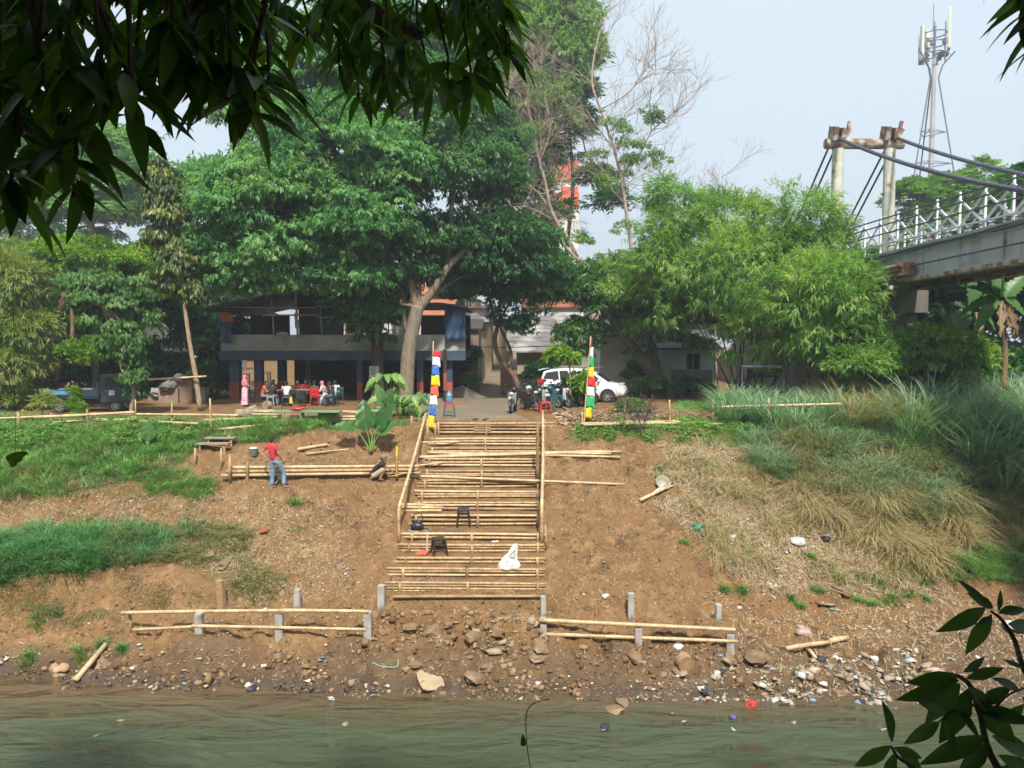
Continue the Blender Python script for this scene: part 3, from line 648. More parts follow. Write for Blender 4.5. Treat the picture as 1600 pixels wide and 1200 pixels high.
for x, lab in ((BX0, None), (BX1, None)):
    mb = MB(); mb.bb((x-.02, 2, BZ-1.12), (x+.02, 36, BZ-.02)); mb.bb((x-.16, 2, BZ-1.16), (x+.16, 36, BZ-1.12)); mb.bb((x-.14, 2, BZ-.05), (x+.14, 36, BZ-.0))
    y = 3
    while y < 36: mb.bb((x-.10, y-.012, BZ-1.119), (x+.10, y+.012, BZ-.051)); y += 2.4
    gd = bp(mb.build('girder', steel))
    if x == BX0:
        for yy in (26.2, 32.3):
            mb = MB(); mb.bb((x-.045, yy-.28, BZ-1.0), (x-.021, yy+.28, BZ-.1)); mb.cur = 1
            for a in range(5):
                for b_ in range(9): mb.sphere((x-.046, yy-.22+a*.11, BZ-.93+b_*.095), .018, 6, 4)
            o = mb.build('splice_plate', [steel, steel_d], gd); o.matrix_parent_inverse = Matrix.Identity(4)
    mb = MB(); mb.bb((x-.2, 2, BZ-1.30), (x+.2, 36, BZ-1.161)); bp(mb.build('bottom_chord', rust))
mb = MB(); mb.bb((BX0-.1, 2, BZ+.005), (BX1+.1, 37.5, BZ+.09)); bp(mb.build('deck', conc))
mb = MB()
for k in range(18): mb.bb((BX0+.03, 3+k*1.9, BZ-.8), (BX1-.03, 3.12+k*1.9, BZ-.3))
bp(mb.build('cross_beam', steel_d))
def zr(y): return BZ+.12+(y-24)*.016
for si, x in enumerate((BX0, BX1)):
    y = 4.0; ys = []
    while y < 37.5: ys.append(y); y += 1.45
    for k, y in enumerate(ys):
        mb = MB(); mb.bb((x-.038, y-.038, BZ+.091), (x+.038, y+.038, zr(y)+1.3)); mb.box((x, y, zr(y)+1.34), (.07, .07, .08)); bp(mb.build('rail_post', steel_w))
        if k+1 < len(ys):
            y2 = ys[k+1]; mb = MB(); za, zb = zr(y)+.18, zr(y)+1.12
            mb.tube([(x-.06, y+.04, za), (x-.06, y2-.04, zb+.02)], .046, 6); mb.tube([(x+.0, y+.04, zb), (x+.0, y2-.04, za+.02)], .046, 6)
            bp(mb.build('cross_brace', steel_w))
    for h, r in ((1.25, .032), (.98, .03), (.62, .028), (.16, .04)): 
        mb = MB(); mb.tube([(x-.09, 3.5, zr(3.5)+h), (x-.09, 37.6, zr(37.6)+h)], r, 6); bp(mb.build('rail', steel_d if h > .5 else steel_w))
# pylon
for x in (BX0, BX1):
    mb = MB(); mb.lathe([(.29, 2.5), (.29, 9), (.31, 9.02), (.31, 9.1), (.28, 9.12), (.27, 12.35)], 16, Matrix.Translation((x, 37.5, 0))); bp(mb.build('pylon_column', pylon_m, smooth=False))
mb = MB(); mb.tube([(BX0-.62, 37.5, 12.6), (BX1+.62, 37.5, 12.6)], .25, 16); bm_ = mb.build('pylon_beam', [rust], smooth=False); bp(bm_)
for x in (BX0, BX1):
    mb = MB(); mb.box((x-.32, 37.3, 13.05), (.22, .7, .62), rx=.3); mb.box((x+.02, 37.3, 13.05), (.12, .7, .5), rx=.25); mb.box((x+.42, 37.6, 13.1), (.25, .4, .5), ry=.6); mb.box((x+.5, 37.5, 13.5), (.14, .14, .35), ry=.2)
    bp(mb.build('cable_saddle', rust))
for x in (BX0-.15, BX1+.15):
    pts = []
    for k in range(25):
        y = 37.4-k*1.4; t = (37.4-y); z = 12.9-.46*t+.0055*t*t; pts.append((x, y, max(z, zr(y)+.2)))
    mb = MB(); mb.tube(pts, .085, 8); bp(mb.build('main_cable', steel_d, smooth=True))
    for dx in (-.12, .22):
        mb = MB(); mb.tube([(x+dx, 37.6, 12.8), (x+dx, 48.5, 5.0)], .055, 6); bp(mb.build('backstay', steel_d))
# pipes and wires slung along the girder
pc = pm('pipe_grey_green', (.2, .27, .27), (.13, .17, .18), 3, .5)
for k, (z0, r, w) in enumerate(((.02, .04, .12), (-.06, .03, .2), (-.14, .02, .28), (-.02, .025, .16))):
    pts = [(BX0-.14-.05*k, 3+i*1.5, BZ+z0-w*abs(sin(i*.9+k))*.5) for i in range(23)]; mb = MB(); mb.tube(pts, r, 6); bp(mb.build('service_pipe', pc if k % 2 == 0 else steel_d, smooth=True))
mb = MB(); mb.tube([(BX0-.3, 3, BZ-.62), (BX0-.3, 31.5, BZ-.75)], .035, 6); bp(mb.build('tie_rod', steel_d))
mb = MB(); mb.bb((BX0-.5, 29.8, BZ-1.0), (BX0-.17, 31.4, BZ-.6)); mb.bb((BX0-.56, 29.7, BZ-1.08), (BX0-.165, 31.5, BZ-1.0)); mb.tube([(BX0-.55, 30, BZ-.7), (BX0-.55, 31.3, BZ-.7)], .09, 8); mb.tube([(BX0-.55, 30.2, BZ-.85), (BX0-.55, 31.3, BZ-.86)], .06, 8); bp(mb.build('cable_clamp', rust))
pier_m = pm('stained_pier', (.17, .155, .13), (.10, .09, .08), 1.5, .9, bump=.3, c3=(.28, .18, .09), c3scale=1.2, c3lo=.58, c3hi=.68, stretch=(1.5, 1.5, .3))
mb = MB(); mb.bb((14.9, 35, 4.4), (18.9, 38.2, BZ-1.31)); mb.bb((15.3, 35.4, -1.2), (16.5, 37.8, 4.4)); mb.bb((17.4, 35.4, -1.2), (18.6, 37.8, 4.4)); mb.bb((14.6, 34.8, -1.5), (19.2, 38.3, 1.0)); bp(mb.build('pier', pier_m))
mb = MB(); mb.prism([(38.3, -1), (64, -1), (64, .3), (46, 4.8), (38.3, BZ-.3)], 15.4, 18.5, Matrix(((0, 1, 0, 0), (1, 0, 0, 0), (0, 0, 1, 0), (0, 0, 0, 1)))); bp(mb.build('approach_ramp', pier_m))
red_sign = pm('red_board', (.5, .07, .05), (.35, .05, .04), 3)
mb = MB(); mb.bb((BX1+.12, 33.2, BZ+.5), (BX1+.16, 34.1, BZ+1.0)); tag(mb.build('banner', red_sign), 'red board on the far bridge railing, the one nearer the pylon', 'banner')
mb = MB(); mb.bb((BX1+.12, 27.9, BZ+.45), (BX1+.16, 28.8, BZ+.9)); tag(mb.build('banner', red_sign), 'red board on the far bridge railing, the one nearer the frame edge', 'banner')
# ================================================================== CELL TOWER
tw = empty('cell_tower', (48.3, 90, 0), 0, 'tall grey tripod phone mast with white antenna panels in the sky behind the bridge', 'phone mast'); tiv = Matrix.Translation(-Vector(tw.location))
def tp(o): o.parent = tw; o.matrix_parent_inverse = tiv; return o
galv = pm('galvanised', (.15, .17, .2), (.1, .12, .14), 2, .5); panel_m = pm('antenna_white', (.62, .65, .56), (.55, .58, .5), 1, .5); pole_g = pm('mast_pole', (.26, .25, .25), (.2, .19, .19), 1, .6)
cx_, cy_ = 48.3, 90.0
mb = MB(); mb.tube([(cx_, cy_, 0), (cx_+.25, cy_, 36)], [.38, .22], 14); tp(mb.build('mast', pole_g, smooth=True))
legs = []
for a in (200, 340, 90):
    ax, ay = cos(radians(a)), sin(radians(a)); legs.append((ax, ay)); mb = MB(); mb.tube([(cx_+ax*6.4, cy_+ay*6.4, 0), (cx_+ax*.5+.2, cy_+ay*.5, 33.6), (cx_+ax*.9+.2, cy_+ay*.9, 35), (cx_+ax*2.1+.2, cy_+ay*2.1, 36.4)], .09, 6); tp(mb.build('leg', galv))
for z in (6, 12, 17, 20.4, 23.8, 27.4):
    t = z/33.6; R_ = 6.4+(0.5-6.4)*t; mb = MB()
    for i in range(3):
        a, b = legs[i], legs[(i+1) % 3]; mb.tube([(cx_+a[0]*R_, cy_+a[1]*R_, z), (cx_+b[0]*R_, cy_+b[1]*R_, z)], .05, 5); mb.tube([(cx_+a[0]*R_, cy_+a[1]*R_, z-.0), (cx_, cy_, z+.5)], .045, 5)
    tp(mb.build('bracing_ring', galv))
mb = MB()
for z in (36.3, 37.5, 38.6):
    for i in range(12): a, b = 2*pi*i/12, 2*pi*(i+1)/12; mb.tube([(cx_+.2+1.25*cos(a), cy_+1.25*sin(a), z), (cx_+.2+1.25*cos(b), cy_+1.25*sin(b), z)], .07, 5)
for i in range(6): a = 2*pi*i/6; mb.tube([(cx_+.4*cos(a), cy_+.4*sin(a), 36.3), (cx_+.2+1.25*cos(a), cy_+1.25*sin(a), 36.3)], .08, 5); mb.tube([(cx_+.2+1.25*cos(a), cy_+1.25*sin(a), 35.5), (cx_+.2+1.25*cos(a), cy_+1.25*sin(a), 39.6)], .07, 5)
mb.tube([(cx_+.2, cy_, 34), (cx_+.2, cy_, 39.5)], .16, 6); mb.tube([(cx_, cy_, 39), (cx_, cy_, 42)], .04, 5)
tp(mb.build('antenna_platform', galv))
for a, z0, h, w in ((185, 35.6, 3.9, .5), (320, 36.6, 4.6, .75), (345, 36.2, 3.2, .5), (90, 36, 3.6, .5), (140, 36, 3, .4)):
    a = radians(a); mb = MB(); mb.box((cx_+.2+1.5*cos(a), cy_+1.5*sin(a), z0+h/2), (w, .3, h), rz=a-pi/2); tp(mb.build('antenna_panel', panel_m, bevel=.08))
for k in range(10):
    a = random.uniform(0, 6.28); mb = MB(); mb.box((cx_+.2+1.4*cos(a), cy_+1.4*sin(a), 35.2+random.random()*2.2), (.45, .35, .6), rz=a); tp(mb.build('radio_unit', galv, bevel=.05))
# tall orange block far behind
ob = pm('orange_facade', (.62, .12, .05), (.5, .1, .04), 2, .7); wh = pm('white_wall', (.62, .61, .57), (.5, .49, .45), 1.2, .85, c3=(.36, .34, .3), c3scale=.8)
t_ = empty('tower_block', (8.6, 121, 0), 0, 'tall orange-red tower block seen far away between the trees', 'building'); mb = MB()
mb.bb((-1.9, 0, 0), (1.8, 6, 31)); mb.build('wall', wh, t_)
for z in (24, 28.2):
    mb = MB(); mb.bb((-2.1, -.2, z+.3), (1.9, 6.2, z+2.6)); mb.bb((-.9, -.25, z+2.6), (1.7, 6.2, z+3.6)); mb.build('cladding_band', ob, t_)
# ================================================================== CAFE BUILDING (front face 40 m away)
def bx(px, Y=40): return at(px, 540, Y).x
def bz(py, Y=40): return at(800, py, Y).z
navy = pm('navy_paint', (.045, .068, .11), (.03, .045, .075), 1.5, .7); parapet_m = pm('raw_cement', (.40, .41, .38), (.28, .29, .26), .9, .9, bump=.2, c3=(.2, .2, .18), c3scale=.7)
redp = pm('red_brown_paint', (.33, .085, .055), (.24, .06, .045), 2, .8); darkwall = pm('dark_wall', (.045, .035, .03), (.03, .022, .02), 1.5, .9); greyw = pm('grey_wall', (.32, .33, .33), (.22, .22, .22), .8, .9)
roof_d = pm('dark_roof', (.05, .05, .05), (.03, .03, .03), 1.5, .7); tarp_b = pm('blue_tarp', (.025, .07, .15), (.018, .045, .1), 1.2, .5, bump=.5, bscale=2); tarp_o = pm('orange_cloth', (.55, .16, .05), (.4, .12, .05), 2, .7)
pipe_m = pm('grey_pipe', (.36, .38, .38), (.26, .28, .28), 3, .5); mullion_m = pm('window_bar', (.05, .05, .05), (.03, .03, .03), 3, .6)
cafe = empty('cafe_building', (-8.5, 43, 0), 0, 'open two-storey cafe with raw cement parapet, navy fascia and dark sagging roof', 'building'); civ = Matrix.Translation(-Vector(cafe.location))
def cp(o): o.parent = cafe; o.matrix_parent_inverse = civ; return o
def cbox(name, m, x0, x1, y0, y1, z0, z1, bevel=0): mb = MB(); mb.bb((x0, y0, z0), (x1, y1, z1)); return cp(mb.build(name, m, bevel=bevel))
XL, XR = bx(345), bx(727); Z1, Z2, Z3 = bz(563), bz(548), bz(523)
cbox('parapet', parapet_m, XL, XR, 40, 40.18, Z2+.003, Z3); cbox('fascia', navy, XL-.05, XR+.02, 39.8, 40.15, Z1, Z2)
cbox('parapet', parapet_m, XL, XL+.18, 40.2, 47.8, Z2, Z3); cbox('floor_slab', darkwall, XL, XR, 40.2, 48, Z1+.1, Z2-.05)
cbox('ground_floor', pm('worn_floor', (.30, .19, .11), (.2, .13, .08), 1, .6), XL-.3, XR, 39.6, 48, -.3, .06)
for px, w in ((363, 15), (400, 12), (425, 12), (560, 8), (655, 9), (700, 12)):
    a, b = bx(px-w/2), bx(px+w/2); y0 = 40.2 if px != 425 else 41.5
    cbox('pillar', navy, a, b, y0, y0+.45, 1.0, Z1); cbox('pillar_base', redp, a-.004, b+.004, y0-.004, y0+.454, 0, 1.0)
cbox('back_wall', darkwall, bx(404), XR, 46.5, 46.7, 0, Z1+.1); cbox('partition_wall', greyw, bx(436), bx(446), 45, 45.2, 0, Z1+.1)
cbox('upper_back_wall', greyw, XL+2.4, bx(497), 46, 46.2, Z2, bz(455)+.8); cbox('upper_side_wall', pm('brown_cladding', (.12, .05, .035), (.08, .035, .03), 2, .8), XL+.2, XL+2.4, 44, 44.2, Z2, bz(487)); cbox('upper_side_wall', darkwall, bx(640), XR, 45, 45.2, Z2, Z3+1.2)
mb = MB()   # window lattice of the upper back wall
for k in range(9): x = bx(497)+(bx(590)-bx(497))*k/8; mb.bb((x-.03, 45.9, Z2), (x+.03, 45.96, bz(458)))
for py in (512, 495, 478, 466): mb.bb((bx(497), 45.88, bz(py)-.03), (bx(590), 45.9, bz(py)+.03))
cp(mb.build('window_lattice', mullion_m))
# roof: two sagging slopes meeting over the middle
def roofpoly(pts, t=.09): return [(bx(a), bz(b)) for a, b in pts]+[(bx(a), bz(b)-t) for a, b in reversed(pts)]
mb = MB(); mb.prism(roofpoly([(322, 484), (350, 478), (390, 470), (435, 462), (452, 446), (465, 439)]), 38.9, 47.5); cp(mb.build('roof', roof_d))
mb = MB(); mb.prism(roofpoly([(465, 439), (480, 444), (520, 462), (560, 471), (592, 476)]), 38.9, 47.5); cp(mb.build('roof', roof_d))
mb = MB(); mb.prism(roofpoly([(640, 474), (690, 474), (730, 479)]), 39.2, 46); cp(mb.build('roof', roof_d))
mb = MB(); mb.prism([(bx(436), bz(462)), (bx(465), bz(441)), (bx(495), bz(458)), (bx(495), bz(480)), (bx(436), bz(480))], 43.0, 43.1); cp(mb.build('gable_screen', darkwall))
for px, y0, y1 in ((429, 461, 528), (466, 440, 530), (470, 500, 527), (504, 470, 526), (556, 478, 526), (358, 482, 523)):
    mb = MB(); mb.tube([(bx(px)-.0, 39.93, bz(y1)), (bx(px)-.1, 39.93, bz(y0))], .055 if px == 466 else .035, 8); cp(mb.build('steel_post', pipe_m))
for (a, ya), (b, yb) in (((350, 480), (495, 481)), ((412, 493), (500, 492)), ((495, 479), (592, 480)), ((495, 496), (560, 496))):
    mb = MB(); mb.tube([(bx(a), 39.85, bz(ya)), (bx(b), 39.85, bz(yb))], .04, 8); cp(mb.build('steel_beam', pipe_m))
mb = MB(); mb.tube([(bx(457.5), 40.6, bz(488)), (bx(458.5), 40.6, bz(512))], .07, 8); tag(mb.build('hanging_lamp_tube', pvc), 'pale tube hanging in the upper floor of the cafe', 'lamp tube')
def cloth(name, px0, py0, px1, py1, Y, mat, wav=.06, nu=10, nv=12, skew=0):
    a = at(px0, py0, Y); b = at(px1, py1, Y); V = []; 
    for i in range(nu+1):
        for j in range(nv+1):
            u, v = i/nu, j/nv; x = a.x+(b.x-a.x)*u; z = a.z+(b.z-a.z)*v; x += skew*v+.04*sin(v*9+u*5)*v
            V.append((x, Y+wav*sin(u*9+v*3)+wav*.5*sin(v*11), z-.03*sin(u*12)*v))
    Q = [(i*(nv+1)+j, (i+1)*(nv+1)+j, (i+1)*(nv+1)+j+1, i*(nv+1)+j+1) for i in range(nu) for j in range(nv)]
    o = mk(name, V, Q, mat, smooth=True); md = o.modifiers.new('thick', 'SOLIDIFY'); md.thickness = .012; return o
tag(cloth('tarpaulin', 344, 503, 362, 536, 39.7, tarp_b), 'small blue tarpaulin draped over the left corner of the cafe parapet', 'tarpaulin')
tag(cloth('cloth_sheet', 339, 488, 359, 503, 39.68, tarp_o, skew=.25), 'orange cloth hanging above the small blue tarpaulin on the cafe', 'cloth')
tag(cloth('tarpaulin', 694, 478, 728, 531, 39.72, tarp_b, .08), 'large dark blue tarpaulin hanging at the right end of the cafe', 'tarpaulin')
mb = MB(); mb.bb((bx(430), 40.3, Z3), (bx(434), 40.5, Z3+.12)); mb.sphere((bx(443), 40.4, Z3+.06), .12, 8, 6, (1.3, 1, .7)); mb.box((bx(436.5), 40.4, Z3+.07), (.25, .2, .16), rz=.3); tag(mb.build('box', pvc, bevel=.01), 'small white things lying on the cafe parapet beside the steel post', 'box')
# furniture under the cafe
shelf_m = pm('white_shelf', (.45, .46, .42), (.3, .3, .28), 3, .6)
def shelf(px0, py0, px1, py1, Y, n, label, m=shelf_m):
    a = at(px0, py0, Y); b = at(px1, py1, Y); z0 = 0.06; r = empty('display_rack', ((a.x+b.x)/2, Y, z0), 0, label, 'rack'); hw = (b.x-a.x)/2; hh = a.z-z0
    mb = MB()
    for sx in (-1, 1):
        for sy in (0, .4): mb.bb((sx*hw-.03, sy, 0), (sx*hw+.03, sy+.04, hh))
    mb.build('frame', m, r)
    for k in range(n): mb = MB(); mb.bb((-hw+.031, .003, .15+k*(hh-.2)/(n-1)), (hw-.031, .437, .18+k*(hh-.2)/(n-1))); mb.build('shelf', m, r)
    return r
shelf(370, 584, 386, 622, 40.9, 4, 'white glass-front food rack between the left cafe pillars'); shelf(406, 582, 419, 620, 41.5, 3, 'narrow white rack behind the seated people, right of the food rack')
# notice board on the tree trunk side
mb = MB(); a = at(577, 572, 38.6); b = at(592, 590, 38.6); mb.bb((a.x, 38.6, b.z), (b.x, 38.65, a.z)); mb.cur = 1
for k in range(7):
    zz = b.z+(a.z-b.z)*(.12+k*.12); mb.bb((a.x+.05, 38.592, zz-.012), (a.x+.05+(b.x-a.x-.1)*random.uniform(.5, 1), 38.598, zz+.012))
tag(mb.build('notice_board', [pm('paper_grey', (.42, .42, .44), (.36, .36, .38), 2, .7), darkwall]), 'grey notice board standing beside the big tree trunk', 'sign')
mb = MB(); mb.tube([(a.x+.1, 38.7, 0), (a.x+.1, 38.7, b.z+.1)], .03, 6); mb.tube([(b.x-.1, 38.7, 0), (b.x-.1, 38.7, b.z+.1)], .03, 6); o = mb.build('board_leg', darkwall); o.parent = bpy.data.objects['notice_board']
# ================================================================== HOUSES
tile_o = pm('orange_tile', (.48, .17, .08), (.34, .12, .06), 1.2, .8, bump=.6, bscale=6, stretch=(1, 1, 3)); tile_g = pm('grey_tile', (.22, .21, .20), (.13, .12, .12), 1.2, .9, bump=.6, bscale=5, c3=(.34, .33, .31), c3scale=.5, c3lo=.48, c3hi=.58)
beige = pm('beige_wall', (.42, .33, .2), (.33, .25, .15), .8, .9, c3=(.24, .19, .13), c3scale=.6); pale_g = pm('pale_green_wall', (.66, .70, .60), (.54, .58, .50), .9, .85, c3=(.68, .62, .54), c3scale=.5); block_m = pm('grey_blocks', (.22, .22, .2), (.16, .16, .15), 3, .9)
brick = pm('old_brick', (.30, .18, .12), (.22, .17, .12), 2, .9, bump=.5, c3=(.34, .3, .25), c3scale=1)
glass = pm('dark_glass', (.02, .022, .025), (.03, .03, .03), 1, .15)
def house(name, label, px0, px1, Y, depth, pyt, wallm, roofm=None, pyr=None, wins=(), over=.4, zb=-.3, shed=False, cat='house'):
    x0, x1, zt = at(px0, 540, Y).x, at(px1, 540, Y).x, at(800, pyt, Y).z
    r = empty(name, ((x0+x1)/2, Y, 0), 0, label, cat); w = (x1-x0)/2; mb = MB(); mb.bb((-w, 0, zb), (w, depth, zt)); mb.build('wall', wallm, r)
    if roofm:
        zr_ = at(800, pyr, Y+depth/2).z; mb = MB(); o = over
        if shed: vs = [(-w-o, -o, zt+.003), (w+o, -o, zt+.003), (w+o, depth+o, zr_), (-w-o, depth+o, zr_)]; vs = vs+[(x, y, z+.12) for x, y, z in vs]; fs = [(0, 1, 2, 3), (4, 5, 6, 7), (0, 1, 5, 4), (1, 2, 6, 5), (2, 3, 7, 6), (3, 0, 4, 7)]; mb.add(vs, fs)
        else:
            vs = [(-w-o, -o, zt-.05), (w+o, -o, zt-.05), (w+o, depth+o, zt-.05), (-w-o, depth+o, zt-.05), (-w-o, depth/2, zr_), (w+o, depth/2, zr_)]
            mb.add([(a, b, c-.1) for a, b, c in vs]+vs, [(0, 1, 5, 4), (2, 3, 4, 5), (6, 7, 11, 10), (8, 9, 10, 11), (0, 1, 7, 6), (2, 3, 9, 8), (0, 4, 10, 6), (4, 3, 9, 10), (1, 5, 11, 7), (5, 2, 8, 11)])
        mb.build('roof', roofm, r)
        if not shed and roofm in (tile_o, tile_g):   # courses of tiles
            mb = MB(); nC = 9
            for i in range(1, nC):
                t = i/nC; y = -o+(depth/2+o)*t; z = zt-.05+(zr_-zt+.05)*t; mb.box((0, y, z+.015), ((w+o)*2-.02, .05, .035))
            mb.build('tile_course', roofm, r)
    for q in wins:
        wx0, wy0, wx1, wy1 = q[:4]; kind = q[4] if len(q) > 4 else 'window'; a = at(wx0, wy0, Y); b = at(wx1, wy1, Y); cx_ = (x0+x1)/2
        mb = MB(); mb.bb((a.x-cx_, -.012, b.z), (b.x-cx_, .02, a.z)); g = mb.build(kind, glass if kind == 'window' else (q[5] if len(q) > 5 else wood), r)
        mb = MB()
        for (u0, v0, u1, v1) in ((a.x-cx_-.07, b.z-.07, a.x-cx_, a.z+.07), (b.x-cx_, b.z-.07, b.x-cx_+.07, a.z+.07), (a.x-cx_, a.z, b.x-cx_, a.z+.07), (a.x-cx_, b.z-.07, b.x-cx_, b.z)): mb.bb((u0, -.04, v0), (u1, .02, v1))
        if kind == 'window':
            mid = (a.x+b.x)/2-cx_; mb.bb((mid-.025, -.035, b.z+.0), (mid+.025, -.013, a.z))
        mb.build('frame', wood if wallm != pale_g else wh, g)
    return r
house('grey_roof_house', 'small beige house with a mottled grey tiled roof right of the road', 808, 905, 50, 9, 547, beige, tile_g, 488, wins=[(834, 563, 860, 580)], over=.7)
house('pale_green_house', 'patched pale green wall of the house behind the leaning tree', 938, 1012, 46, 7, 522, pale_g, roof_d, 500, wins=[(984, 562, 990, 615, 'door', wh)], over=.3)
house('window_house', 'low pale house with one dark window between leaning tree and bamboo', 1035, 1118, 45.5, 7, 542, pale_g, roof_d, 515, wins=[(1073, 553, 1093, 577)], over=.3)
mb = MB(); a = at(1050, 578, 44.8); b = at(1112, 612, 44.8); mb.bb((a.x, 44.8, -.3), (b.x, 45.0, a.z)); tag(mb.build('block_wall', block_m), 'low wall of grey concrete blocks under the dark window', 'wall')
house('orange_roof_house', 'white house with an orange tiled roof seen through the open cafe upper floor', 470, 612, 58, 10, 492, wh, tile_o, 455, wins=[(540, 500, 556, 520), (505, 500, 520, 516)])
house('orange_roof_house', 'far orange tiled roof standing higher behind the cafe roof', 520, 660, 70, 12, 466, wh, tile_o, 425)
house('orange_roof_house', 'orange tiled roof above the grey roofed house right of the road', 824, 935, 64, 10, 478, wh, tile_o, 440)
house('white_tarp_house', 'pale house covered with white sheeting behind the big blue tarpaulin', 728, 768, 66, 7, 503, beige, roof_d, 490, over=.2)
tag(cloth('tarpaulin', 727, 481, 764, 504, 65, pm('white_tarp', (.5, .5, .5), (.42, .42, .43), 1, .6), .1), 'white sheet stretched under a dark eave beyond the road', 'tarpaulin')
mb = MB(); a = at(728, 472, 64.5); b = at(765, 481, 64.5); mb.bb((a.x, 64.5, b.z), (b.x, 69, b.z+.15))
for k in range(9): x = a.x+(b.x-a.x)*k/8; mb.bb((x-.07, 64.45, b.z+.151), (x+.07, 64.6, a.z))
tag(mb.build('roof_balustrade', brick), 'orange brick balustrade on top of the white-sheeted house', 'balustrade')
house('red_wall_house', 'small house with reddish wall and sloping dark roof left of the road', 722, 748, 55, 5, 512, brick, roof_d, 498, over=.3)
house('beige_gate_house', 'tall beige wall with a row of round vents at the end of the road', 745, 800, 76, 5, 508, beige, None, wins=())
mb = MB(); a = at(751, 514, 75.9); 
for k in range(4): c = at(754+k*4.3, 513.5, 75.88); mb.sphere(c, .11, 8, 6, (1, .5, 1.4))
o = mb.build('vent', darkwall, bpy.data.objects['beige_gate_house']); o.matrix_parent_inverse = Matrix.Translation(-Vector(bpy.data.objects['beige_gate_house'].location))
mb = MB(); mb.prism([(at(745, 508, 76).x, at(800, 508, 76).z), (at(757, 500, 76).x, at(800, 500, 76).z), (at(775, 508, 76).x, at(800, 508, 76).z)], 76.02, 80); o = mb.build('gable', beige, bpy.data.objects['beige_gate_house']); o.matrix_parent_inverse = Matrix.Translation(-Vector(bpy.data.objects['beige_gate_house'].location))
for px0, px1, Y, depth, pyt, pyr, rm_, lab in ((650, 700, 62, 8, 490, 468, tile_o, 'orange roofed house half hidden behind the big forked tree'), (160, 260, 75, 9, 505, 480, tile_o, 'far low house glimpsed through the dark trees on the left'),
                                        (300, 345, 62, 6, 520, 505, roof_d, 'pale low shed behind the left end of the cafe'), (880, 960, 80, 8, 470, 440, tile_o, 'white house farther back behind the twiggy trees'), (960, 1060, 60, 8, 492, 470, roof_d, 'white walled house behind the leaning tree')):
    house('background_house', lab, px0, px1, Y, depth, pyt, wh, rm_, pyr, wins=[((px0*.7+px1*.3)-4, pyt+8, (px0*.7+px1*.3)+6, pyt+20)])
# walls by the road
mb = MB(); a = at(725, 548, 47); b = at(747, 588, 47); mb.bb((a.x, 47, -.2), (b.x, 47.3, a.z)); mb.bb((b.x-.3, 47.302, -.2), (b.x, 60, a.z-.2)); mb.bb((b.x-.6, 46.5, -.2), (b.x+.1, 46.998, .7)); tag(mb.build('retaining_wall', brick), 'mottled brick retaining wall left of the road behind the sand heap', 'wall')
mb = MB(); a = at(803, 585, 46); b = at(850, 610, 46); mb.bb((a.x, 46, -.2), (b.x, 46.25, a.z)); tag(mb.build('garden_wall', beige), 'low beige garden wall beneath the grey roofed house', 'wall')
mb = MB(); a = at(783, 574, 44.5); b = at(801, 606, 44.5)
for k in range(9): x = a.x+(b.x-a.x)*k/8; mb.bb((x-.05, 44.5, -.05), (x+.05, 44.55, a.z+random.uniform(-.08, .08)))
mb.bb((a.x-.05, 44.56, .4), (b.x+.05, 44.6, .5)); mb.bb((a.x-.05, 44.56, .9), (b.x+.05, 44.6, 1.0)); tag(mb.build('picket_gate', wood), 'worn wooden picket gate by the twisted roadside tree', 'gate')
# sand heap
sandm = pm('grey_sand', (.26, .24, .21), (.2, .18, .16), 4, .95, bump=.4, bscale=20)
c = at(722, 597, 43); nv_ = 40; V = []; Q = []
for i in range(nv_+1):
    for j in range(nv_+1):
        x, y = (i/nv_-.5)*3.6, (j/nv_-.5)*3.0; r_2 = sqrt((x/1.5)**2+(y/1.2)**2); V.append((c.x+x, 43+y, gz(c.x+x, 43+y)-.05+max(0, .78*(1-r_2)+.06*float(fbm(x, y, .5, 3)))))
Q = [(i*(nv_+1)+j, (i+1)*(nv_+1)+j, (i+1)*(nv_+1)+j+1, i*(nv_+1)+j+1) for i in range(nv_) for j in range(nv_)]
tag(mk('sand_heap', V, Q, sandm, smooth=True), 'grey cone of sand heaped at the left side of the road', 'sand heap')
# red-black post by the cafe right end
mb = MB(); a = at(699, 545, 41); mb.tube([(a.x, 39.5, 0), (a.x, 39.5, a.z)], .09, 8); mb.cur = 1; mb.tube([(a.x, 39.5, .6), (a.x, 39.5, 1.5)], .1, 8); tag(mb.build('striped_post', [darkwall, redp]), 'thin black and red post in front of the cafe right bay', 'post')
# overhead wires across the road
mb = MB(); mb.tube([at(720, 541, 46), at(800, 543, 46), at(905, 539, 48)], .02, 5); tag(mb.build('overhead_wire', darkwall), 'thin black wire strung across the road', 'wire')
# blue bench right behind bamboo
mb = MB(); a = at(1168, 572, 39); b = at(1215, 590, 39)
for k in range(4): z = b.z+(a.z-b.z)*(k+.5)/4; mb.bb((a.x, 39, z-.05), (b.x, 39.05, z+.05))
for t in (0.05, .5, .95): x = a.x+(b.x-a.x)*t; mb.bb((x-.05, 39.06, 0), (x+.05, 39.12, a.z+.05))
tag(mb.build('slatted_gate', pm('blue_slats', (.05, .1, .2), (.04, .07, .13), 2, .6)), 'blue slatted fence panel behind the bamboo clump stems', 'gate')
mb = MB(); a = at(1160, 573, 33); b = at(1225, 574, 33)
for t in (0, 1): x = a.x+(b.x-a.x)*t; mb.tube([(x, 33, -.1), (x, 33, a.z)], .035, 6); mb.tube([(x, 33.6, -.1), (x, 33.6, a.z)], .035, 6)
for dy in (0, .6): mb.tube([(a.x, 33+dy, a.z), (b.x, 33+dy, b.z)], .035, 6)
mb.box(((a.x+b.x)/2, 33.3, a.z+.04), (b.x-a.x, .66, .05)); tag(mb.build('work_bench', steel_d), 'dark metal bench in the tall grass beneath the bamboo', 'bench')
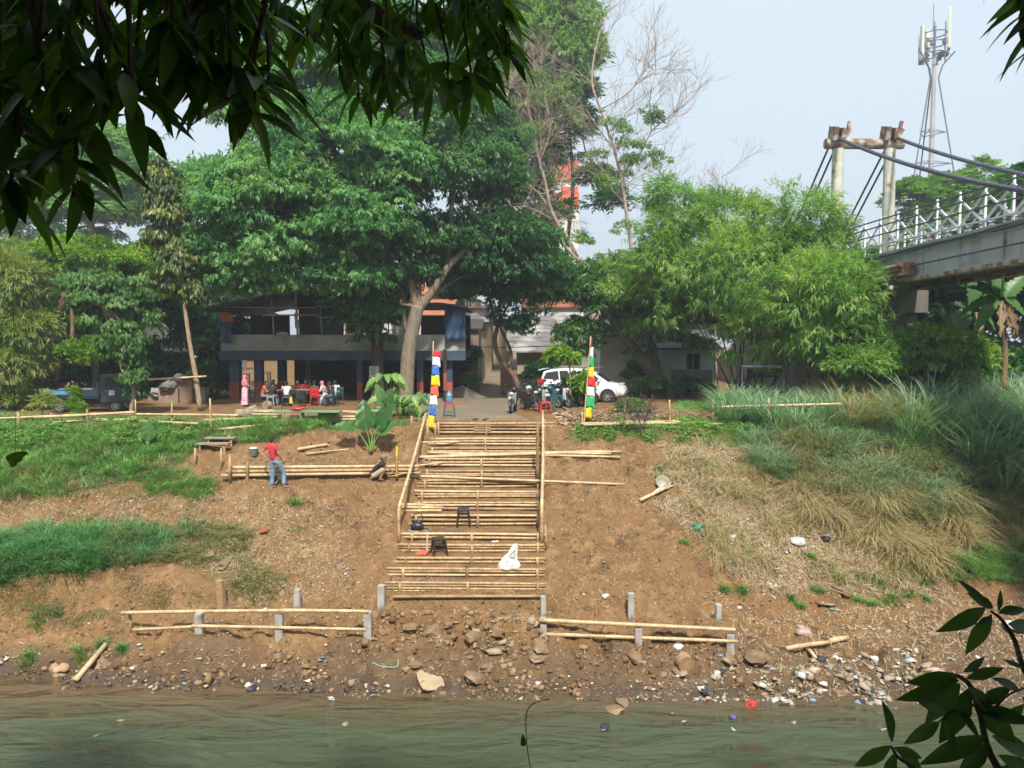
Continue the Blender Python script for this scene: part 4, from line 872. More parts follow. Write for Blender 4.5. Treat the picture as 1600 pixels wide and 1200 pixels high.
# ================================================================== VEGETATION
f_dark = fm('leaf_dark', [(.014, .06, .026), (.035, .125, .045), (.075, .20, .065), (.14, .28, .09)], .45)
f_feather = fm('leaf_feather', [(.045, .155, .065), (.10, .275, .10), (.19, .38, .14), (.31, .47, .19)], .48)
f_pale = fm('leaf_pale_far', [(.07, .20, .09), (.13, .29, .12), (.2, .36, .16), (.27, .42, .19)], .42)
f_light = fm('leaf_light', [(.06, .16, .035), (.12, .26, .055), (.2, .36, .08), (.3, .42, .11)], .42)
f_yellow = fm('leaf_bright', [(0.060, 0.144, 0.018), (0.120, 0.240, 0.024), (0.204, 0.360, 0.036), (0.312, 0.432, 0.060)], .4)
f_bamboo = fm('leaf_bamboo', [(.06, .165, .035), (.13, .28, .055), (.23, .38, .09), (.38, .46, .16)], .48, .5)
f_bamboo_y = fm('leaf_bamboo_dry', [(.07, .15, .025), (.15, .24, .05), (.26, .32, .08), (.38, .36, .13)], .35, .5)
f_column = fm('leaf_column', [(0.022, 0.051, 0.014), (0.055, 0.109, 0.027), (0.127, 0.182, 0.040), (0.364, 0.346, 0.073)], .3)
f_vine = fm('leaf_vine', [(.03, .09, .02), (.06, .16, .035), (.12, .24, .06), (.22, .33, .13)], .35, .6)
f_mango = fm('leaf_mango', [(.03, .10, .025), (.065, .18, .04), (.12, .26, .06), (.24, .34, .10)], .28, .4)
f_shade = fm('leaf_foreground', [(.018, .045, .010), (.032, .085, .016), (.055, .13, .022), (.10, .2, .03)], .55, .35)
f_sap = fm('leaf_sapling', [(.02, .055, .015), (.035, .09, .02), (.05, .12, .025)], .35, .35)
f_big = fm('leaf_big', [(0.036, 0.120, 0.024), (0.060, 0.168, 0.036), (0.084, 0.204, 0.054)], .35, .35)
f_banana = fm('leaf_banana', [(0.026, 0.078, 0.026), (0.065, 0.156, 0.039), (0.117, 0.234, 0.052)], .35, .4)
f_dryleaf = fm('leaf_dead', [(.16, .10, .05), (.26, .18, .10), (.36, .27, .16)], .2, .7)
g_green = fm('grass_green', [(.06, .18, .04), (.11, .28, .06), (.18, .36, .085), (.34, .42, .14)], .3, .6)
g_deep = fm('grass_deep', [(.035, .155, .05), (.06, .23, .075), (.12, .31, .1), (.22, .36, .13)], .3, .6)
g_reed = fm('reed_blue_green', [(.09, .19, .10), (.17, .30, .17), (.27, .40, .26), (.42, .48, .34)], .3, .55)
g_dry = fm('grass_dry', [(0.238, 0.182, 0.084), (0.392, 0.308, 0.154), (0.504, 0.420, 0.224), (0.224, 0.252, 0.098)], .25, .7)
g_mixed = fm('grass_mixed', [(.10, .17, .04), (.19, .22, .07), (.32, .28, .13), (.42, .35, .19)], .3, .7)
def tree(name, label, ells, clumps, clump_r, ns, k, twig, leaf, wid, mat, tpaths, tmat=bark_dark, mode='pinnate', droop=.2, flat=.55, spread=.9, shell=.75, nb=14, br0=.09, starts=None, cat='tree', group=None, tone=.35):
    base = Vector(tpaths[0][0][0]); r = empty(name, base, 0, label, cat, group); iv = Matrix.Translation(-base)
    o, C, O = crown('crown', ells, clumps, clump_r, ns, k, twig, leaf, wid, mat, r, mode, droop, flat, spread, shell, tone); o.matrix_parent_inverse = iv
    if starts is None: starts = [tuple(tp_[0][-1]) for tp_ in tpaths]
    paths = list(tpaths)+branch_to(starts, C, nb, br0) if nb else list(tpaths)
    t = trunk('trunk', paths, tmat, r); t.matrix_parent_inverse = iv; return r, C, O
def TP(pts, Y, r0, r1, sub=3):
    return (smoothpath(tpath(pts, Y), sub), r0, r1)
# --- far backdrop trees
bk = 'background trees closing the view behind the houses'
for i, (px, py, Y, rx, ry, m, lab) in enumerate([
    (40, 470, 78, 190, 80, f_dark, 'dark tree mass far behind the left bamboo at the frame edge'), (330, 470, 84, 130, 80, f_dark, 'dark tree far behind the left end of the cafe'),
    (560, 430, 90, 110, 75, f_dark, 'dark tree far behind the cafe roof'), (985, 495, 86, 55, 42, f_light, 'rounded light tree behind the pale green house'),
    (1060, 450, 75, 75, 70, f_light, 'light tree rising behind the window house'), (1200, 470, 80, 110, 70, f_light, 'broad tree far behind the bamboo clump'),
    (700, 440, 95, 60, 60, f_dark, 'dark tree far beyond the blue tarpaulin'), (1420, 470, 62, 120, 75, f_dark, 'dark tree behind the bridge pier'), (1610, 480, 60, 120, 80, f_dark, 'dark tree under the bridge near the right frame edge')]):
    tree('background_tree', lab, [ell(px, py, Y, rx, ry)], [85], .14*rx*Y/F, 34, 8, .9, .62, .26, m, [TP([(px, 545), (px+6, py+ry*.5), (px, py)], Y, .35, .15)], nb=6, group=bk)
# pale layered tree, far left
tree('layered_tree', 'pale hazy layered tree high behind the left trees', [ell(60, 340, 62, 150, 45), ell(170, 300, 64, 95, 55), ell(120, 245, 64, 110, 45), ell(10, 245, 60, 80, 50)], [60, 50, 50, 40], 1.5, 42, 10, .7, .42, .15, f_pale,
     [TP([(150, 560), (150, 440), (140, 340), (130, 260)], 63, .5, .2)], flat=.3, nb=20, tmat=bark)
# mid dark thicket left
for px, py, Y, rx, ry, lab, m in ((60, 500, 44, 110, 70, 'dark dense tree behind the truck bed', f_dark), (215, 500, 43, 90, 75, 'dark dense tree behind the truck cab', f_dark), (325, 540, 44, 38, 60, 'narrow dark tree left of the cafe corner', f_dark), (305, 430, 47, 50, 70, 'dark tree between the column tree and the cafe roof', f_dark)):
    tree('thicket_tree', lab, [ell(px, py, Y, rx, ry)], [int(rx*1.1)], .95, 38, 8, .45, .3, .12, m, [TP([(px, 622), (px+8, 560), (px, py)], Y, .2, .1)], nb=10, mode='whorl')
tree('bright_shrub_tree', 'bright yellow-green bushy tree above the dark thicket on the left', [ell(120, 415, 38, 75, 34), ell(215, 430, 39, 55, 40), ell(60, 420, 38, 40, 30)], [60, 40, 30], .75, 44, 8, .4, .24, .1, f_yellow, [TP([(150, 625), (150, 520), (145, 430)], 38.5, .16, .08)], mode='whorl', nb=14)
tree('small_round_tree', 'small yellow-green shrub low in the dark thicket behind the vine tree', [ell(135, 553, 35, 32, 20), ell(170, 545, 35, 25, 16)], [16, 12], .45, 34, 8, .3, .2, .08, f_yellow, [TP([(150, 622), (152, 585), (148, 555)], 35, .06, .03)], mode='whorl', nb=8, br0=.03, cat='shrub')
# slender column tree with the pale trunk
tree('column_tree', 'slender tree with long pale trunk and narrow drooping dark crown left of the cafe', [ell(276, 415, 34, 22, 40), ell(258, 340, 34, 24, 56), ell(248, 275, 34, 14, 30), ell(290, 455, 34, 18, 16)], [32, 46, 20, 12], .38, 30, 8, .28, .26, .085, f_column,
     [TP([(313, 641), (306, 590), (297, 540), (290, 490), (285, 450), (272, 380), (255, 300), (247, 262)], 34, .12, .04)], bark_tan, 'hang', .7, .8, nb=10, br0=.03)
# vine covered tree in front of the truck
tree('vine_covered_tree', 'small crooked tree smothered in pale glossy vine leaves beside the truck cab', [ell(165, 475, 31, 44, 46), ell(190, 532, 31, 26, 36), ell(208, 590, 31, 9, 34), ell(135, 450, 31.3, 28, 24), ell(222, 470, 31.5, 24, 34)], [44, 26, 14, 14, 14], .34, 30, 6, .22, .17, .095, f_vine,
     [TP([(213, 668), (205, 640), (209, 610), (190, 575), (178, 530), (160, 480)], 31, .09, .04)], bark_tan, 'hang', .8, .9, nb=16, br0=.04)
# left bamboo clump
def bamboo_clump(name, label, base, tips, ells, clumps, mat, leaf=.3, wid=.042, ns=30, clump_r=.6, culm_m=None, k=9, rad=.045):
    r = empty(name, base, 0, label, 'bamboo'); iv = Matrix.Translation(-Vector(base)); cul = pm(name+'_culm', (.05, .06, .03), (.02, .02, .015), 3, .6) if culm_m is None else culm_m
    for i, tp_ in enumerate(tips):
        a = Vector(base)+Vector((random.gauss(0, .55), random.gauss(0, .4), 0)); a.z = gz(a.x, a.y)-.05; b = Vector(tp_); m = a.lerp(b, .55)+Vector((0, 0, (b-a).length*.17)); mb = MB(); pts = smoothpath([a, a.lerp(m, .5)+Vector((0, 0, .4)), m, b], 6); k_ = len(pts)
        mb.tube(pts, [rad*(1-.75*j/k_) for j in range(k_)], 6); c = mb.build('culm', cul, r, smooth=True); c.matrix_parent_inverse = iv
    C, O = clump_points(ells, clumps, .55); n = len(C); cr = clump_r*(.6+.8*rng.random(n)); d = rdir(n*ns).reshape(n, ns, 3)
    pts = C[:, None, :]+d*(.25+.8*rng.random((n, ns, 1)))*cr[:, None, None]*np.array([1.25, 1.1, .6]); out = unit(d*.5+O[:, None, :]*.7+np.array([0, 0, -.1])); t = np.clip(rng.random(n)[:, None]*.65+rng.random((n, ns))*.4, 0, 1)
    A = sprays(pts.reshape(-1, 3), out.reshape(-1, 3), k, .42, leaf, wid, 'hang', .12, .9, t.ravel())
    o = leaves('foliage', A[0], A[1], A[2], A[3], A[4], mat, r, A[5], bend=.35); o.matrix_parent_inverse = iv; return r
bamboo_clump('bamboo_clump', 'yellowish drooping bamboo clump at the left frame edge', tuple(at(-5, 628, 35)), [tuple(at(x, y, 34.5+random.random())) for x, y in ((40, 430), (70, 500), (-40, 380), (10, 400), (-80, 450), (60, 560))],
             [ell(10, 450, 34.5, 48, 48), ell(35, 520, 34.3, 42, 32), ell(-40, 420, 35, 60, 60), ell(25, 570, 34, 40, 22)], [50, 42, 40, 20], f_bamboo_y)
# big right bamboo
bamboo_clump('bamboo_clump', 'big feathery green bamboo clump with black stems filling the right middle', tuple(at(1160, 620, 37.5)), [tuple(at(x, y, (39.5 if x < 1160 else 36 if x < 1240 else 33.5)+random.random())) for x, y in ((1050, 380), (1100, 340), (1150, 340), (1200, 350), (1260, 400), (1320, 450), (1360, 520), (1010, 450), (1240, 330), (1130, 400), (1180, 420), (1290, 500), (1080, 480), (1220, 460))],
             [ell(1085, 405, 39.5, 110, 75), ell(1190, 430, 36.5, 120, 80), ell(1285, 480, 32.6, 90, 80), ell(1035, 470, 40, 80, 66), ell(1140, 345, 39, 70, 34), ell(1330, 530, 32.4, 55, 42), ell(1190, 520, 36, 85, 45), ell(1060, 320, 40, 38, 38)], [58, 66, 56, 40, 30, 30, 40, 18], f_bamboo, ns=30, clump_r=.72, leaf=.34, wid=.05)
bamboo_clump('bamboo_clump', 'lighter airy bamboo clump rising in front of the bridge pylon', tuple(at(1285, 600, 35.5)), [tuple(at(x, y, 35.5)) for x, y in ((1280, 290), (1320, 340), (1240, 330), (1300, 400), (1330, 460), (1220, 380))],
             [ell(1270, 345, 35.5, 55, 48), ell(1300, 400, 35.5, 50, 50), ell(1225, 400, 35.8, 45, 40), ell(1340, 470, 35.2, 34, 40)], [36, 32, 24, 18], f_bamboo, ns=18)
# --- the feathery tree and the big forked tree
tree('feathery_tree', 'huge fresh-green tree of layered feathery foliage over the cafe roof', [ell(430, 330, 36, 130, 85), ell(520, 250, 36.5, 110, 95), ell(480, 130, 38, 85, 85), ell(380, 405, 36, 80, 42), ell(545, 370, 35.8, 75, 65), ell(400, 190, 38, 60, 70), ell(350, 310, 36.5, 60, 50), ell(610, 290, 36.5, 60, 70), ell(400, 440, 36.5, 75, 20), ell(530, 440, 36.5, 50, 18)],
     [125, 105, 75, 55, 62, 38, 38, 40, 26, 16], .95, 50, 9, .40, .25, .085, f_feather, [TP([(593, 628), (590, 560), (586, 500), (570, 420), (540, 330), (510, 240)], 39, .36, .14), TP([(588, 500), (540, 430), (470, 390), (400, 360)], 38.4, .2, .07), TP([(575, 440), (600, 350), (620, 260)], 38.5, .2, .07)], bark_dark, flat=.5, nb=34, shell=.6, mode='hang', droop=.3)
tree('forked_tree', 'big dark tree with a thick pale forked trunk in front of the cafe', [ell(700, 290, 38.5, 100, 100), ell(770, 390, 39, 85, 52), ell(650, 400, 38.6, 60, 48), ell(640, 130, 39.5, 95, 110), ell(745, 250, 40.5, 52, 80), ell(700, 110, 41, 60, 90), ell(690, 190, 40, 80, 70), ell(560, 60, 40, 80, 60), ell(600, 470, 40.5, 36, 26), ell(583, 500, 38.2, 24, 32), ell(560, 465, 37.6, 32, 20)],
     [85, 60, 40, 80, 44, 42, 50, 45, 12, 13, 11], 1.0, 46, 9, .42, .25, .09, f_dark, [TP([(634, 634), (636, 590), (639, 545), (648, 500), (653, 478)], 37.6, .38, .32), TP([(652, 484), (668, 466), (688, 436), (705, 412), (735, 385), (760, 360)], 37.6, .24, .09), TP([(651, 484), (646, 455), (634, 415), (615, 360), (620, 280), (635, 180)], 37.7, .22, .07), TP([(640, 540), (632, 500), (630, 460), (600, 420)], 38.1, .15, .06), TP([(700, 420), (705, 330), (720, 230), (735, 120)], 38.3, .14, .05)], bark, flat=.6, nb=40, shell=.6, mode='hang', droop=.3)
tree('tall_light_tree', 'tall airy yellow-green tree behind the bare branches', [ell(850, 100, 64, 72, 95), ell(800, 30, 65, 70, 50), ell(868, 20, 64, 45, 50), ell(800, 170, 66, 50, 70), ell(855, 170, 63, 28, 36), ell(900, 70, 64, 28, 50)], [90, 50, 36, 36, 16, 20], 1.4, 34, 10, .8, .44, .11, f_light,
     [TP([(860, 560), (865, 440), (862, 330), (850, 200), (850, 80)], 65, .4, .1)], bark, 'hang', .25, .7, nb=30, shell=.4)
tree('dark_back_tree', 'dark leafy tree between the bare tree and the tall light tree', [ell(875, 205, 68, 36, 38), ell(905, 160, 68, 18, 30), ell(930, 285, 64, 18, 14), ell(952, 318, 61, 14, 14), ell(825, 330, 62, 52, 56), ell(842, 250, 64, 18, 40)], [30, 12, 6, 5, 36, 16], 1.25, 34, 8, .6, .42, .16, f_dark, [TP([(885, 560), (885, 400), (895, 300), (890, 200)], 67, .25, .1)], nb=12)
# --- twiggy trees
def twiggy(name, label, mains, seeds, mat, tufts, fmat, L0=1.6, lv=4, bias=(0, 0, .25), r0=.035, per=3):
    base = Vector(mains[0][0][0]); r = empty(name, base, 0, label, 'tree'); iv = Matrix.Translation(-base); mb = MB(); 
    for pts, a, b in mains: k = len(pts); mb.tube(pts, [a+(b-a)*i/(k-1) for i in range(k)], 8)
    def grow(p, d, L_, rad, n):
        rad = max(rad, .008)
        if n == 0 or L_ < .12: return
        q = p; pts = [p]; dd = Vector(d)
        for s_ in range(3):
            dd = (dd+Vector((random.gauss(0, .16), random.gauss(0, .16), random.gauss(0, .12)))+Vector(bias)*.18).normalized(); q = q+dd*L_/3; pts.append(q)
        mb.tube(pts, [rad, rad*.85, rad*.7, rad*.5], 4 if n > 2 else 3, caps=False)
        for c in range(per if n > 1 else 2):
            ax = Vector((random.gauss(0, 1), random.gauss(0, 1), random.gauss(0, .7))); nd = (dd+ax.normalized()*random.uniform(.4, .85)).normalized(); grow(pts[random.choice((1, 2, 3, 3))], nd, L_*random.uniform(.55, .85), rad*.62, n-1)
    for pts, a, b in mains:
        n_ = int(seeds*len(pts)/20)+2
        for _ in range(n_):
            i = random.randrange(len(pts)//3 if len(pts) < 24 else len(pts)//2, len(pts)); t = (pts[min(i+1, len(pts)-1)]-pts[i-1]).normalized(); d = (t*.6+Vector((random.gauss(0, 1), random.gauss(0, .8), random.gauss(0, .5))).normalized()).normalized()
            grow(pts[i], d, L0*random.uniform(.6, 1.1), r0, lv)
    t = mb.build('trunk', mat, r, smooth=True); t.matrix_parent_inverse = iv
    if tufts:
        o, C, O = crown('crown', [ell(*q[:5]) for q in tufts], [q[5] for q in tufts], .45, 26, 8, .3, .2, .06, fmat, r, 'hang', .3, .7); o.matrix_parent_inverse = iv
    return r
twiggy('bare_tree', 'half-dead tree with bare brown twigs leaning left behind the parked scooters', [TP([(948, 634), (938, 560), (924, 480), (912, 430), (905, 408), (885, 370), (862, 330), (852, 285), (840, 240), (835, 205), (822, 160)], 56.0, .2, .07), TP([(906, 410), (870, 372), (835, 348), (800, 322), (778, 285), (757, 252), (735, 232)], 55.6, .13, .05), TP([(845, 250), (860, 200), (850, 150), (835, 110)], 56.5, .06, .03), TP([(757, 252), (775, 210), (790, 160), (800, 120)], 56.0, .07, .03), TP([(860, 330), (840, 300), (800, 270), (770, 240)], 56.2, .07, .03)],
       22, twig_m, [(830, 215, 56.0, 20, 18, 6), (850, 140, 56.5, 22, 26, 9), (785, 290, 56.0, 16, 14, 4), (905, 380, 55.5, 16, 16, 6)], f_light, L0=2.2, per=3, r0=.034)
twiggy('twiggy_tree', 'thin tall tree with a straight tan trunk and bare fan of twigs against the sky', [TP([(1002, 638), (1000, 560), (996, 490), (992, 430), (988, 400), (984, 370), (977, 320), (970, 275), (957, 225), (938, 170), (925, 130), (930, 80), (945, 20)], 54.0, .19, .05), TP([(972, 270), (1000, 240), (1018, 205), (1042, 185), (1072, 160)], 54.2, .07, .025), TP([(940, 170), (975, 150), (998, 125), (1012, 85)], 53.8, .055, .02), TP([(985, 330), (1005, 300), (1030, 275)], 54.0, .05, .02), TP([(960, 235), (935, 200), (915, 170)], 54.0, .05, .02), TP([(978, 320), (955, 295), (940, 270)], 54.0, .05, .02), TP([(1018, 205), (1015, 160), (1025, 110)], 54.0, .04, .015)],
       17, twig_m, [(960, 205, 54.0, 22, 14, 7), (1012, 185, 54.0, 18, 12, 6), (985, 235, 54.0, 18, 12, 5), (1000, 262, 54.0, 26, 16, 9), (1025, 250, 54.0, 14, 10, 4), (955, 290, 54.0, 26, 12, 8), (930, 250, 54.3, 14, 10, 3), (925, 30, 54.0, 12, 10, 3), (975, 360, 54.0, 8, 14, 3)], f_light, L0=2.0, lv=4, r0=.024, bias=(.1, 0, .5))
twiggy('bare_sapling', 'bare little twiggy treetop above the bamboo against the sky', [TP([(1120, 634), (1118, 520), (1112, 420), (1108, 340), (1110, 310)], 55.0, .06, .03), TP([(1110, 330), (1125, 295), (1130, 270)], 55.0, .03, .015)], 9, twig_m, [], None, L0=1.5, lv=4, r0=.02, bias=(.0, 0, .5))
# --- twisted roadside tree
tree('twisted_tree', 'small tree with a twisted double brown trunk beside the road', [ell(725, 440, 42, 52, 34), ell(810, 465, 41, 45, 42), ell(850, 420, 42, 48, 46), ell(770, 420, 42.5, 50, 36), ell(815, 510, 41, 22, 14)], [36, 36, 38, 26, 8], .65, 40, 8, .3, .21, .085, f_dark,
     [TP([(811, 608), (803, 588), (790, 572), (778, 555), (773, 530), (777, 508), (771, 490), (766, 470), (762, 450)], 41.5, .17, .07), TP([(793, 573), (799, 558), (795, 540), (786, 522), (781, 508)], 41.4, .1, .07), TP([(778, 508), (788, 488), (800, 470), (830, 450)], 41.5, .09, .04), TP([(776, 490), (783, 470), (780, 450), (776, 425)], 41.5, .09, .04)], pm('bark_warm', (.2, .13, .085), (.1, .065, .045), 5, .9, bump=.5, stretch=(3, 3, 1)), nb=24, br0=.04, mode='whorl', shell=.4)
# --- leaning tree and mango like crown
tree('leaning_tree', 'leaning tree with a thick dark slanting trunk right of the white car', [ell(915, 475, 43.0, 48, 52), ell(885, 440, 43.5, 38, 30), ell(960, 450, 43.5, 52, 44), ell(1005, 505, 42.9, 44, 40), ell(1040, 470, 43.0, 60, 40), ell(1090, 500, 43.5, 50, 40), ell(905, 530, 42.8, 28, 26), ell(985, 430, 44.0, 60, 30)], [40, 20, 38, 26, 34, 30, 14, 22], .62, 32, 9, .2, .34, .075, f_mango,
     [TP([(1052, 632), (1042, 610), (1015, 575), (985, 540), (962, 508), (945, 480)], 43, .5, .16), TP([(1035, 602), (1022, 560), (1012, 520), (1000, 480)], 43.2, .28, .1)], pm('bark_leaning', (.15, .12, .09), (.08, .065, .05), 4, .9, bump=.6, stretch=(3, 3, .8)), 'whorl', .5, .8, nb=24, br0=.05)
tree('broadleaf_sapling', 'young broad-leaved sapling with thin straight stem in front of the white car', [ell(876, 560, 36, 18, 14), ell(906, 602, 36.2, 12, 15)], [8, 7], .36, 10, 6, .2, .34, .19, f_yellow, [TP([(892, 642), (891, 600), (890, 560), (888, 545)], 36, .045, .03)], bark_tan, 'whorl', .4, .8, nb=6, br0=.02)
tree('corner_shrub', 'leafy shrub at the corner between beige house and white car', [ell(850, 590, 42, 24, 20)], [18], .4, 30, 7, .2, .2, .09, f_dark, [TP([(850, 620), (850, 590)], 42, .05, .03)], nb=4, mode='whorl', cat='shrub', br0=.02)
# greenery round the twisted trunk's foot, walls, under leaning tree
for px, py, Y, rx, ry, m, lab in ((1012, 608, 42.3, 24, 16, f_mango, 'dark shrub at the foot of the leaning tree, left side'), (1075, 606, 42.5, 16, 14, f_dark, 'dark vine shrub at the right foot of the leaning trunk'), (990, 590, 44.5, 10, 26, f_vine, 'climbing vine on the pale green wall'), (735, 555, 46.8, 12, 12, f_dark, 'small shrub topping the brick retaining wall'),
                                 (1090, 605, 43, 22, 12, f_light, 'weedy shrub before the grey block wall'), (985, 636, 32, 12, 5, f_light, 'low bright weed right of the car front wheel'), (735, 596, 44, 10, 8, f_light, 'weed at the foot of the brick retaining wall')):
    tree('shrub', lab, [ell(px, py, Y, rx, ry)], [14], .3, 26, 7, .2, .18, .08, m, [TP([(px, py+ry+4), (px, py)], Y, .03, .02)], nb=3, mode='whorl', cat='shrub', br0=.015)
for px, py, Y, rx, ry, lab in ((1440, 548, 31, 75, 26, 'wide green shrub in front of the bridge pier'), (1350, 580, 30.5, 40, 30, 'green bush at the foot of the bamboo, left of the pier'), (1510, 560, 30.5, 40, 26, 'green bush left of the banana stem')):
    tree('shrub', lab, [ell(px, py, Y, rx, ry)], [int(rx*.7)], .45, 30, 8, .3, .24, .06, f_bamboo, [TP([(px, py+ry+24), (px, py)], Y, .05, .03)], nb=6, mode='hang', cat='shrub', br0=.02)
# out-of-frame tree added to throw shade under the bridge, and a low dark one
for x, y, z, rr, lab in ((29, 35, 8, 6.0, 'tree added beyond the right frame edge to shade the ground under the bridge'), (23, 41, 5.6, 3.2, 'dark low tree behind the banana plants')):
    tree('shade_tree', lab, [((x, y, z), (rr, rr, rr*.7))], [110], 1.2, 30, 8, .5, .5, .2, f_dark, [([Vector((x, y, -.5)), Vector((x+.2, y, 3)), Vector((x, y, z))], .4, .2)], nb=12)
tree('small_light_tree', 'light green small tree rising behind the bridge deck beneath the phone mast', [ell(1435, 312, 66, 40, 22), ell(1490, 298, 66, 36, 22), ell(1533, 272, 66, 11, 18), ell(1460, 350, 66, 55, 30), ell(1530, 320, 66, 30, 26)], [34, 32, 8, 30, 18], .9, 30, 8, .5, .34, .12, f_light, [TP([(1470, 540), (1475, 420), (1470, 320)], 66, .3, .1)], nb=20)
tree('dark_round_tree', 'small dark tree top beside the far cable at the right frame edge', [ell(1592, 280, 80, 22, 18), ell(1610, 320, 80, 40, 30)], [16, 22], 1.0, 30, 8, .5, .4, .15, f_dark, [TP([(1600, 540), (1602, 400), (1600, 290)], 80, .3, .1)], nb=8)
# ------------------------------------------------------------------ broad single leaves
def bigleaf(mb, base, tip, up, W, heart=.25, nu=10, nv=8, wave=.05, fold=.25, droop=.2, notch=0):
    base = Vector(base); tip = Vector(tip); d = tip-base; L_ = d.length; d.normalize(); s = d.cross(Vector(up)).normalized(); n = s.cross(d).normalized(); vs = []
    for i in range(nu+1):
        t = i/nu; w = W*.5*(max(0, sin(pi*min(1, t**.62*.98+.02)))**.8)
        if heart and t < .25: w *= .9+heart
        for j in range(nv+1):
            v = j/nv*2-1; back = -heart*L_*.55*abs(v)*(1-t)**3; ww = w*v*(1-notch*(.5 if (i % 2 and abs(v) > .6) else 0))
            vs.append(base+d*(L_*t+back)+s*ww+n*(abs(v)*w*fold+wave*sin(i*2.1+abs(v)*5)*abs(v)*L_-droop*L_*t*t))
    fs = [(i*(nv+1)+j, (i+1)*(nv+1)+j, (i+1)*(nv+1)+j+1, i*(nv+1)+j+1) for i in range(nu) for j in range(nv)]; mb.add(vs, fs)
def rndattr(o, lo=0, hi=1):
    me = o.data; a = me.attributes.new('rnd', 'FLOAT', 'POINT'); v = random.uniform(lo, hi); a.data.foreach_set('value', [v]*len(me.vertices)); return o
stalk_m = pm('leaf_stalk', (.16, .28, .06), (.12, .2, .05), 3, .5)
def big_plant(name, label, root, lvs, mat=f_big, W=.7, stalk=.03, notch=0, root_m=None, cat='plant'):
    r = empty(name, root, 0, label, cat); iv = Matrix.Translation(-Vector(root))
    for b, t, w in lvs:
        mb = MB(); mid = Vector(root).lerp(Vector(b), .5)+Vector((0, 0, .08)); mb.tube(smoothpath([root, mid, b], 4), [stalk*(1.1-.07*i) for i in range(9)], 6); o = mb.build('stalk', stalk_m, r, smooth=True); o.matrix_parent_inverse = iv
        mb = MB(); bigleaf(mb, b, t, (0, -.75, .65), w, notch=notch); o = mb.build('leaf', mat, r, smooth=True); rndattr(o); o.matrix_parent_inverse = iv
    return r
Y = 26.3
big_plant('elephant_ear_plant', 'large elephant-ear plant with four upright glossy leaves at the terrace edge', tuple(at(580, 706, Y)), [(at(552, 668, Y), at(522, 662, Y-.3), .42), (at(572, 668, Y), at(566, 622, Y+.1), .62), (at(590, 668, Y), at(612, 628, Y-.1), .6), (at(594, 676, Y-.1), at(618, 655, Y-.2), .45), (at(583, 660, Y+.2), at(595, 632, Y+.3), .6)])
big_plant('taro_plant', 'single round yellow-veined taro leaf standing in the left grass', tuple(at(232, 700, 26.6)), [(at(232, 684, 26.6), at(231, 655, 26.6), .5), (at(226, 688, 26.7), at(216, 672, 26.8), .3)])
pr = tuple(at(632, 655, 32)); q = []
for i in range(20):
    a = i*2.4; px = 632+cos(a)*(18+i*1.3); py = 618-abs(sin(a*1.3))*34+i*.9; ps = (px+cos(a)*20, py+8+abs(sin(a))*10); q.append((at(px, py, 31.7+.5*sin(a)), at(ps[0], ps[1], 31.5+.6*sin(a)), .42))
big_plant('philodendron', 'big cut-leaved philodendron growing at the foot of the forked tree', pr, q, f_mango, notch=.8)
q = []
for i in range(12):
    a = i*2.4; px = 604+cos(a)*(14+i); py = 600+sin(a)*14-abs(cos(a))*6; q.append((at(px, py, 33.6+.4*sin(a)), at(px+cos(a)*16, py+12, 33.4+.5*sin(a)), .36))
big_plant('philodendron', 'smaller cut-leaved philodendron left of the big one, near the notice board', tuple(at(604, 640, 33.7)), q, f_light, notch=.8)
q = [(at(598, 625, 29.5), at(588, 600, 29.3), .4), (at(606, 630, 29.5), at(610, 606, 29.5), .5), (at(612, 640, 29.4), at(600, 652, 29.2), .4), (at(590, 640, 29.4), at(578, 655, 29.2), .35)]
big_plant('variegated_plant', 'pale variegated broad-leaved plant just behind the elephant-ear', tuple(at(600, 662, 29.6)), q, f_vine)
for px, py, Y_, n_, lab in ((625, 640, 30.5, 14, 'low spiky fern clump between philodendron and left pennant pole'), (655, 655, 29.8, 8, 'small dark broad-leaved plant by the foot of the left pennant pole')):
    q = []
    for i in range(n_): a = i*2.4; q.append((at(px+cos(a)*5, py-4-3*abs(sin(a)), Y_), at(px+cos(a)*22, py-10-16*abs(sin(a*1.7)), Y_-.3*sin(a)), .13))
    big_plant('fern', lab, tuple(at(px, py+8, Y_)), q, f_mango, stalk=.015)
# feathery small plant by the truck
tree('feathery_shrub', 'soft bright green feathery shrub in front of the truck wheel', [ell(117, 620, 30.5, 5, 14), ell(122, 645, 30.3, 8, 14)], [12, 12], .14, 22, 8, .16, .09, .03, f_yellow, [TP([(124, 672), (120, 640), (116, 612)], 30.5, .03, .015)], nb=6, br0=.012, cat='shrub')
tree('feathery_shrub', 'small yellowish fern-like shrub left of the truck', [ell(66, 628, 31.5, 10, 12)], [9], .28, 30, 10, .3, .12, .035, f_bamboo_y, [TP([(66, 650), (66, 630)], 31.5, .02, .01)], nb=4, br0=.012, cat='shrub')
twiggy('dead_bush', 'dark purple-brown dead bush by the upper right fence', [TP([(1002, 678), (1000, 660), (994, 640)], 27.3, .035, .015), TP([(1002, 670), (1010, 650), (1012, 635)], 27.3, .02, .01), TP([(1001, 674), (986, 650), (980, 640)], 27.3, .02, .01)], 34, pm('dead_bush_m', (.13, .09, .085), (.09, .065, .06), 5, .9), [], None, L0=.36, lv=4, r0=.005)
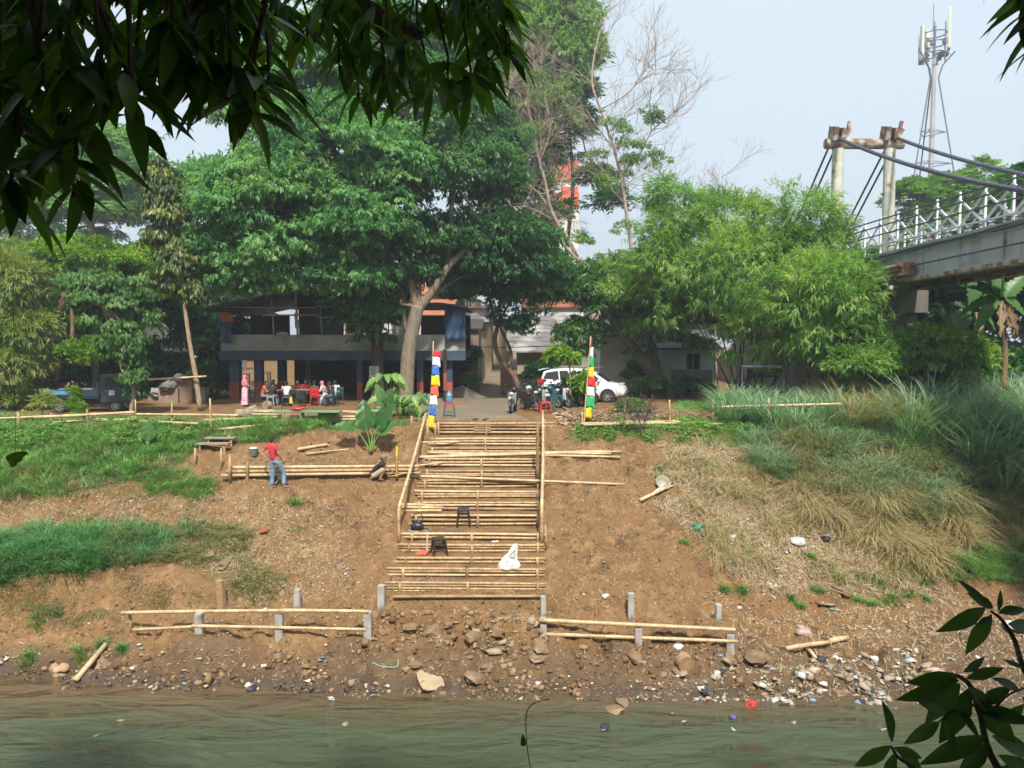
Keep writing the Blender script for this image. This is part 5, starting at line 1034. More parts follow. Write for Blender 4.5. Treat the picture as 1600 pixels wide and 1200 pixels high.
# bananas
def banana(label, px, py_base, py_top, Y, lv, stem_r=.13, dead=3):
    base = at(px, py_base, Y); top = at(px-3, py_top, Y); r = empty('banana_plant', base, 0, label, 'banana plant'); iv = Matrix.Translation(-base); mb = MB(); mb.tube(smoothpath([base, base.lerp(top, .5)+Vector((.08, 0, 0)), top], 5), [stem_r*(1-.05*i) for i in range(11)], 10); o = mb.build('stem', pm('banana_stem', (.22, .14, .07), (.1, .075, .04), 3, .8, stretch=(3, 3, .6)), r, smooth=True); o.matrix_parent_inverse = iv
    for dx, dy, dd, w in lv:
        tip = at(px+dx, py_top+dy, Y+dd); b = top+Vector(((tip.x-top.x)*.15, 0, .15)); mb = MB(); bigleaf(mb, b, tip, (0, -.6, .8), w, heart=0, nu=14, wave=.02, fold=.15, droop=.18, notch=.5); o = mb.build('leaf', f_banana, r, smooth=True); rndattr(o); o.matrix_parent_inverse = iv
    for k in range(dead):
        a = top+Vector((random.uniform(-.2, .2), -.1, -.1)); mb = MB(); bigleaf(mb, a, a+Vector((random.uniform(-.4, .4), -.25, -1.3)), (0, -1, 0), .3, heart=0, wave=.08, fold=.5, droop=0); o = mb.build('dead_leaf', f_dryleaf, r, smooth=True); rndattr(o); o.matrix_parent_inverse = iv
    return r
banana('banana plant with shaggy brown stem under the bridge near the right edge', 1568, 610, 470, 29.5, [(-50, -30, -.5, .7), (-20, -70, .3, .75), (35, -45, 0, .7), (-70, 15, .2, .6), (40, 20, -.4, .6), (5, -60, -.8, .6), (-45, 45, -.7, .55)])
banana('banana plant with one broad bright leaf hanging below the bridge girder', 1528, 600, 488, 31.5, [(-8, -60, 0, .8), (-45, -20, .4, .6), (25, -35, .3, .7), (-60, 25, -.5, .6), (35, 25, 0, .5)], dead=1)
banana('small grey-leaved banana plant left of the brown stemmed one', 1500, 590, 520, 31, [(-25, 0, 0, .4), (20, -30, .3, .4), (-10, -38, 0, .45), (30, 10, 0, .4)], .09, 1)
banana('banana plant behind the bright shrubs on the far left', 112, 560, 450, 36, [(-14, -60, 0, .8), (30, -40, .2, .7), (-50, -25, .2, .7), (45, 0, -.4, .6)], .12, 1)
banana('banana plant in the dark thicket left of the truck cab', 90, 620, 560, 37, [(-40, -10, 0, .6), (30, -25, .2, .6), (0, -45, 0, .6)], .12, 2)
# ------------------------------------------------------------------ grasses
def grass(name, label, poly, n, h, w, mat, soft=14, droop=.4, lean=(0, 0, 0), levels=3, clumpy=None, spread=.5, box=(-24, 24, 17, 34), tuft=0, rad=.16):
    TH = None
    if tuft:
        cx, cyy = sample_region(poly, max(8, n//tuft), soft, box, clumpy); k = rng.integers(0, len(cx), n); a = rng.random(n)*2*pi; sz = .5+.9*rng.random(len(cx)); r_ = np.abs(rng.normal(size=n))*rad*sz[k]
        X, Yy = cx[k]+np.cos(a)*r_, cyy[k]+np.sin(a)*r_*.8; TH = a+rng.normal(size=n)*.35; hh = h*(.45+.75*sz[k]/1.4)*(.75+.5*rng.random(n)); rr = np.clip(rng.random(len(cx))[k]*.7+rng.random(n)*.35-.03, 0, 1)
    else:
        X, Yy = sample_region(poly, n, soft, box, clumpy); hh = h*(.65+.6*vnoise(X*1.3, Yy*1.3, 2)); rr = np.clip(vnoise(X*1.1, Yy*1.1, 1)*.7+rng.random(len(X))*.45-.05, 0, 1)
    o = blades(name, X, Yy, hh, w, mat, droop, lean, levels, rr, spread=spread, TH=TH); return tag(o, label, 'grass', kind='stuff')
grass('meadow_grass', 'tall fresh green grass covering the upper left bank', POLY_GRASS_TOP, 52000, .5, .02, g_green, tuft=45, rad=.15, droop=.6, clumpy=(1.3, -.45))
grass('lawn_grass', 'short lawn along the top of the left bank', POLY_GRASS_LAWN, 26000, .10, .014, g_green, 5, box=(-18, 0, 25, 33))
grass('bank_grass', 'deep green arching grass on the lower left bank', POLY_GRASS_MID, 34000, .62, .022, g_deep, 22, tuft=60, rad=.17, droop=.6, lean=(.1, -.1, 0), clumpy=(.5, -.35), box=(-24, -8, 19, 25))
grass('bank_edge_grass', 'yellowing grass along the lower edge of the upper meadow', [(-900, 760), (0, 765), (150, 748), (260, 738), (310, 745), (300, 775), (160, 775), (0, 785), (-900, 795)], 9000, .26, .014, g_mixed, droop=.9, lean=(0, -.4, 0), box=(-24, -8, 22, 26))
grass('sparse_grass', 'sparse yellow-green grass on the dirt left of the lower stairs', POLY_SPARSE_MID, 10000, .3, .014, g_mixed, 24, tuft=45, rad=.13, droop=.7, clumpy=(.8, -.05), box=(-14, -5, 19, 25))
grass('sparse_grass', 'thin grass patch between meadow and bamboo edging', POLY_SPARSE_L2, 4500, .32, .014, g_green, 20, tuft=45, rad=.12, droop=.7, box=(-13, -8, 22, 27))
grass('sparse_grass', 'thin tufty grass scattered over the brown dirt at far left', [(-900, 775), (0, 780), (200, 775), (420, 770), (500, 790), (480, 830), (250, 830), (60, 835), (-900, 860)], 9000, .2, .012, g_mixed, droop=.9, clumpy=(.7, .12), box=(-24, -4, 20, 25))
grass('sparse_grass', 'weeds on the dirt above the left lower fence', [(10, 905), (250, 895), (330, 930), (200, 960), (110, 985), (20, 960)], 4000, .2, .012, g_mixed, droop=.9, clumpy=(.6, .15), box=(-18, -8, 18, 22))
grass('verge_grass', 'low green weeds along the right upper edge of the bank', POLY_RIGHT_TOP, 22000, .17, .014, g_green, 8, droop=.5, clumpy=(.9, -.12), box=(1, 22, 24, 34))
grass('long_grass', 'long mixed green and straw grass hanging down the right bank', POLY_RIGHT_LONG, 34000, .9, .024, g_mixed, tuft=50, rad=.14, droop=.8, lean=(-.1, -.25, 0), levels=4, clumpy=(1.2, -.25), box=(6, 24, 21, 30))
grass('long_grass', 'green long grass clumps within the straw on the right bank', POLY_RIGHT_LONG, 13000, 1.1, .028, g_reed, tuft=60, rad=.16, droop=.6, lean=(-.1, -.15, 0), levels=4, clumpy=(1.0, .05), box=(6, 24, 21, 30))
grass('straw', 'dead straw-coloured grass trailing over the right bank', POLY_STRAW, 17000, .5, .016, g_dry, tuft=40, rad=.12, droop=1.0, lean=(-.1, -.4, -.2), levels=3, clumpy=(.8, .05), spread=.9, box=(4, 22, 20, 28))
grass('straw', 'sheaf-like dead straw hanging at the edge of the right reeds', [(1230, 730), (1400, 740), (1500, 780), (1560, 830), (1520, 870), (1430, 880), (1380, 850), (1300, 830), (1240, 790)], 9000, .9, .022, g_dry, tuft=70, rad=.1, droop=.9, lean=(-.1, -.4, -.1), levels=4, clumpy=(.6, .1), spread=1.1, box=(7, 20, 20, 27))
grass('reed_bed', 'tall blue-green reeds filling the far right of the bank', [(1380, 655), (1450, 640), (2400, 640), (2400, 800), (1640, 800), (1540, 770), (1480, 720), (1400, 690)], 34000, 2.5, .05, g_reed, 10, tuft=55, rad=.2, droop=.5, lean=(-.15, -.25, 0), levels=4, box=(9, 34, 22, 36))
grass('reed_bed', 'arching green reeds in front of the bamboo stems', [(1120, 640), (1200, 628), (1420, 640), (1430, 690), (1300, 690), (1180, 680), (1130, 665)], 12000, 1.5, .045, g_reed, 8, tuft=55, rad=.18, droop=.5, lean=(-.1, -.15, 0), levels=4, box=(7, 18, 25, 34))
grass('dry_reeds', 'pale dry feathery reeds below the pier bush', [(1270, 640), (1300, 590), (1400, 600), (1440, 640), (1440, 690), (1330, 680)], 14000, 1.7, .028, g_dry, 8, tuft=60, rad=.18, droop=.45, lean=(.1, -.2, 0), levels=4, box=(9, 18, 25, 36))
grass('back_grass', 'rough green grass round the bench and bamboo foot', [(1060, 615), (1300, 600), (1420, 600), (1420, 650), (1060, 650)], 12000, .5, .02, g_green, 6, droop=.6, box=(6, 20, 29, 38))
grass('bank_grass', 'rich green grass on the lower right bank beside the mud', [(1480, 860), (1600, 850), (1700, 860), (1700, 910), (1560, 905), (1480, 900)], 9000, .45, .018, g_green, 8, tuft=50, rad=.13, droop=.7, lean=(0, -.3, 0), box=(12, 20, 20, 25))
for i, (px, py, s_) in enumerate([(1278, 925, 1), (1345, 905, .8), (1312, 905, .9), (1376, 912, 1.2), (1390, 938, 1.4), (1420, 935, 1), (1447, 908, 1.1), (1160, 925, .9), (1133, 923, .8), (1235, 940, .7), (1342, 940, .8), (1250, 948, .7), (1446, 938, .7), (1410, 905, 1.2), (1365, 945, .9), (160, 1008, .8), (45, 1030, 1.1), (125, 1025, 1.2), (190, 1015, .7), (1030, 735, .8), (1070, 850, .6), (1100, 730, 1), (1150, 775, 1), (955, 690, .9), (1170, 865, 1), (1265, 870, .8), (460, 790, 1.1), (90, 960, 1), (60, 975, 1.1)]):
    p = hit(px, py); n_ = 260; X = p.x+rng.normal(size=n_)*.09*s_; Yy = p.y+rng.normal(size=n_)*.06*s_
    where = ('left' if px < 800 else 'right'); o = blades('grass_tuft', X, Yy, .22*s_+.08, .012, g_green if i % 3 else g_deep, .5, levels=3, spread=.9); tag(o, 'small green grass tuft growing on the %s bank dirt, one of the scattered tufts' % where, 'grass tuft', 'grass tufts scattered on the %s bank' % where)
# leafy ground cover: creeping weeds
def weeds(name, label, poly, n, leaf, wid, mat, h=.2, box=(-24, 24, 17, 34), soft=14, clumpy=None):
    X, Yy = sample_region(poly, n, soft, box, clumpy); Z = hz(X, Yy)+rng.random(len(X))*h; P = np.stack([X, Yy, Z], 1); th = rng.random(len(X))*2*pi; D = unit(np.stack([np.cos(th), np.sin(th)-.3, rng.normal(size=len(X))*.3], 1)); Nn = unit(np.stack([rng.normal(size=len(X))*.4, rng.normal(size=len(X))*.4-.3, np.ones(len(X))], 1))
    return tag(leaves(name, P, D, Nn, leaf*(.6+.8*rng.random(len(X))), wid, mat), label, 'weeds', kind='stuff')
weeds('creeping_weeds', 'broad-leaved creeping weeds below the left bamboo fence', [(-100, 660), (330, 665), (290, 690), (150, 700), (-100, 700)], 12000, .12, .07, f_light, .3, box=(-20, -8, 24, 30), clumpy=(.8, -.05))
grass('meadow_grass', 'yellowing blades mixed through the upper left meadow', POLY_GRASS_TOP, 14000, .5, .016, g_mixed, tuft=40, rad=.12, droop=.6, clumpy=(.9, 0))
grass('bank_grass', 'paler blades mixed through the lower left grass', POLY_GRASS_MID, 9000, .55, .016, g_mixed, droop=.7, lean=(.1, -.25, 0), box=(-24, -8, 19, 25), clumpy=(.6, .0))
weeds('creeping_weeds', 'leafy weeds along the right top fence', [(900, 665), (1200, 655), (1190, 690), (1000, 685), (910, 690)], 12000, .1, .06, f_light, .15, box=(2, 14, 25, 31), clumpy=(.7, -.05))
weeds('creeping_weeds', 'leafy weeds among the right bank reeds', [(1220, 650), (1600, 640), (1600, 760), (1300, 730)], 14000, .12, .06, f_bamboo, .5, box=(8, 20, 22, 30), clumpy=(1, 0))
weeds('leaf_litter', 'brown leaf litter on the dirt by the road edge', [(900, 640), (1110, 635), (1110, 658), (890, 660)], 14000, .14, .08, f_dryleaf, .14, box=(2, 12, 26, 33), soft=5)
# ------------------------------------------------------------------ THE MANGO TREE WE STAND UNDER
mt = empty('mango_tree', (-2.5, -3.5, 1.1), 0, 'dark overhanging mango tree whose shaded leaves frame the top of the view', 'tree'); miv = Matrix.Translation(-Vector(mt.location))
def mp_(o): o.parent = mt; o.matrix_parent_inverse = miv; return o
mp_(trunk('trunk', [(smoothpath([(-2.5, -3.5, 1.0), (-2.6, -3.4, 3), (-2.3, -3.0, 5), (-1.5, -2, 6.5)], 4), .35, .2), (smoothpath([(-2.3, -3, 5), (-1.6, -.5, 5.3), (-1.2, 1.5, 4.7), (-.9, 2.8, 4.35), (-.4, 3.4, 4.25)], 5), .13, .03), (smoothpath([(-2.3, -3, 4.4), (-1.7, -.6, 4.3), (-1.2, 1.2, 3.9), (-.95, 1.9, 3.75)], 5), .09, .02), (smoothpath([(-1.5, -2, 6.5), (1, .5, 5.6), (1.8, 2.0, 4.0)], 5), .1, .02)], bark_dark, None))
def crown_np(ells, per, cr, ns, k, twig, leaf, wid, mat, **kw): o, C, O = crown('canopy', ells, per, cr, ns, k, twig, leaf, wid, mat, None, **kw); return mp_(o)
crown_np([((-6, -5, 6), (4, 4, 4.5)), ((5, -5.5, 6), (5, 4, 4.5)), ((0, -7, 5.5), (6, 3, 5)), ((0, -1.5, 8), (6, 4.2, 2.2)), ((-7, 0, 6), (3, 4, 3)), ((7, -.5, 6.5), (3, 4, 3)), ((0, -3, 9.5), (5, 4, 2))], [120, 120, 120, 130, 60, 70, 90], 1.1, 26, 6, .3, .5, .2, f_shade, mode='whorl', shell=.3, droop=.5, flat=.8)  # unseen crown mass, extended behind and above the camera to block sun and sky
def hang_leaves(spots, n_each, leaf, wid, mat, name, tw=.1, own=mp_, up=.0, spreadv=1.0, down=1.0, segs=8):
    """spots: (px,py,Y,spread_px): whorls of long leaves hanging round a twig end"""
    P = []; D = []; NN = []; L_ = []
    tm = MB()
    for px, py, Y_, sp in spots:
        c = at(px, py, Y_); tm.tube([c+Vector((random.uniform(-.06, .06), random.uniform(-.1, .1), .28)), c+Vector((0, 0, .1)), c], [.006, .005, .004], 5)
        for i in range(n_each):
            a = 2.399*i+random.random(); p = c+Vector((random.gauss(0, sp*Y_/F*.5), random.gauss(0, sp*Y_/F*.4), random.uniform(0, .1)))
            d = Vector((cos(a)*spreadv, sin(a)*.7*spreadv, -down*random.uniform(.3, 1.3)+up)).normalized(); P.append(p); D.append(d); NN.append((Vector((cos(a), sin(a), .8))+Vector((random.gauss(0, .4), random.gauss(0, .4), 0))).normalized()); L_.append(leaf*random.uniform(.65, 1.15))
    o = leaves(name, np.array(P), np.array(D), np.array(NN), np.array(L_), wid, mat, None, bend=.22, curl=.12, segs=segs); own(o); tag(own(tm.build('twigs', bark_dark, None)), kind='stuff'); return o
sp = []
for _ in range(74):   # dense dark mass top-left
    px = random.uniform(-80, 385); py = random.uniform(-130, 95 if px < 250 else 60); sp.append((px, py, random.uniform(1.9, 2.9), 40))
for px, py in ((20, 225), (60, 150), (110, 130), (160, 165), (205, 205), (215, 150), (255, 140), (300, 150), (335, 165), (360, 140), (390, 165), (395, 110), (40, 170), (5, 300), (95, 260), (115, 330), (90, 215), (0, 200), (270, 100), (60, 290), (20, 350)): sp.append((px, py-22, random.uniform(1.7, 2.2), 12))
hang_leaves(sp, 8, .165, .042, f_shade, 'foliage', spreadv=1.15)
sp = []
for _ in range(52):
    px = random.uniform(410, 780); lim = 92-abs(px-600)*.16+20*sin(px*.05); py = random.uniform(-130, lim); sp.append((px, py, random.uniform(2.9, 3.8), 40))
for px, py in ((560, 150), (600, 130), (640, 140), (700, 130), (745, 130), (775, 60), (790, 90), (735, 150), (670, 150), (530, 110), (480, 60), (430, 30), (780, 20), (760, 110)): sp.append((px, py, random.uniform(3.0, 3.5), 10))
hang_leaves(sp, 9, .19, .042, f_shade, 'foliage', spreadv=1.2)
hang_leaves([(398, 160, 1.9, 8), (385, 175, 1.95, 8), (402, 40, 2.2, 14), (372, 70, 2.3, 20), (340, 20, 2.3, 20), (330, 120, 2.0, 10), (205, 195, 1.8, 8), (60, 150, 1.9, 10), (300, 120, 2.1, 20), (420, 130, 2.0, 8), (120, 250, 1.8, 8), (30, 230, 1.8, 8)], 8, .17, .045, f_sap, 'foliage', down=.5)
hang_leaves([(1612, 10, 1.9, 18), (1590, -20, 2.0, 20), (1625, 50, 1.9, 12), (1600, 45, 1.95, 10), (1640, 20, 2, 20), (1625, -30, 2, 30), (1655, 60, 2, 20)], 7, .14, .036, f_shade, 'foliage')
# ------------------------------------------------------------------ sapling in the lower right corner, close to the camera
sg = empty('sapling', tuple(Vector((1.3, 1.35, .9))), 0, 'close dark green sapling with pointed leaves in the lower right corner', 'sapling'); siv = Matrix.Translation(-Vector(sg.location))
def spn(o): o.parent = sg; o.matrix_parent_inverse = siv; return o
Ys = 1.45
stems = [([(1600, 1260), (1548, 1180), (1530, 1110), (1515, 1070), (1495, 1055)], .008), ([(1640, 1120), (1600, 1045), (1585, 1000), (1565, 968), (1548, 955)], .006), ([(1480, 1290), (1440, 1210), (1405, 1185), (1392, 1165)], .005), ([(1660, 1200), (1620, 1140), (1600, 1090)], .006), ([(1535, 1130), (1570, 1090), (1600, 1075)], .003), ([(1528, 1100), (1490, 1110), (1465, 1130)], .003)]
for pts, r_0 in stems:
    mb = MB(); P_ = smoothpath([at(x, y, Ys+.02*sin(x)) for x, y in pts], 4); mb.tube(P_, [r_0*(1-.6*i/len(P_)) for i in range(len(P_))], 6); spn(mb.build('stem', bark_dark, None, smooth=True))
LV = [((1540, 950), (1478, 985)), ((1545, 952), (1505, 908)), ((1550, 960), (1512, 1018)), ((1560, 955), (1565, 925)), ((1560, 958), (1602, 950)), ((1548, 965), (1530, 975)), ((1552, 950), (1520, 930)), ((1575, 975), (1625, 985)),
      ((1500, 1055), (1425, 1068)), ((1498, 1062), (1415, 1095)), ((1500, 1068), (1450, 1125)), ((1510, 1060), (1565, 1045)), ((1512, 1072), (1560, 1120)), ((1515, 1075), (1475, 1160)), ((1505, 1050), (1540, 1030)), ((1520, 1090), (1585, 1160)), ((1530, 1110), (1610, 1125)), ((1528, 1100), (1580, 1075)),
      ((1394, 1160), (1388, 1105)), ((1392, 1165), (1340, 1198)), ((1396, 1168), (1440, 1185)), ((1400, 1175), (1380, 1230)), ((1402, 1172), (1450, 1215)), ((1540, 1150), (1450, 1190)), ((1545, 1160), (1500, 1215)), ((1550, 1150), (1620, 1180)), ((1600, 1085), (1640, 1060)), ((1595, 1080), (1560, 1060)), ((1600, 1100), (1570, 1130)), ((1600, 1045), (1570, 1030)), ((1605, 1060), (1650, 1040)), ((1480, 1112), (1440, 1095)), ((1468, 1128), (1420, 1160)), ((1500, 1110), (1530, 1150)), ((1475, 1125), (1495, 1175)), ((1575, 1195), (1540, 1240)), ((1560, 1180), (1640, 1225))]
P = []; D = []; NN = []; L_ = []; Wd = []
for (a, b) in LV:
    A = at(a[0], a[1], Ys); B = at(b[0], b[1], Ys+random.uniform(-.03, .03)); P.append(A); D.append((B-A).normalized()); L_.append((B-A).length*1.12); NN.append(Vector((random.gauss(0, .35), -.9, .5+random.gauss(0, .3))).normalized()); Wd.append((B-A).length*random.uniform(.3, .4))
spn(leaves('leaf_spray', np.array(P), np.array(D), np.array(NN), np.array(L_), np.array(Wd), f_sap, None, bend=.12, curl=.12, segs=9))
# one dead leaf dangling on a thread at the left, and a thin tendril over the river
mb = MB(); c = at(25, 715, 1.7); mb.tube([at(20, 420, 1.7), at(22, 560, 1.7), c], .0006, 4); o = mb.build('hanging_leaf', bark_dark); tag(o, 'small curled dead leaf dangling on a thread in front of the left meadow', 'leaf')
mb = MB(); bigleaf(mb, at(16, 722, 1.7), at(39, 706, 1.7), (0, -1, .2), .028, heart=.3, wave=.1); q = mb.build('blade', f_shade, o, smooth=True); rndattr(q)
mb = MB(); mb.tube(smoothpath([at(832, 1215, 1.6), at(824, 1170, 1.6), at(822, 1120, 1.6), at(832, 1100, 1.6), at(858, 1092, 1.6)], 5), .0011, 5); o = mb.build('tendril', pm('tendril_m', (.06, .14, .03), None, 3, .6), smooth=True); tag(o, 'thin green tendril curling up over the river at bottom centre', 'tendril')
mb = MB(); bigleaf(mb, at(818, 1166, 1.6), at(817, 1148, 1.6), (0, -1, .2), .012, heart=0); q = mb.build('blade', f_sap, o, smooth=True); rndattr(q)
# ================================================================== PEOPLE
def cloth_m(n, c, c2=None, sc=8, r=.85): return pm(n, c, c2 or tuple(x*.75 for x in c), sc, r)
skin_t = cloth_m('skin_tan', (.36, .19, .11), (.31, .16, .09), 3, .55); hair_m = cloth_m('hair_black', (.018, .015, .014)); black_c = cloth_m('black_cloth', (.018, .018, .022)); red_c = cloth_m('red_cloth', (.55, .045, .05), (.42, .03, .035), 4); jean = cloth_m('jeans_blue', (.17, .27, .36), (.11, .18, .26), 5); jean_d = cloth_m('jeans_dark', (.05, .09, .16)); grey_c = cloth_m('grey_cloth', (.2, .2, .2)); white_c = cloth_m('white_cloth', (.62, .63, .66)); pink_c = cloth_m('pink_cloth', (.68, .24, .28)); pinkp = pm('pink_print', (.62, .2, .32), (.7, .6, .62), 14, .8, lo=.45, hi=.55); maroon = cloth_m('maroon_cloth', (.22, .02, .03)); olive = cloth_m('olive_cloth', (.05, .06, .04)); orange_c = cloth_m('orange_cloth_shirt', (.5, .15, .05)); navy_c = cloth_m('navy_cloth', (.02, .03, .06)); khaki = cloth_m('khaki_cloth', (.42, .34, .24)); shoe = cloth_m('shoe_dark', (.06, .04, .03))
def skin_mesh(verts, edges, radii, sub=2):
    me = bpy.data.meshes.new('tmp'); me.from_pydata([tuple(v) for v in verts], edges, []); o = bpy.data.objects.new('tmp', me); link(o)
    md = o.modifiers.new('s', 'SKIN'); md.use_smooth_shade = True
    for i, r in enumerate(radii): d = me.skin_vertices[0].data[i]; d.radius = (r, r) if not hasattr(r, '__len__') else r; d.use_root = (i == 0)
    if sub: m2 = o.modifiers.new('u', 'SUBSURF'); m2.levels = sub; m2.render_levels = sub
    dg = bpy.context.evaluated_depsgraph_get(); r = bpy.data.meshes.new_from_object(o.evaluated_get(dg)); bpy.data.objects.remove(o); bpy.data.meshes.remove(me); return r
def meshobj(name, me, mat, parent):
    me.materials.clear(); me.materials.append(mat); me.polygons.foreach_set('use_smooth', [True]*len(me.polygons)); me.name = name; o = bpy.data.objects.new(name, me); link(o); o.parent = parent; return o
def add_to(me, mb):
    bm = bmesh.new(); bm.from_mesh(me); t = bpy.data.meshes.new('t'); t.from_pydata(mb.v, [], mb.f); bm.from_mesh(t); bpy.data.meshes.remove(t); bmesh.ops.recalc_face_normals(bm, faces=bm.faces); bm.to_mesh(me); bm.free()
def V3(*a): return Vector(a)
def stand(): return dict(pel=V3(0, 0, .93), waist=V3(0, .0, 1.05), chest=V3(0, 0, 1.27), neck=V3(0, .0, 1.44), head=V3(0, .03, 1.57), shL=V3(-.18, 0, 1.38), shR=V3(.18, 0, 1.38), elL=V3(-.25, -.03, 1.1), elR=V3(.25, -.03, 1.1), wrL=V3(-.24, .08, .87), wrR=V3(.24, .08, .87), hpL=V3(-.09, 0, .9), hpR=V3(.09, 0, .9), knL=V3(-.1, .03, .49), knR=V3(.1, .03, .49), anL=V3(-.1, -.02, .08), anR=V3(.1, -.02, .08))
def sit(lean=.08, arm=.35, seat=.46, table=True):
    p = dict(pel=V3(0, 0, seat+.09), waist=V3(0, lean*.3, seat+.22), chest=V3(0, lean, seat+.43), neck=V3(0, lean*1.4, seat+.6), head=V3(0, lean*1.8+.02, seat+.73), hpL=V3(-.1, .02, seat+.06), hpR=V3(.1, .02, seat+.06), knL=V3(-.14, .42, seat+.05), knR=V3(.14, .42, seat+.05), anL=V3(-.13, .38, .08), anR=V3(.13, .4, .08))
    p.update(shL=V3(-.18, lean*1.2, seat+.54), shR=V3(.18, lean*1.2, seat+.54), elL=V3(-.25, lean+.1, seat+.3), elR=V3(.25, lean+.1, seat+.3), wrL=V3(-.16, lean+arm, seat+.3), wrR=V3(.16, lean+arm, seat+.3)); return p
def person(label, loc, rz, P, h=1.65, shirt=red_c, pants=jean, hair=hair_m, sleeve='short', hijab=None, cap=None, bare=False, extra=None, turn=0, group=None, gown=None, shoes=shoe):
    r = empty('person', loc, rz, label, 'person', group); s = h/1.68; r.scale = (s, s, s); hd = P['head']
    ks = ['pel', 'waist', 'chest', 'neck', 'hd', 'shL', 'elL', 'wrL', 'haL', 'shR', 'elR', 'wrR', 'haR', 'hpL', 'knL', 'anL', 'toL', 'hpR', 'knR', 'anR', 'toR']
    Q = dict(P); Q['hd'] = hd+V3(0, 0, -.05)
    for s_ in 'LR':
        d = (P['wr'+s_]-P['el'+s_]).normalized(); Q['ha'+s_] = P['wr'+s_]+d*.075; a = P['an'+s_]; fd = P.get('foot'+s_, V3(0, 1, 0)); Q['to'+s_] = a+fd*.15+V3(0, 0, -.045)
    R = dict(pel=(.125, .1), waist=(.12, .09), chest=(.14, .1), neck=.052, hd=.055, sh=.06, el=.04, wr=.027, ha=(.035, .02), hp=.085, kn=.055, an=.04, to=.035)
    E = [('pel', 'waist'), ('waist', 'chest'), ('chest', 'neck'), ('neck', 'hd')]
    for s_ in 'LR': E += [('chest', 'sh'+s_), ('sh'+s_, 'el'+s_), ('el'+s_, 'wr'+s_), ('wr'+s_, 'ha'+s_), ('pel', 'hp'+s_), ('hp'+s_, 'kn'+s_), ('kn'+s_, 'an'+s_), ('an'+s_, 'to'+s_)]
    me = skin_mesh([Q[k] for k in ks], [(ks.index(a), ks.index(b)) for a, b in E], [R.get(k, R.get(k[:2])) for k in ks])
    mb = MB(); T = Matrix.Translation(hd) @ Matrix.Rotation(turn, 4, 'Z')
    mb.sphere((0, 0, 0), .105, 14, 10, (.78, .93, 1.12), T); mb.sphere((0, .03, -.055), .07, 10, 7, (.85, .9, .85), T)   # skull, jaw
    mb.tube([T @ V3(0, .088, .02), T @ V3(0, .118, -.018), T @ V3(0, .095, -.03)], [.008, .016, .01], 6)
    for sx in (-1, 1): mb.sphere((sx*.084, -.005, -.005), .026, 8, 6, (.35, .7, 1.2), T)
    mb.tube([T @ V3(-.022, .09, -.06), T @ V3(0, .096, -.058), T @ V3(.022, .09, -.06)], .006, 5)
    for s_ in 'LR':  # palm, fingers and thumb
        d = (P['wr'+s_]-P['el'+s_]).normalized(); side = d.cross(V3(0, 0, 1)); side = side.normalized() if side.length > .1 else V3(0, 1, 0); nn = side.cross(d); h0 = Q['ha'+s_]
        for i in range(4):
            b = h0+side*(i-1.5)*.017+d*.012; L_ = (.065, .075, .07, .055)[i]; mb.tube([b, b+d*L_*.5+nn*-.004, b+d*L_*.95-nn*.022], [.0085, .008, .006], 5)
        b = P['wr'+s_]+d*.035+side*.026; mb.tube([b, b+d*.03+side*.022, b+d*.06+side*.026-nn*.008], [.011, .01, .007], 5)
    add_to(me, mb); meshobj('body', me, skin_t, r)
    mb = MB()
    for sx in (-1, 1): mb.sphere((sx*.032, .09, .02), .011, 6, 5, (1, .5, .7), T)
    mb.build('eyes', black_c, r)
    if not hijab:
        mb = MB(); mb.sphere((0, -.018, .028), .113, 14, 9, (.8, .92, 1.02), T); mb.sphere((0, -.055, -.02), .09, 10, 7, (.85, .65, 1.0), T); mb.build('hair', hair, r, smooth=True)
    else:
        mb = MB(); n = 14; prof = [(.05, .125, -.01), (.1, .10, -.015), (.115, .03, -.02), (.11, -.05, -.03), (.1, -.12, -.03), (.17, -.2, 0), (.2, -.32, 0), (.19, -.45, 0)]
        vs = []; fs = []
        for k, (rr, z, y) in enumerate(prof):
            c = hd+V3(0, y, z) if k < 5 else (P['chest']+V3(0, 0, .12-(k-5)*.13))
            for j in range(n):
                a = 2*pi*j/n; rad = rr*(.62 if (k in (1, 2, 3) and sin(a) > .75) else 1)*(1+.06*sin(a*5+k)); vs.append(c+V3(cos(a)*rad, sin(a)*rad*.85, 0))
        for k in range(len(prof)-1):
            for j in range(n): fs.append((k*n+j, k*n+(j+1) % n, (k+1)*n+(j+1) % n, (k+1)*n+j))
        mb.add(vs, fs); mb.build('headscarf', hijab, r, smooth=True)
    if cap:
        mb = MB(); mb.sphere((0, -.005, .05), .122, 14, 8, (.85, .95, .82), T); mb.box(T @ V3(0, .12, .06), (.13, .1, .012)); mb.build('cap', cap, r, smooth=False)
    # clothes follow the same skeleton, a little fuller
    kk = ['pel', 'waist', 'chest', 'up']; Q['up'] = P['neck']+V3(0, 0, -.045); RR = [(.155, .125), (.145, .118), (.165, .128), .075]; EE = [(0, 1), (1, 2), (2, 3)]; Q['pelS'] = P['pel']+V3(0, 0, -.02)
    VV = [Q['pelS'], Q['waist'], Q['chest'], Q['up']]
    for s_ in 'LR':
        i = len(VV); VV += [Q['sh'+s_]]; RR += [.08]; EE += [(2, i)]
        if sleeve == 'short': VV += [Q['sh'+s_].lerp(Q['el'+s_], .62)]; RR += [.068]; EE += [(i, i+1)]
        elif sleeve == 'long': VV += [Q['el'+s_], Q['el'+s_].lerp(Q['wr'+s_], .92)]; RR += [.058, .044]; EE += [(i, i+1), (i+1, i+2)]
    meshobj('shirt', skin_mesh(VV, EE, RR), shirt, r)
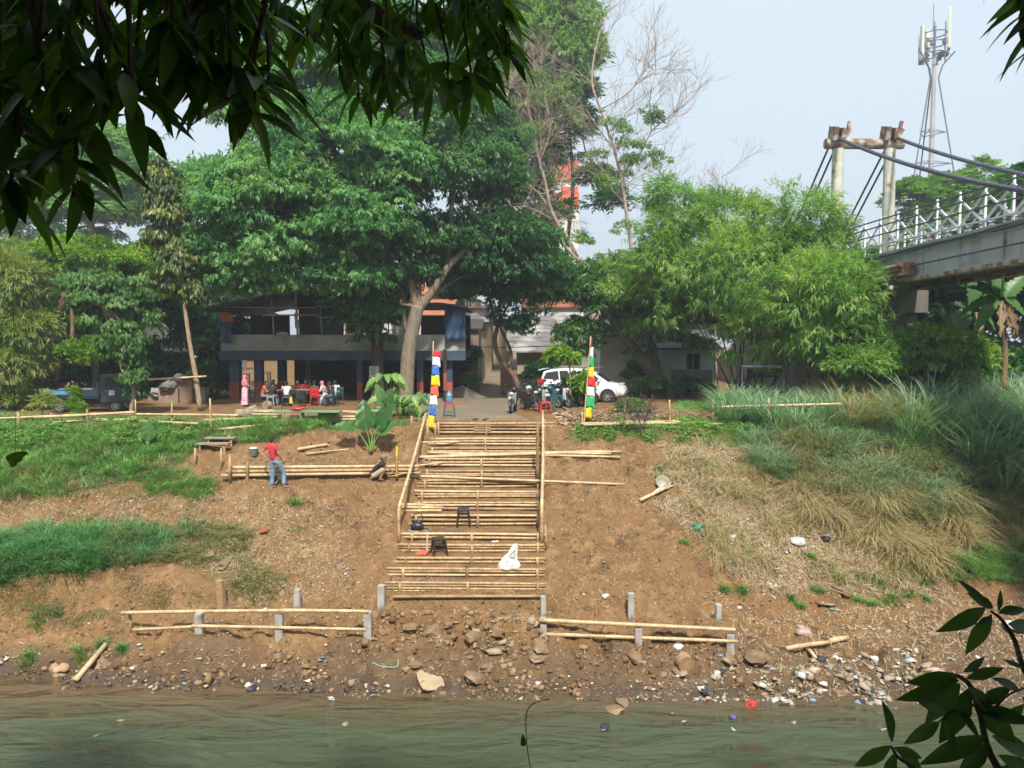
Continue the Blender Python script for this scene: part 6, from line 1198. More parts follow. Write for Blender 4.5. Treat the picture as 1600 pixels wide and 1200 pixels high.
    if gown:
        mb = MB(); n = 16; vs = []; fs = []; a0 = P['pel']; lv = [(a0+V3(0, 0, .1), .16), (a0, .2), (a0.lerp((P['anL']+P['anR'])/2, .5), .21), ((P['anL']+P['anR'])/2+V3(0, 0, .02), .25)]
        for k, (c, rr) in enumerate(lv):
            for j in range(n): a = 2*pi*j/n; rad = rr*(1+.07*sin(a*6)*(k/3)); vs.append(c+V3(cos(a)*rad, sin(a)*rad*.8, 0))
        for k in range(3):
            for j in range(n): fs.append((k*n+j, k*n+(j+1) % n, (k+1)*n+(j+1) % n, (k+1)*n+j))
        mb.add(vs, fs); mb.build('skirt', gown, r, smooth=True)
    else:
        VV = [P['pel']+V3(0, 0, .03), P['pel']+V3(0, 0, -.04)]; RR = [(.145, .115), (.14, .12)]; EE = [(0, 1)]
        for s_ in 'LR':
            i = len(VV); kn, an = P['kn'+s_], P['an'+s_]
            if bare: VV += [P['hp'+s_], kn.lerp(P['hp'+s_], .08)]; RR += [.115, .088]; EE += [(1, i), (i, i+1)]
            else: VV += [P['hp'+s_], kn, kn.lerp(an, .55), an+V3(0, 0, .03)]; RR += [.108, .083, .075, .078]; EE += [(1, i), (i, i+1), (i+1, i+2), (i+2, i+3)]
        meshobj('shorts' if bare else 'trousers', skin_mesh(VV, EE, RR), pants, r)
    for s_ in 'LR':
        a = P['an'+s_]; fd = P.get('foot'+s_, V3(0, 1, 0)); mb = MB(); mb.tube([a+fd*-.06+V3(0, 0, -.03), a+fd*.03+V3(0, 0, -.025), a+fd*.13+V3(0, 0, -.045), a+fd*.19+V3(0, 0, -.055)], [.035, .047, .045, .025], 8, flat=.75); mb.build('shoe', shoes, r, smooth=True)
    if extra: extra(r, P)
    return r
GY0 = 'people seated round the cafe tables'
# the standing man in red: seen from behind-right, left hand on hip, right hand on his thigh, weight on the left leg
P = stand(); P.update(pel=V3(.0, 0, .92), waist=V3(-.03, .0, 1.05), chest=V3(-.07, .02, 1.27), neck=V3(-.08, .02, 1.44), head=V3(-.06, .05, 1.57), shL=V3(-.24, .06, 1.38), shR=V3(.1, -.06, 1.37), elL=V3(-.42, -.08, 1.17), wrL=V3(-.24, -.13, 1.02), elR=V3(.2, -.08, 1.12), wrR=V3(.24, .05, .93), hpL=V3(-.09, 0, .9), hpR=V3(.09, .02, .9), knL=V3(-.07, .0, .5), anL=V3(-.09, -.05, .08), knR=V3(.24, .16, .52), anR=V3(.27, .08, .08), footL=V3(.75, .66, 0), footR=V3(.9, .43, 0))
ft = V3(-7.5, 24.1, -1.6); man = person('man in red t-shirt and blue jeans standing with a hand on his hip', ft+V3(0, 0, -.02), radians(-12), P, 1.66, red_c, jean, shoes=cloth_m('boot_brown', (.12, .08, .05)), turn=-.5)
mb = MB(); a = at(421, 768, 24.3); b = at(438, 746, a.y-.1); mb.tube([a+V3(0, 0, .03), b], .018, 6); mb.cur = 1; mb.box(b+V3(.05, 0, .05), (.2, .05, .26), rz=.3, ry=.5, taper=.7); tag(mb.build('hoe', [bamboo2, steel_d]), "worn hoe with pale handle leaning behind the red-shirted man's legs", 'hoe')
mb = MB(); b = at(450, 767, a.y); mb.box(hit(452, 762)+V3(0, 0, .02), (.5, .1, .03), rz=.3); tag(mb.build('board', bamboo3), "flat dark board by the red-shirted man's right foot", 'board')
# squatting man, side view facing right
P = dict(pel=V3(0, -.16, .2), waist=V3(0, -.12, .33), chest=V3(0, .03, .52), neck=V3(0, .12, .66), head=V3(0, .2, .76), shL=V3(-.17, .1, .6), shR=V3(.17, .1, .6), elL=V3(-.2, .36, .42), elR=V3(.2, .36, .46), wrL=V3(-.1, .58, .24), wrR=V3(.1, .6, .2), hpL=V3(-.1, -.12, .2), hpR=V3(.1, -.12, .2), knL=V3(-.17, .27, .47), knR=V3(.17, .27, .47), anL=V3(-.13, .05, .08), anR=V3(.13, .05, .08))
cap_m = cloth_m('cap_grey_green', (.2, .2, .15))
def backprint(r, P):
    mb = MB(); c = P['waist'].lerp(P['chest'], .65)+V3(.05, -.13, .06)
    mb.box(c, (.16, .012, .06), rx=.65); mb.box(c+V3(.02, -.03, -.07), (.1, .012, .05), rx=.65); mb.build('shirt_print', pm('print_orange', (.6, .16, .06), (.55, .3, .22), 12, .7), r)
sq = hit(592, 745); person('man in black t-shirt and grey cap squatting beside the bamboo edging', V3(sq.x+.02, 24.45, gz(sq.x, 24.45)), radians(-80), P, 1.6, black_c, khaki, cap=cap_m, bare=True, extra=backprint)
mb = MB(); a = at(620, 740, 24.35); b = at(620, 712, 24.35); c = at(620, 698, 24.35); mb.tube([a+V3(0, 0, -.1), b], .028, 6); mb.cur = 1; mb.box(b.lerp(c, .5), (.05, .05, (c-b).length)); tag(mb.build('spirit_level', [pm('yellow_dull', (.5, .36, .04)), pm('yellow_tool', (.85, .62, .02))]), 'yellow level rod held upright beside the squatting man', 'level')
mb = MB(); mb.tube([at(607, 738, 24.2), at(607, 744, 24.2), at(613, 744, 24.1), at(640, 738, 24.1)], .02, 6); tag(mb.build('stick', bamboo), 'bent stick lying in front of the squatting man', 'stick')
# woman in pink
ft = hit(383, 635); P = stand(); P.update(elL=V3(-.2, .1, 1.13), wrL=V3(-.08, .25, 1.2), elR=V3(.22, .06, 1.12), wrR=V3(.1, .26, 1.1))
person('woman in long pink headscarf and flowered pink skirt standing by the food rack', ft, radians(-60), P, 1.5, pink_c, pink_c, sleeve='long', hijab=pink_c, gown=pinkp)
# seated group
plastic_t = pm('plastic_teal', (.02, .05, .07), None, 3, .4); plastic_g = pm('plastic_grey', (.33, .36, .36), None, 3, .45); plastic_r = pm('plastic_red', (.6, .03, .03), (.5, .02, .02), 3, .4); plastic_k = pm('plastic_black', (.02, .02, .022), (.03, .03, .03), 6, .4)
def stool(label, loc, mat, h=.46, rz=0, group=None, w=.17, wire=False):
    r = empty('stool', loc, rz, label, 'stool', group); mb = MB(); mb.box((0, 0, h-.02), (w*2, w*2, .04)); mb.box((0, 0, h-.055), (w*1.9, w*1.9, .035), taper=1.03); mb.build('seat', mat, r, bevel=.015)
    for sx in (-1, 1):
        for sy in (-1, 1):
            mb = MB(); a = V3(sx*w*.82, sy*w*.82, h-.05); b = V3(sx*w*1.2, sy*w*1.2, 0)
            if wire: mb.tube([a, b], .012, 6)
            else: mb.tube([a, b], [.035, .024], 4)
            mb.build('leg', mat if not wire else steel_d, r)
    mb = MB(); hh = h*.33; q = w*1.06
    for a, b in (((-q, -q), (q, -q)), ((q, -q), (q, q)), ((q, q), (-q, q)), ((-q, q), (-q, -q))): mb.tube([(a[0], a[1], hh), (b[0], b[1], hh)], .012, 5)
    mb.build('stretcher', mat if not wire else steel_d, r); return r
def chair(label, loc, mat, rz=0, group=None):
    r = empty('plastic_chair', loc, rz, label, 'chair', group); mb = MB(); mb.box((0, 0, .43), (.42, .42, .035), taper=1.05); mb.build('seat', mat, r, bevel=.012)
    mb = MB(); mb.box((0, -.21, .78), (.42, .03, .18), rx=.12); mb.box((0, -.2, .58), (.42, .028, .14), rx=.1)
    for sx in (-1, 1): mb.box((sx*.19, -.2, .63), (.04, .035, .44), rx=.1)
    mb.build('backrest', mat, r, bevel=.008)
    for sx in (-1, 1):
        for sy in (-1, 1): mb = MB(); mb.tube([(sx*.18, sy*.17, .42), (sx*.22, sy*.22, 0)], .02, 6); mb.build('leg', mat, r)
    return r
GZ = .0
seatd = [  # px, Y, facing rz, shirt, pants, kw, label, seat kind
 (409, 37.0, -1.2, orange_c, grey_c, {}, 'person in orange shirt on a dark chair at the left table end', ('chair', plastic_t, 'dark teal chair under the person in orange')),
 (424, 36.9, -.15, black_c, grey_c, {}, 'person in black shirt seated with back turned, beside the one in orange', ('stool', plastic_g, 'grey stool under the person in black shirt')),
 (430, 38.6, 2.8, maroon, navy_c, {}, 'person in maroon facing the river, partly hidden behind the black-shirted one', ('stool', plastic_k, 'dark stool behind the table, left one')),
 (447, 36.7, .2, white_c, black_c, dict(cap=black_c), 'person in white shirt and black cap seated with back turned', ('stool', plastic_t, 'dark stool under the person in white shirt')),
 (467, 38.6, 3.0, maroon, navy_c, {}, 'person in maroon shirt facing the river at the middle of the table', ('stool', plastic_k, 'dark stool behind the table, middle one')),
 (478, 38.8, 3.3, red_c, navy_c, {}, 'person in red shirt raising an arm behind the table', ('stool', plastic_k, 'dark stool behind the table, right one')),
 (491, 37.0, .25, olive, grey_c, {}, 'person in olive shirt on a red chair with back turned', ('chair', plastic_r, 'red plastic chair under the person in olive shirt')),
 (508, 37.4, 1.5, white_c, white_c, dict(hijab=pink_c, sleeve='long', gown=white_c), 'woman in pink headscarf and white dress seated facing left', ('stool', plastic_g, 'grey stool under the woman in pink headscarf')),
 (519, 36.8, 1.1, navy_c, jean_d, {}, 'person in navy shirt and jeans seated facing left', ('stool', plastic_k, 'dark stool under the person in navy shirt')),
 (527, 37.8, .9, white_c, jean, dict(sleeve='long'), 'woman in white blouse on a teal chair at the right end', ('chair', pm('plastic_teal_light', (.04, .12, .14), None, 3, .4), 'teal chair at the right end of the group'))]
for px, Y_, rz, sh, pa, kw, lab, sk in seatd:
    x = (px-800)/F*Y_*1.001; P = sit(.1, .34); loc = V3(x, Y_, gz(x, Y_)); 
    if 'raising' in lab: P['elL'] = V3(-.3, .2, 1.0); P['wrL'] = V3(-.2, .3, 1.2)
    person(lab, loc, rz, P, 1.52, sh, pa, group=None, **kw)
    (stool if sk[0] == 'stool' else chair)(sk[2], loc, sk[1], rz=rz)
def table(label, x0, x1, Y_, mat, h=.72):
    r = empty('table', ((x0+x1)/2, Y_, gz((x0+x1)/2, Y_)), 0, label, 'table'); w = (x1-x0)/2; mb = MB(); mb.box((0, 0, h), (2*w, .6, .04)); mb.build('tabletop', mat, r, bevel=.01)
    for sx in (-1, 1):
        for sy in (-1, 1): mb = MB(); mb.tube([(sx*(w-.08), sy*.24, h-.02), (sx*(w-.06), sy*.25, 0)], .022, 6); mb.build('leg', steel_d, r)
    return r
table('long dark table between the people under the cafe', (414-800)/F*37.8, (455-800)/F*37.8, 37.8, wood); table('brown table right of the dark one with people behind it', (462-800)/F*37.9, (503-800)/F*37.9, 37.9, wood)
mb = MB(); c = V3((470-800)/F*36.7, 36.7, .45); mb.box(c, (.42, .3, .62), taper=.8); mb.sphere(c+V3(0, -.12, -.08), .17, 10, 7, (1, .6, 1)); mb.tube([c+V3(-.1, .16, .2), c+V3(-.12, .25, -.1), c+V3(-.1, .16, -.25)], .02, 5); tag(mb.build('backpack', black_c, bevel=.05), 'bulky black backpack hung on a seat in the middle of the group', 'bag')
mb = MB(); c = V3((454-800)/F*36.5, 36.5, .3); mb.box(c, (.16, .1, .3), taper=.7); mb.tube([c+V3(-.05, 0, .14), c+V3(0, 0, .24), c+V3(.05, 0, .14)], .01, 5); tag(mb.build('shopping_bag', pm('yellow_bag', (.6, .5, .05))), 'small yellow bag hanging beside the white-shirted person', 'bag')
# scooter rider on the road
# ================================================================== VEHICLES
tyre = pm('tyre', (.02, .02, .02), (.03, .028, .025), 6, .85); rim_m = pm('rim_silver', (.5, .5, .52), (.35, .35, .37), 4, .35, metal=.6); car_w = pm('car_white', (.72, .73, .74), (.68, .69, .70), 1.5, .25); car_k = pm('truck_navy', (.024, .036, .06), (.035, .045, .06), 2, .3); chrome = pm('chrome', (.5, .5, .5), None, 3, .2, metal=.8); red_l = pm('tail_light', (.5, .02, .03), None, 3, .25); lamp_m = pm('headlight', (.6, .62, .65), None, 3, .12)
def wheel(parent, c, R_, w, spokes=6, axis='y', spoked=True):
    Rm = Matrix.Translation(c) @ (Matrix.Rotation(pi/2, 4, 'X') if axis == 'y' else Matrix.Rotation(pi/2, 4, 'Y'))
    mb = MB(); mb.lathe([(R_*.66, -w/2), (R_*.93, -w/2), (R_, -w*.32), (R_, w*.32), (R_*.93, w/2), (R_*.66, w/2)], 24, Rm, caps=False); wl = mb.build('wheel', tyre, parent, smooth=False)
    mb = MB(); mb.lathe([(R_*.66, -w/2), (R_*.6, -w*.3), (R_*.6, w*.3), (R_*.66, w/2)], 20, Rm, caps=False); mb.lathe([(R_*.14, -w*.45), (R_*.14, w*.45)], 10, Rm)
    for k in range(spokes):
        a = 2*pi*k/spokes; M = Rm @ Matrix.Rotation(a, 4, 'Z'); vs = [M @ V3(x, y, z) for x in (R_*.1, R_*.64) for y in (-R_*.07, R_*.07) for z in (-w*.42, w*.42)]; mb.add(vs, [(0, 1, 3, 2), (4, 6, 7, 5), (0, 4, 5, 1), (2, 3, 7, 6), (0, 2, 6, 4), (1, 5, 7, 3)])
    mb.build('rim', rim_m, wl); return wl
def arch_profile(pts, wheels, R_): return pts
def car():
    c = at(912, 628, 39.6); r = empty('parked_car', (c.x, 40.1, gz(c.x, 40)), radians(-14), 'white people carrier parked behind the scooters with its nose to the right', 'car')
    L_ = 2.28; W_ = .86
    def side(x): return 1-.07*abs(x/L_)**4*2
    # body as stations along x: (x, z_bottom, z_belt, half width)
    st = [(-2.26, .55, .95, .70), (-2.2, .35, 1.08, .80), (-1.9, .26, 1.14, .86), (-1.3, .24, 1.13, .87), (0, .24, 1.08, .87), (.9, .24, 1.05, .87), (1.35, .26, 1.02, .86), (1.9, .3, .93, .82), (2.15, .34, .82, .74), (2.26, .42, .66, .6)]
    V = []; Fs = []; n = 12
    for x, zb, zt, hw in st:
        m = (zb+zt)/2; ring = [(hw*.9, zb), (hw, zb+.1), (hw*1.0, m-.05), (hw*.985, m+.12), (hw*.93, zt-.03), (hw*.8, zt)]
        V += [(x, y, z) for y, z in ring]+[(x, -y, z) for y, z in reversed(ring)]
    for i in range(len(st)-1):
        for j in range(n): Fs.append((i*n+j, (i+1)*n+j, (i+1)*n+(j+1) % n, i*n+(j+1) % n))
    Fs += [tuple(range(n)), tuple((len(st)-1)*n+j for j in range(n-1, -1, -1))]
    mb = MB(); mb.add(V, Fs); mb.build('body', car_w, r, smooth=True)
    gst = [(-2.15, 1.05, 1.08, .7), (-1.98, 1.1, 1.55, .68), (-1.6, 1.1, 1.68, .7), (-.6, 1.08, 1.73, .72), (.2, 1.06, 1.69, .71), (.75, 1.04, 1.48, .69), (1.45, 1.0, 1.02, .68)]
    V = []; Fs = []; n = 8
    for x, zb, zt, hw in gst:
        ring = [(hw*1.12, zb-.03), (hw*1.1, zb+.05*(zt-zb)), (hw*.92, zt-.05*(zt-zb)-.02), (hw*.8, zt)]; V += [(x, y, z) for y, z in ring]+[(x, -y, z) for y, z in reversed(ring)]
    for i in range(len(gst)-1):
        for j in range(n): Fs.append((i*n+j, (i+1)*n+j, (i+1)*n+(j+1) % n, i*n+(j+1) % n))
    Fs += [tuple(range(n)), tuple((len(gst)-1)*n+j for j in range(n-1, -1, -1))]
    mb = MB(); mb.add(V, Fs); mb.build('cabin', car_w, r, smooth=False)
    for s_ in (-1, 1):   # side glass just proud of the cabin
        def yy(z): return s_*(.79-.125*max(0, (z-1.1))/.5+.012)
        for nm, poly in (('window', [(-1.95, 1.2), (-1.82, 1.5), (-1.2, 1.6), (-1.12, 1.14)]), ('window', [(-1.06, 1.14), (-1.12, 1.6), (-.25, 1.63), (-.2, 1.11)]), ('window', [(-.13, 1.11), (-.18, 1.62), (.3, 1.57), (.72, 1.38), (1.05, 1.12), (1.0, 1.09)])):
            mb = MB(); vs = [(x, yy(z), z) for x, z in poly]; vs += [(x, y-s_*.03, z) for x, y, z in vs]; k = len(poly); mb.add(vs, [tuple(range(k)), tuple(range(2*k-1, k-1, -1))]+[(i, (i+1) % k, (i+1) % k+k, i+k) for i in range(k)]); mb.build(nm, glass, r)
        mb = MB(); mb.box((.95, s_*.93, 1.12), (.14, .16, .12)); mb.build('wing_mirror', car_w, r, bevel=.03)
        mb = MB(); mb.box((-2.08, s_*.83, 1.02), (.3, .09, .3), ry=-.35); mb.box((-1.95, s_*.845, 1.12), (.3, .05, .08), ry=-.1); mb.build('tail_light', red_l, r, bevel=.02)
        mb = MB(); mb.box((2.1, s_*.66, .72), (.12, .16, .2), rz=s_*-.4); mb.box((2.0, s_*.7, .93), (.24, .12, .05), rz=s_*-.3); mb.build('headlight', lamp_m, r, bevel=.02)
        for x in (-1.42, 1.4):
            mb = MB(); mb.lathe([(.39, -.01), (.39, .01)], 24, Matrix.Translation((x, s_*.866, .33)) @ Matrix.Rotation(pi/2, 4, 'X')); mb.build('wheel_arch', plastic_k, r); wheel(r, V3(x, s_*.80, .33), .33, .2, 6)
        for x in (-1.1, -.16, .8): mb = MB(); mb.box((x, s_*.868, .7), (.012, .012, .75)); mb.build('door_seam', plastic_k, r)
        for x in (-.95, .05): mb = MB(); mb.box((x, s_*.885, .93), (.2, .03, .035)); mb.build('door_handle', chrome, r)
        mb = MB(); mb.box((-.2, s_*.55, 1.765), (2.4, .04, .04)); mb.build('roof_rail', chrome, r)
    mb = MB(); vs = [(.8, -.6, 1.462), (1.42, -.62, 1.045), (1.42, .62, 1.045), (.8, .6, 1.462)]; mb.add(vs+[(x+.02, y, z+.03) for x, y, z in vs], [(0, 1, 2, 3), (4, 5, 6, 7), (0, 1, 5, 4), (1, 2, 6, 5), (2, 3, 7, 6), (3, 0, 4, 7)]); mb.build('windscreen', glass, r)
    mb = MB(); mb.box((-2.1, 0, 1.66), (.35, 1.25, .05), ry=-.25); mb.build('rear_spoiler', car_w, r, bevel=.02)
    mb = MB(); mb.box((2.2, 0, .48), (.1, .9, .14)); mb.build('grille', plastic_k, r); return r
car()
def truck():
    c = hit(132, 645); r = empty('pickup_truck', (c.x, c.y+.7, gz(c.x, c.y+.7)), radians(4), 'small old dark blue pickup truck with a drop-side bed parked on the left', 'truck'); W_ = .72
    mb = MB(); mb.prism([(.62, .42), (.62, 1.62), (.72, 1.68), (1.42, 1.67), (1.72, 1.12), (1.84, 1.0), (1.88, .5), (1.8, .42)], -W_, W_); mb.build('cab', car_k, r, bevel=.05)
    for s_ in (-1, 1):
        mb = MB(); mb.prism([(.86, 1.12), (.88, 1.52), (1.34, 1.52), (1.58, 1.12)], min(s_*(W_-.02), s_*(W_+.006)), max(s_*(W_-.02), s_*(W_+.006))); mb.build('window', glass, r)
        mb = MB(); mb.box((1.5, s_*(W_+.08), 1.2), (.08, .14, .16)); mb.build('wing_mirror', plastic_k, r); mb = MB(); mb.box((1.86, s_*.52, .72), (.05, .22, .16)); mb.build('headlight', lamp_m, r, bevel=.02)
        mb = MB(); mb.box((.9, s_*(W_+.008), .95), (.14, .02, .03)); mb.build('door_handle', chrome, r)
        for x in (-1.1, 1.25): wheel(r, V3(x, s_*.6, .29), .29, .17, 8)
        mb = MB(); mb.bb((-1.8, s_*W_-.02, .72), (.55, s_*W_+.02, 1.02)); mb.build('bed_side', car_k, r)
        mb = MB(); mb.bb((-1.75, s_*(W_+.021)-.003, .8), (-.55, s_*(W_+.021)+.003, .96)); mb.build('side_stripe', pm('stripe_cyan', (.08, .28, .45)), r)
    mb = MB(); mb.box((1.12, -W_-.008, .86), (.24, .006, .22)); mb.build('door_sticker', pvc, r)
    mb = MB(); mb.bb((-1.8, -W_+.021, .62), (.56, W_-.021, .70)); mb.bb((-1.8, -.3, .35), (1.0, .3, .6)); mb.bb((-1.84, -W_, .7), (-1.805, W_, 1.0)); mb.bb((.565, -W_+.03, .703), (.6, W_-.03, 1.35)); mb.build('bed', car_k, r)
    mb = MB(); mb.bb((-1.6, -.5, .705), (-.2, .5, .98)); mb.build('cargo', pvc, r, bevel=.05)
    mb = MB(); mb.prism([(.95, 1.12), (1.0, 1.53), (1.36, 1.53)], -.1, .1); mb.bb((.75, -.5, .5), (1.2, .5, 1.1)); mb.build('seat', darkwall, r); return r
truck()
def scooter(label, loc, rz, body=plastic_k, accent=plastic_g, group='scooters parked in a row by the stairs'):
    r = empty('scooter', loc, rz, label, 'scooter', group); wheel(r, V3(0, .62, .27), .27, .1, 5, 'x'); wheel(r, V3(0, -.6, .27), .27, .11, 5, 'x')
    def part(nm, m, f, sm=False, bev=.02): mb = MB(); f(mb); mb.build(nm, m, r, smooth=sm, bevel=bev)
    part('mudguard', body, lambda b: b.tube([V3(0, .62+.31*cos(a), .27+.31*sin(a)) for a in (0.2, .7, 1.2, 1.7, 2.3)], .06, 6), bev=0)
    part('fork', chrome, lambda b: [b.tube([(s_*.08, .62, .27), (s_*.07, .42, .85)], .022, 6) for s_ in (-1, 1)], bev=0)
    part('front_shield', accent, lambda b: b.add([(-.06, .5, .95), (.06, .5, .95), (.2, .36, .9), (.19, .36, .4), (.08, .46, .34), (-.08, .46, .34), (-.19, .36, .4), (-.2, .36, .9), (-.05, .38, .95), (.05, .38, .95), (.15, .3, .88), (.15, .3, .4), (.06, .36, .34), (-.06, .36, .34), (-.15, .3, .4), (-.15, .3, .88)], [(0, 1, 4, 5), (1, 2, 3, 4), (0, 5, 6, 7), (8, 13, 12, 9), (9, 12, 11, 10), (8, 15, 14, 13), (0, 8, 9, 1), (1, 9, 10, 2), (2, 10, 11, 3), (3, 11, 12, 4), (4, 12, 13, 5), (5, 13, 14, 6), (6, 14, 15, 7), (7, 15, 8, 0)]))
    part('headlight', lamp_m, lambda b: b.sphere((0, .5, .84), .09, 10, 7, (1.2, .5, .8)), True, 0)
    part('footboard', body, lambda b: b.bb((-.15, -.1, .28), (.15, .36, .36)))
    part('rear_body', body, lambda b: b.add([(-.13, -.05, .35), (.13, -.05, .35), (.15, -.05, .7), (-.15, -.05, .7), (-.11, -.8, .5), (.11, -.8, .5), (.09, -.9, .8), (-.09, -.9, .8)], [(0, 1, 2, 3), (4, 7, 6, 5), (0, 4, 5, 1), (1, 5, 6, 2), (2, 6, 7, 3), (3, 7, 4, 0)]))
    part('seat', plastic_k, lambda b: b.tube([(0, -.02, .74), (0, -.3, .78), (0, -.8, .85)], [.12, .14, .1], 8, flat=.4), True, 0)
    part('handlebar', plastic_k, lambda b: [b.tube([(-.34, .3, 1.02), (-.15, .42, .98), (.15, .42, .98), (.34, .3, 1.02)], .02, 6), b.box((0, .42, .98), (.26, .16, .12))])
    for s_ in (-1, 1): part('mirror', plastic_k, lambda b: [b.tube([(s_*.22, .38, 1.0), (s_*.3, .38, 1.18)], .008, 5), b.sphere((s_*.32, .37, 1.21), .055, 8, 6, (1, .3, .7))], bev=0)
    part('number_plate', pvc if accent == plastic_g else plastic_k, lambda b: b.box((0, .525, .66), (.24, .012, .1), rx=.2), bev=0)
    part('stand', steel_d, lambda b: b.tube([(-.1, -.1, .3), (-.2, -.1, .0)], .014, 5), bev=0); return r
blue_p = pm('scooter_blue', (.02, .12, .2), None, 3, .3); wht_p = pm('scooter_white', (.55, .56, .58), None, 3, .3); redk = pm('scooter_darkred', (.12, .02, .03), None, 3, .3)
sc_ = [(802, 646, pi-.15, plastic_k, plastic_g, 'grey-fronted scooter standing apart at the left end of the row'), (829, 643, pi+.5, plastic_k, plastic_k, 'black scooter with the white helmet on it'), (846, 640, pi+.55, plastic_k, plastic_g, 'black scooter behind the red stool'), (862, 638, pi+.6, blue_p, blue_p, 'blue scooter in the middle of the row'), (878, 637, pi+.6, plastic_k, wht_p, 'white-fronted scooter with a dark helmet'), (894, 635, pi+.8, plastic_k, blue_p, 'black and blue scooter beside the sapling stem'), (910, 633, pi+1.0, navy_c, redk, 'dark scooter at the right end, behind the pennant pole')]
sc_ += [(837, 637, pi+.3, plastic_k, redk, 'dark scooter squeezed behind the white-helmet one'), (853, 634, pi+.7, plastic_k, plastic_k, 'all-black scooter at the back of the row'), (870, 633, pi+.4, navy_c, wht_p, 'navy scooter behind the blue one'), (886, 631, pi+.9, plastic_k, plastic_k, 'all-black scooter behind the sapling stem'), (822, 638, pi+.2, plastic_k, plastic_k, 'black scooter standing just right of the lone grey-fronted one')]
for px, py, rz, b, a, lab in sc_:
    p = hit(px, py); scooter(lab, V3(p.x, p.y+.55, gz(p.x, p.y+.5)), rz, b, a)
def helmet(label, px, py, Y_, m):
    c = at(px, py, Y_); r = empty('helmet', c, 3.3, label, 'helmet'); mb = MB(); mb.sphere((0, 0, 0), .14, 14, 10, (.92, 1.05, .95)); mb.build('shell', m, r, smooth=True); mb = MB(); mb.sphere((0, .04, -.005), .125, 12, 8, (.85, 1, .55)); mb.build('visor', glass, r, smooth=True)
helmet('white helmet hung on the black scooter', 826, 607, 32.9, wht_p); helmet('black helmet on the grey-fronted scooter', 803, 609, 32.4, plastic_k); helmet('dark helmet on the white-fronted scooter', 873, 602, 33.6, navy_c); helmet('blue helmet in the middle of the scooter row', 859, 607, 33.4, blue_p)
# rider far up the road
p = V3(at(757, 571, 74).x, 74, gz(-2.6, 74)); rs = scooter('white scooter ridden down the far road', p, pi+.1, wht_p, wht_p, None)
P = sit(.05, .4, .76); P['anL'] = V3(-.2, .3, .35); P['anR'] = V3(.2, .3, .35); P['knL'] = V3(-.2, .38, .75); P['knR'] = V3(.2, .38, .75)
person('rider in white jacket and red helmet coming down the far road', p+V3(0, .15, 0), pi+.1, P, 1.65, white_c, grey_c, sleeve='long', cap=red_c)
# ================================================================== OBJECTS ON AND AROUND THE STAIRS
def on_tread(px, py): return hit(px, py)
a = on_tread(686, 866); stool('black plastic stool on the lower tread beside the dustpan', a, plastic_k, .47, .3); a = on_tread(724, 821); stool('black plastic stool higher up, near the middle of the stairs', a, plastic_k, .47, .1)
a = hit(702, 652); stool('red round-topped wire-legged stool carrying a water bottle', a, plastic_r, .6, 0, wire=True, w=.2); st_h = .6
mb = MB(); b_ = pm('water_bottle_blue', (.12, .3, .45), (.08, .2, .34), 3, .15); mb.lathe([(.02, 0), (.13, .0), (.135, .06), (.12, .08), (.135, .1), (.135, .18), (.12, .2), (.135, .22), (.135, .32), (.06, .4), (.035, .42), (.035, .47), (.0, .47)], 16); o = mb.build('water_bottle', b_, smooth=True); o.location = a+V3(0, 0, .605); tag(o, 'blue gallon water bottle standing on the red stool', 'bottle')
a = hit(851, 646); stool('low red stool in front of the row of scooters', a, plastic_r, .5, .2, w=.22)
mb = MB(); a = hit(864, 645)
for k in range(5): mb.tube([a+V3(-.06+.04*k, .02*k, -.02), a+V3(-.1+.045*k, .05, .72-.06*abs(k-2))], .03, 6)
tag(mb.build('folded_umbrella', pm('green_dull', (.03, .12, .07), None, 4, .7)), 'dark green folded cloth bundle standing between red stool and blue scooter', 'cloth bundle')
# pennants
def pennant(label, top, base, Y_, cols, flags):
    t_, b_ = at(*top, Y_), at(*base, Y_); b_.z = min(b_.z, gz(b_.x, b_.y)); r = empty('pennant', b_, 0, label, 'flag'); iv = Matrix.Translation(-b_)
    o = pole_mb(b_, t_, .035, .03, .5).build('pole', [bamboo2, node_m], r, smooth=True); o.matrix_parent_inverse = iv
    for (y0, y1, w0, w1), c in zip(flags, cols):
        V = []; nu, nv = 6, 5
        for j in range(nv+1):
            t = j/nv; py = y0+(y1-y0)*t; fr = (py-top[1])/(base[1]-top[1]); pxp = top[0]+(base[0]-top[0])*fr; w = max(w0, w1)*(.78+.16*t)+.6*sin(y0)
            for i in range(nu+1): u = i/nu; q = at(pxp+w*u+1, py+u*2.5+.5*sin(u*5+y0), Y_); V.append((q.x, q.y-.05+.016*sin(u*6+j*.8), q.z))
        Q = [(j*(nu+1)+i, j*(nu+1)+i+1, (j+1)*(nu+1)+i+1, (j+1)*(nu+1)+i) for j in range(nv) for i in range(nu)]
        o = mk('cloth_panel', V, Q, c, r, smooth=True); o.matrix_parent_inverse = iv; md = o.modifiers.new('t', 'SOLIDIFY'); md.thickness = .003
    return r
def fmat(n, c): m = pm(n, c, tuple(x*.88 for x in c), 3, .7); return m
fr_, fw_, fb_, fy_, fo_, fg_ = fmat('flag_red', (.66, .03, .035)), fmat('flag_white', (.74, .74, .76)), fmat('flag_blue', (.05, .16, .55)), fmat('flag_yellow', (.85, .58, .015)), fmat('flag_coral', (.72, .13, .07)), fmat('flag_green', (.02, .42, .10))
pennant('tall pennant of red, white, blue and yellow bands left of the stair top', (677, 533), (668, 668), 28.0, [fr_, fw_, fb_, fy_, fo_, fw_, fb_, fy_], [(547, 556, 3, 14), (556, 571, 9, 14), (570, 586, 4, 14), (585, 602, 1, 15), (601, 617, 2, 15), (616, 632, 2, 13), (632, 648, 1, 12), (648, 668, 2, 10)])
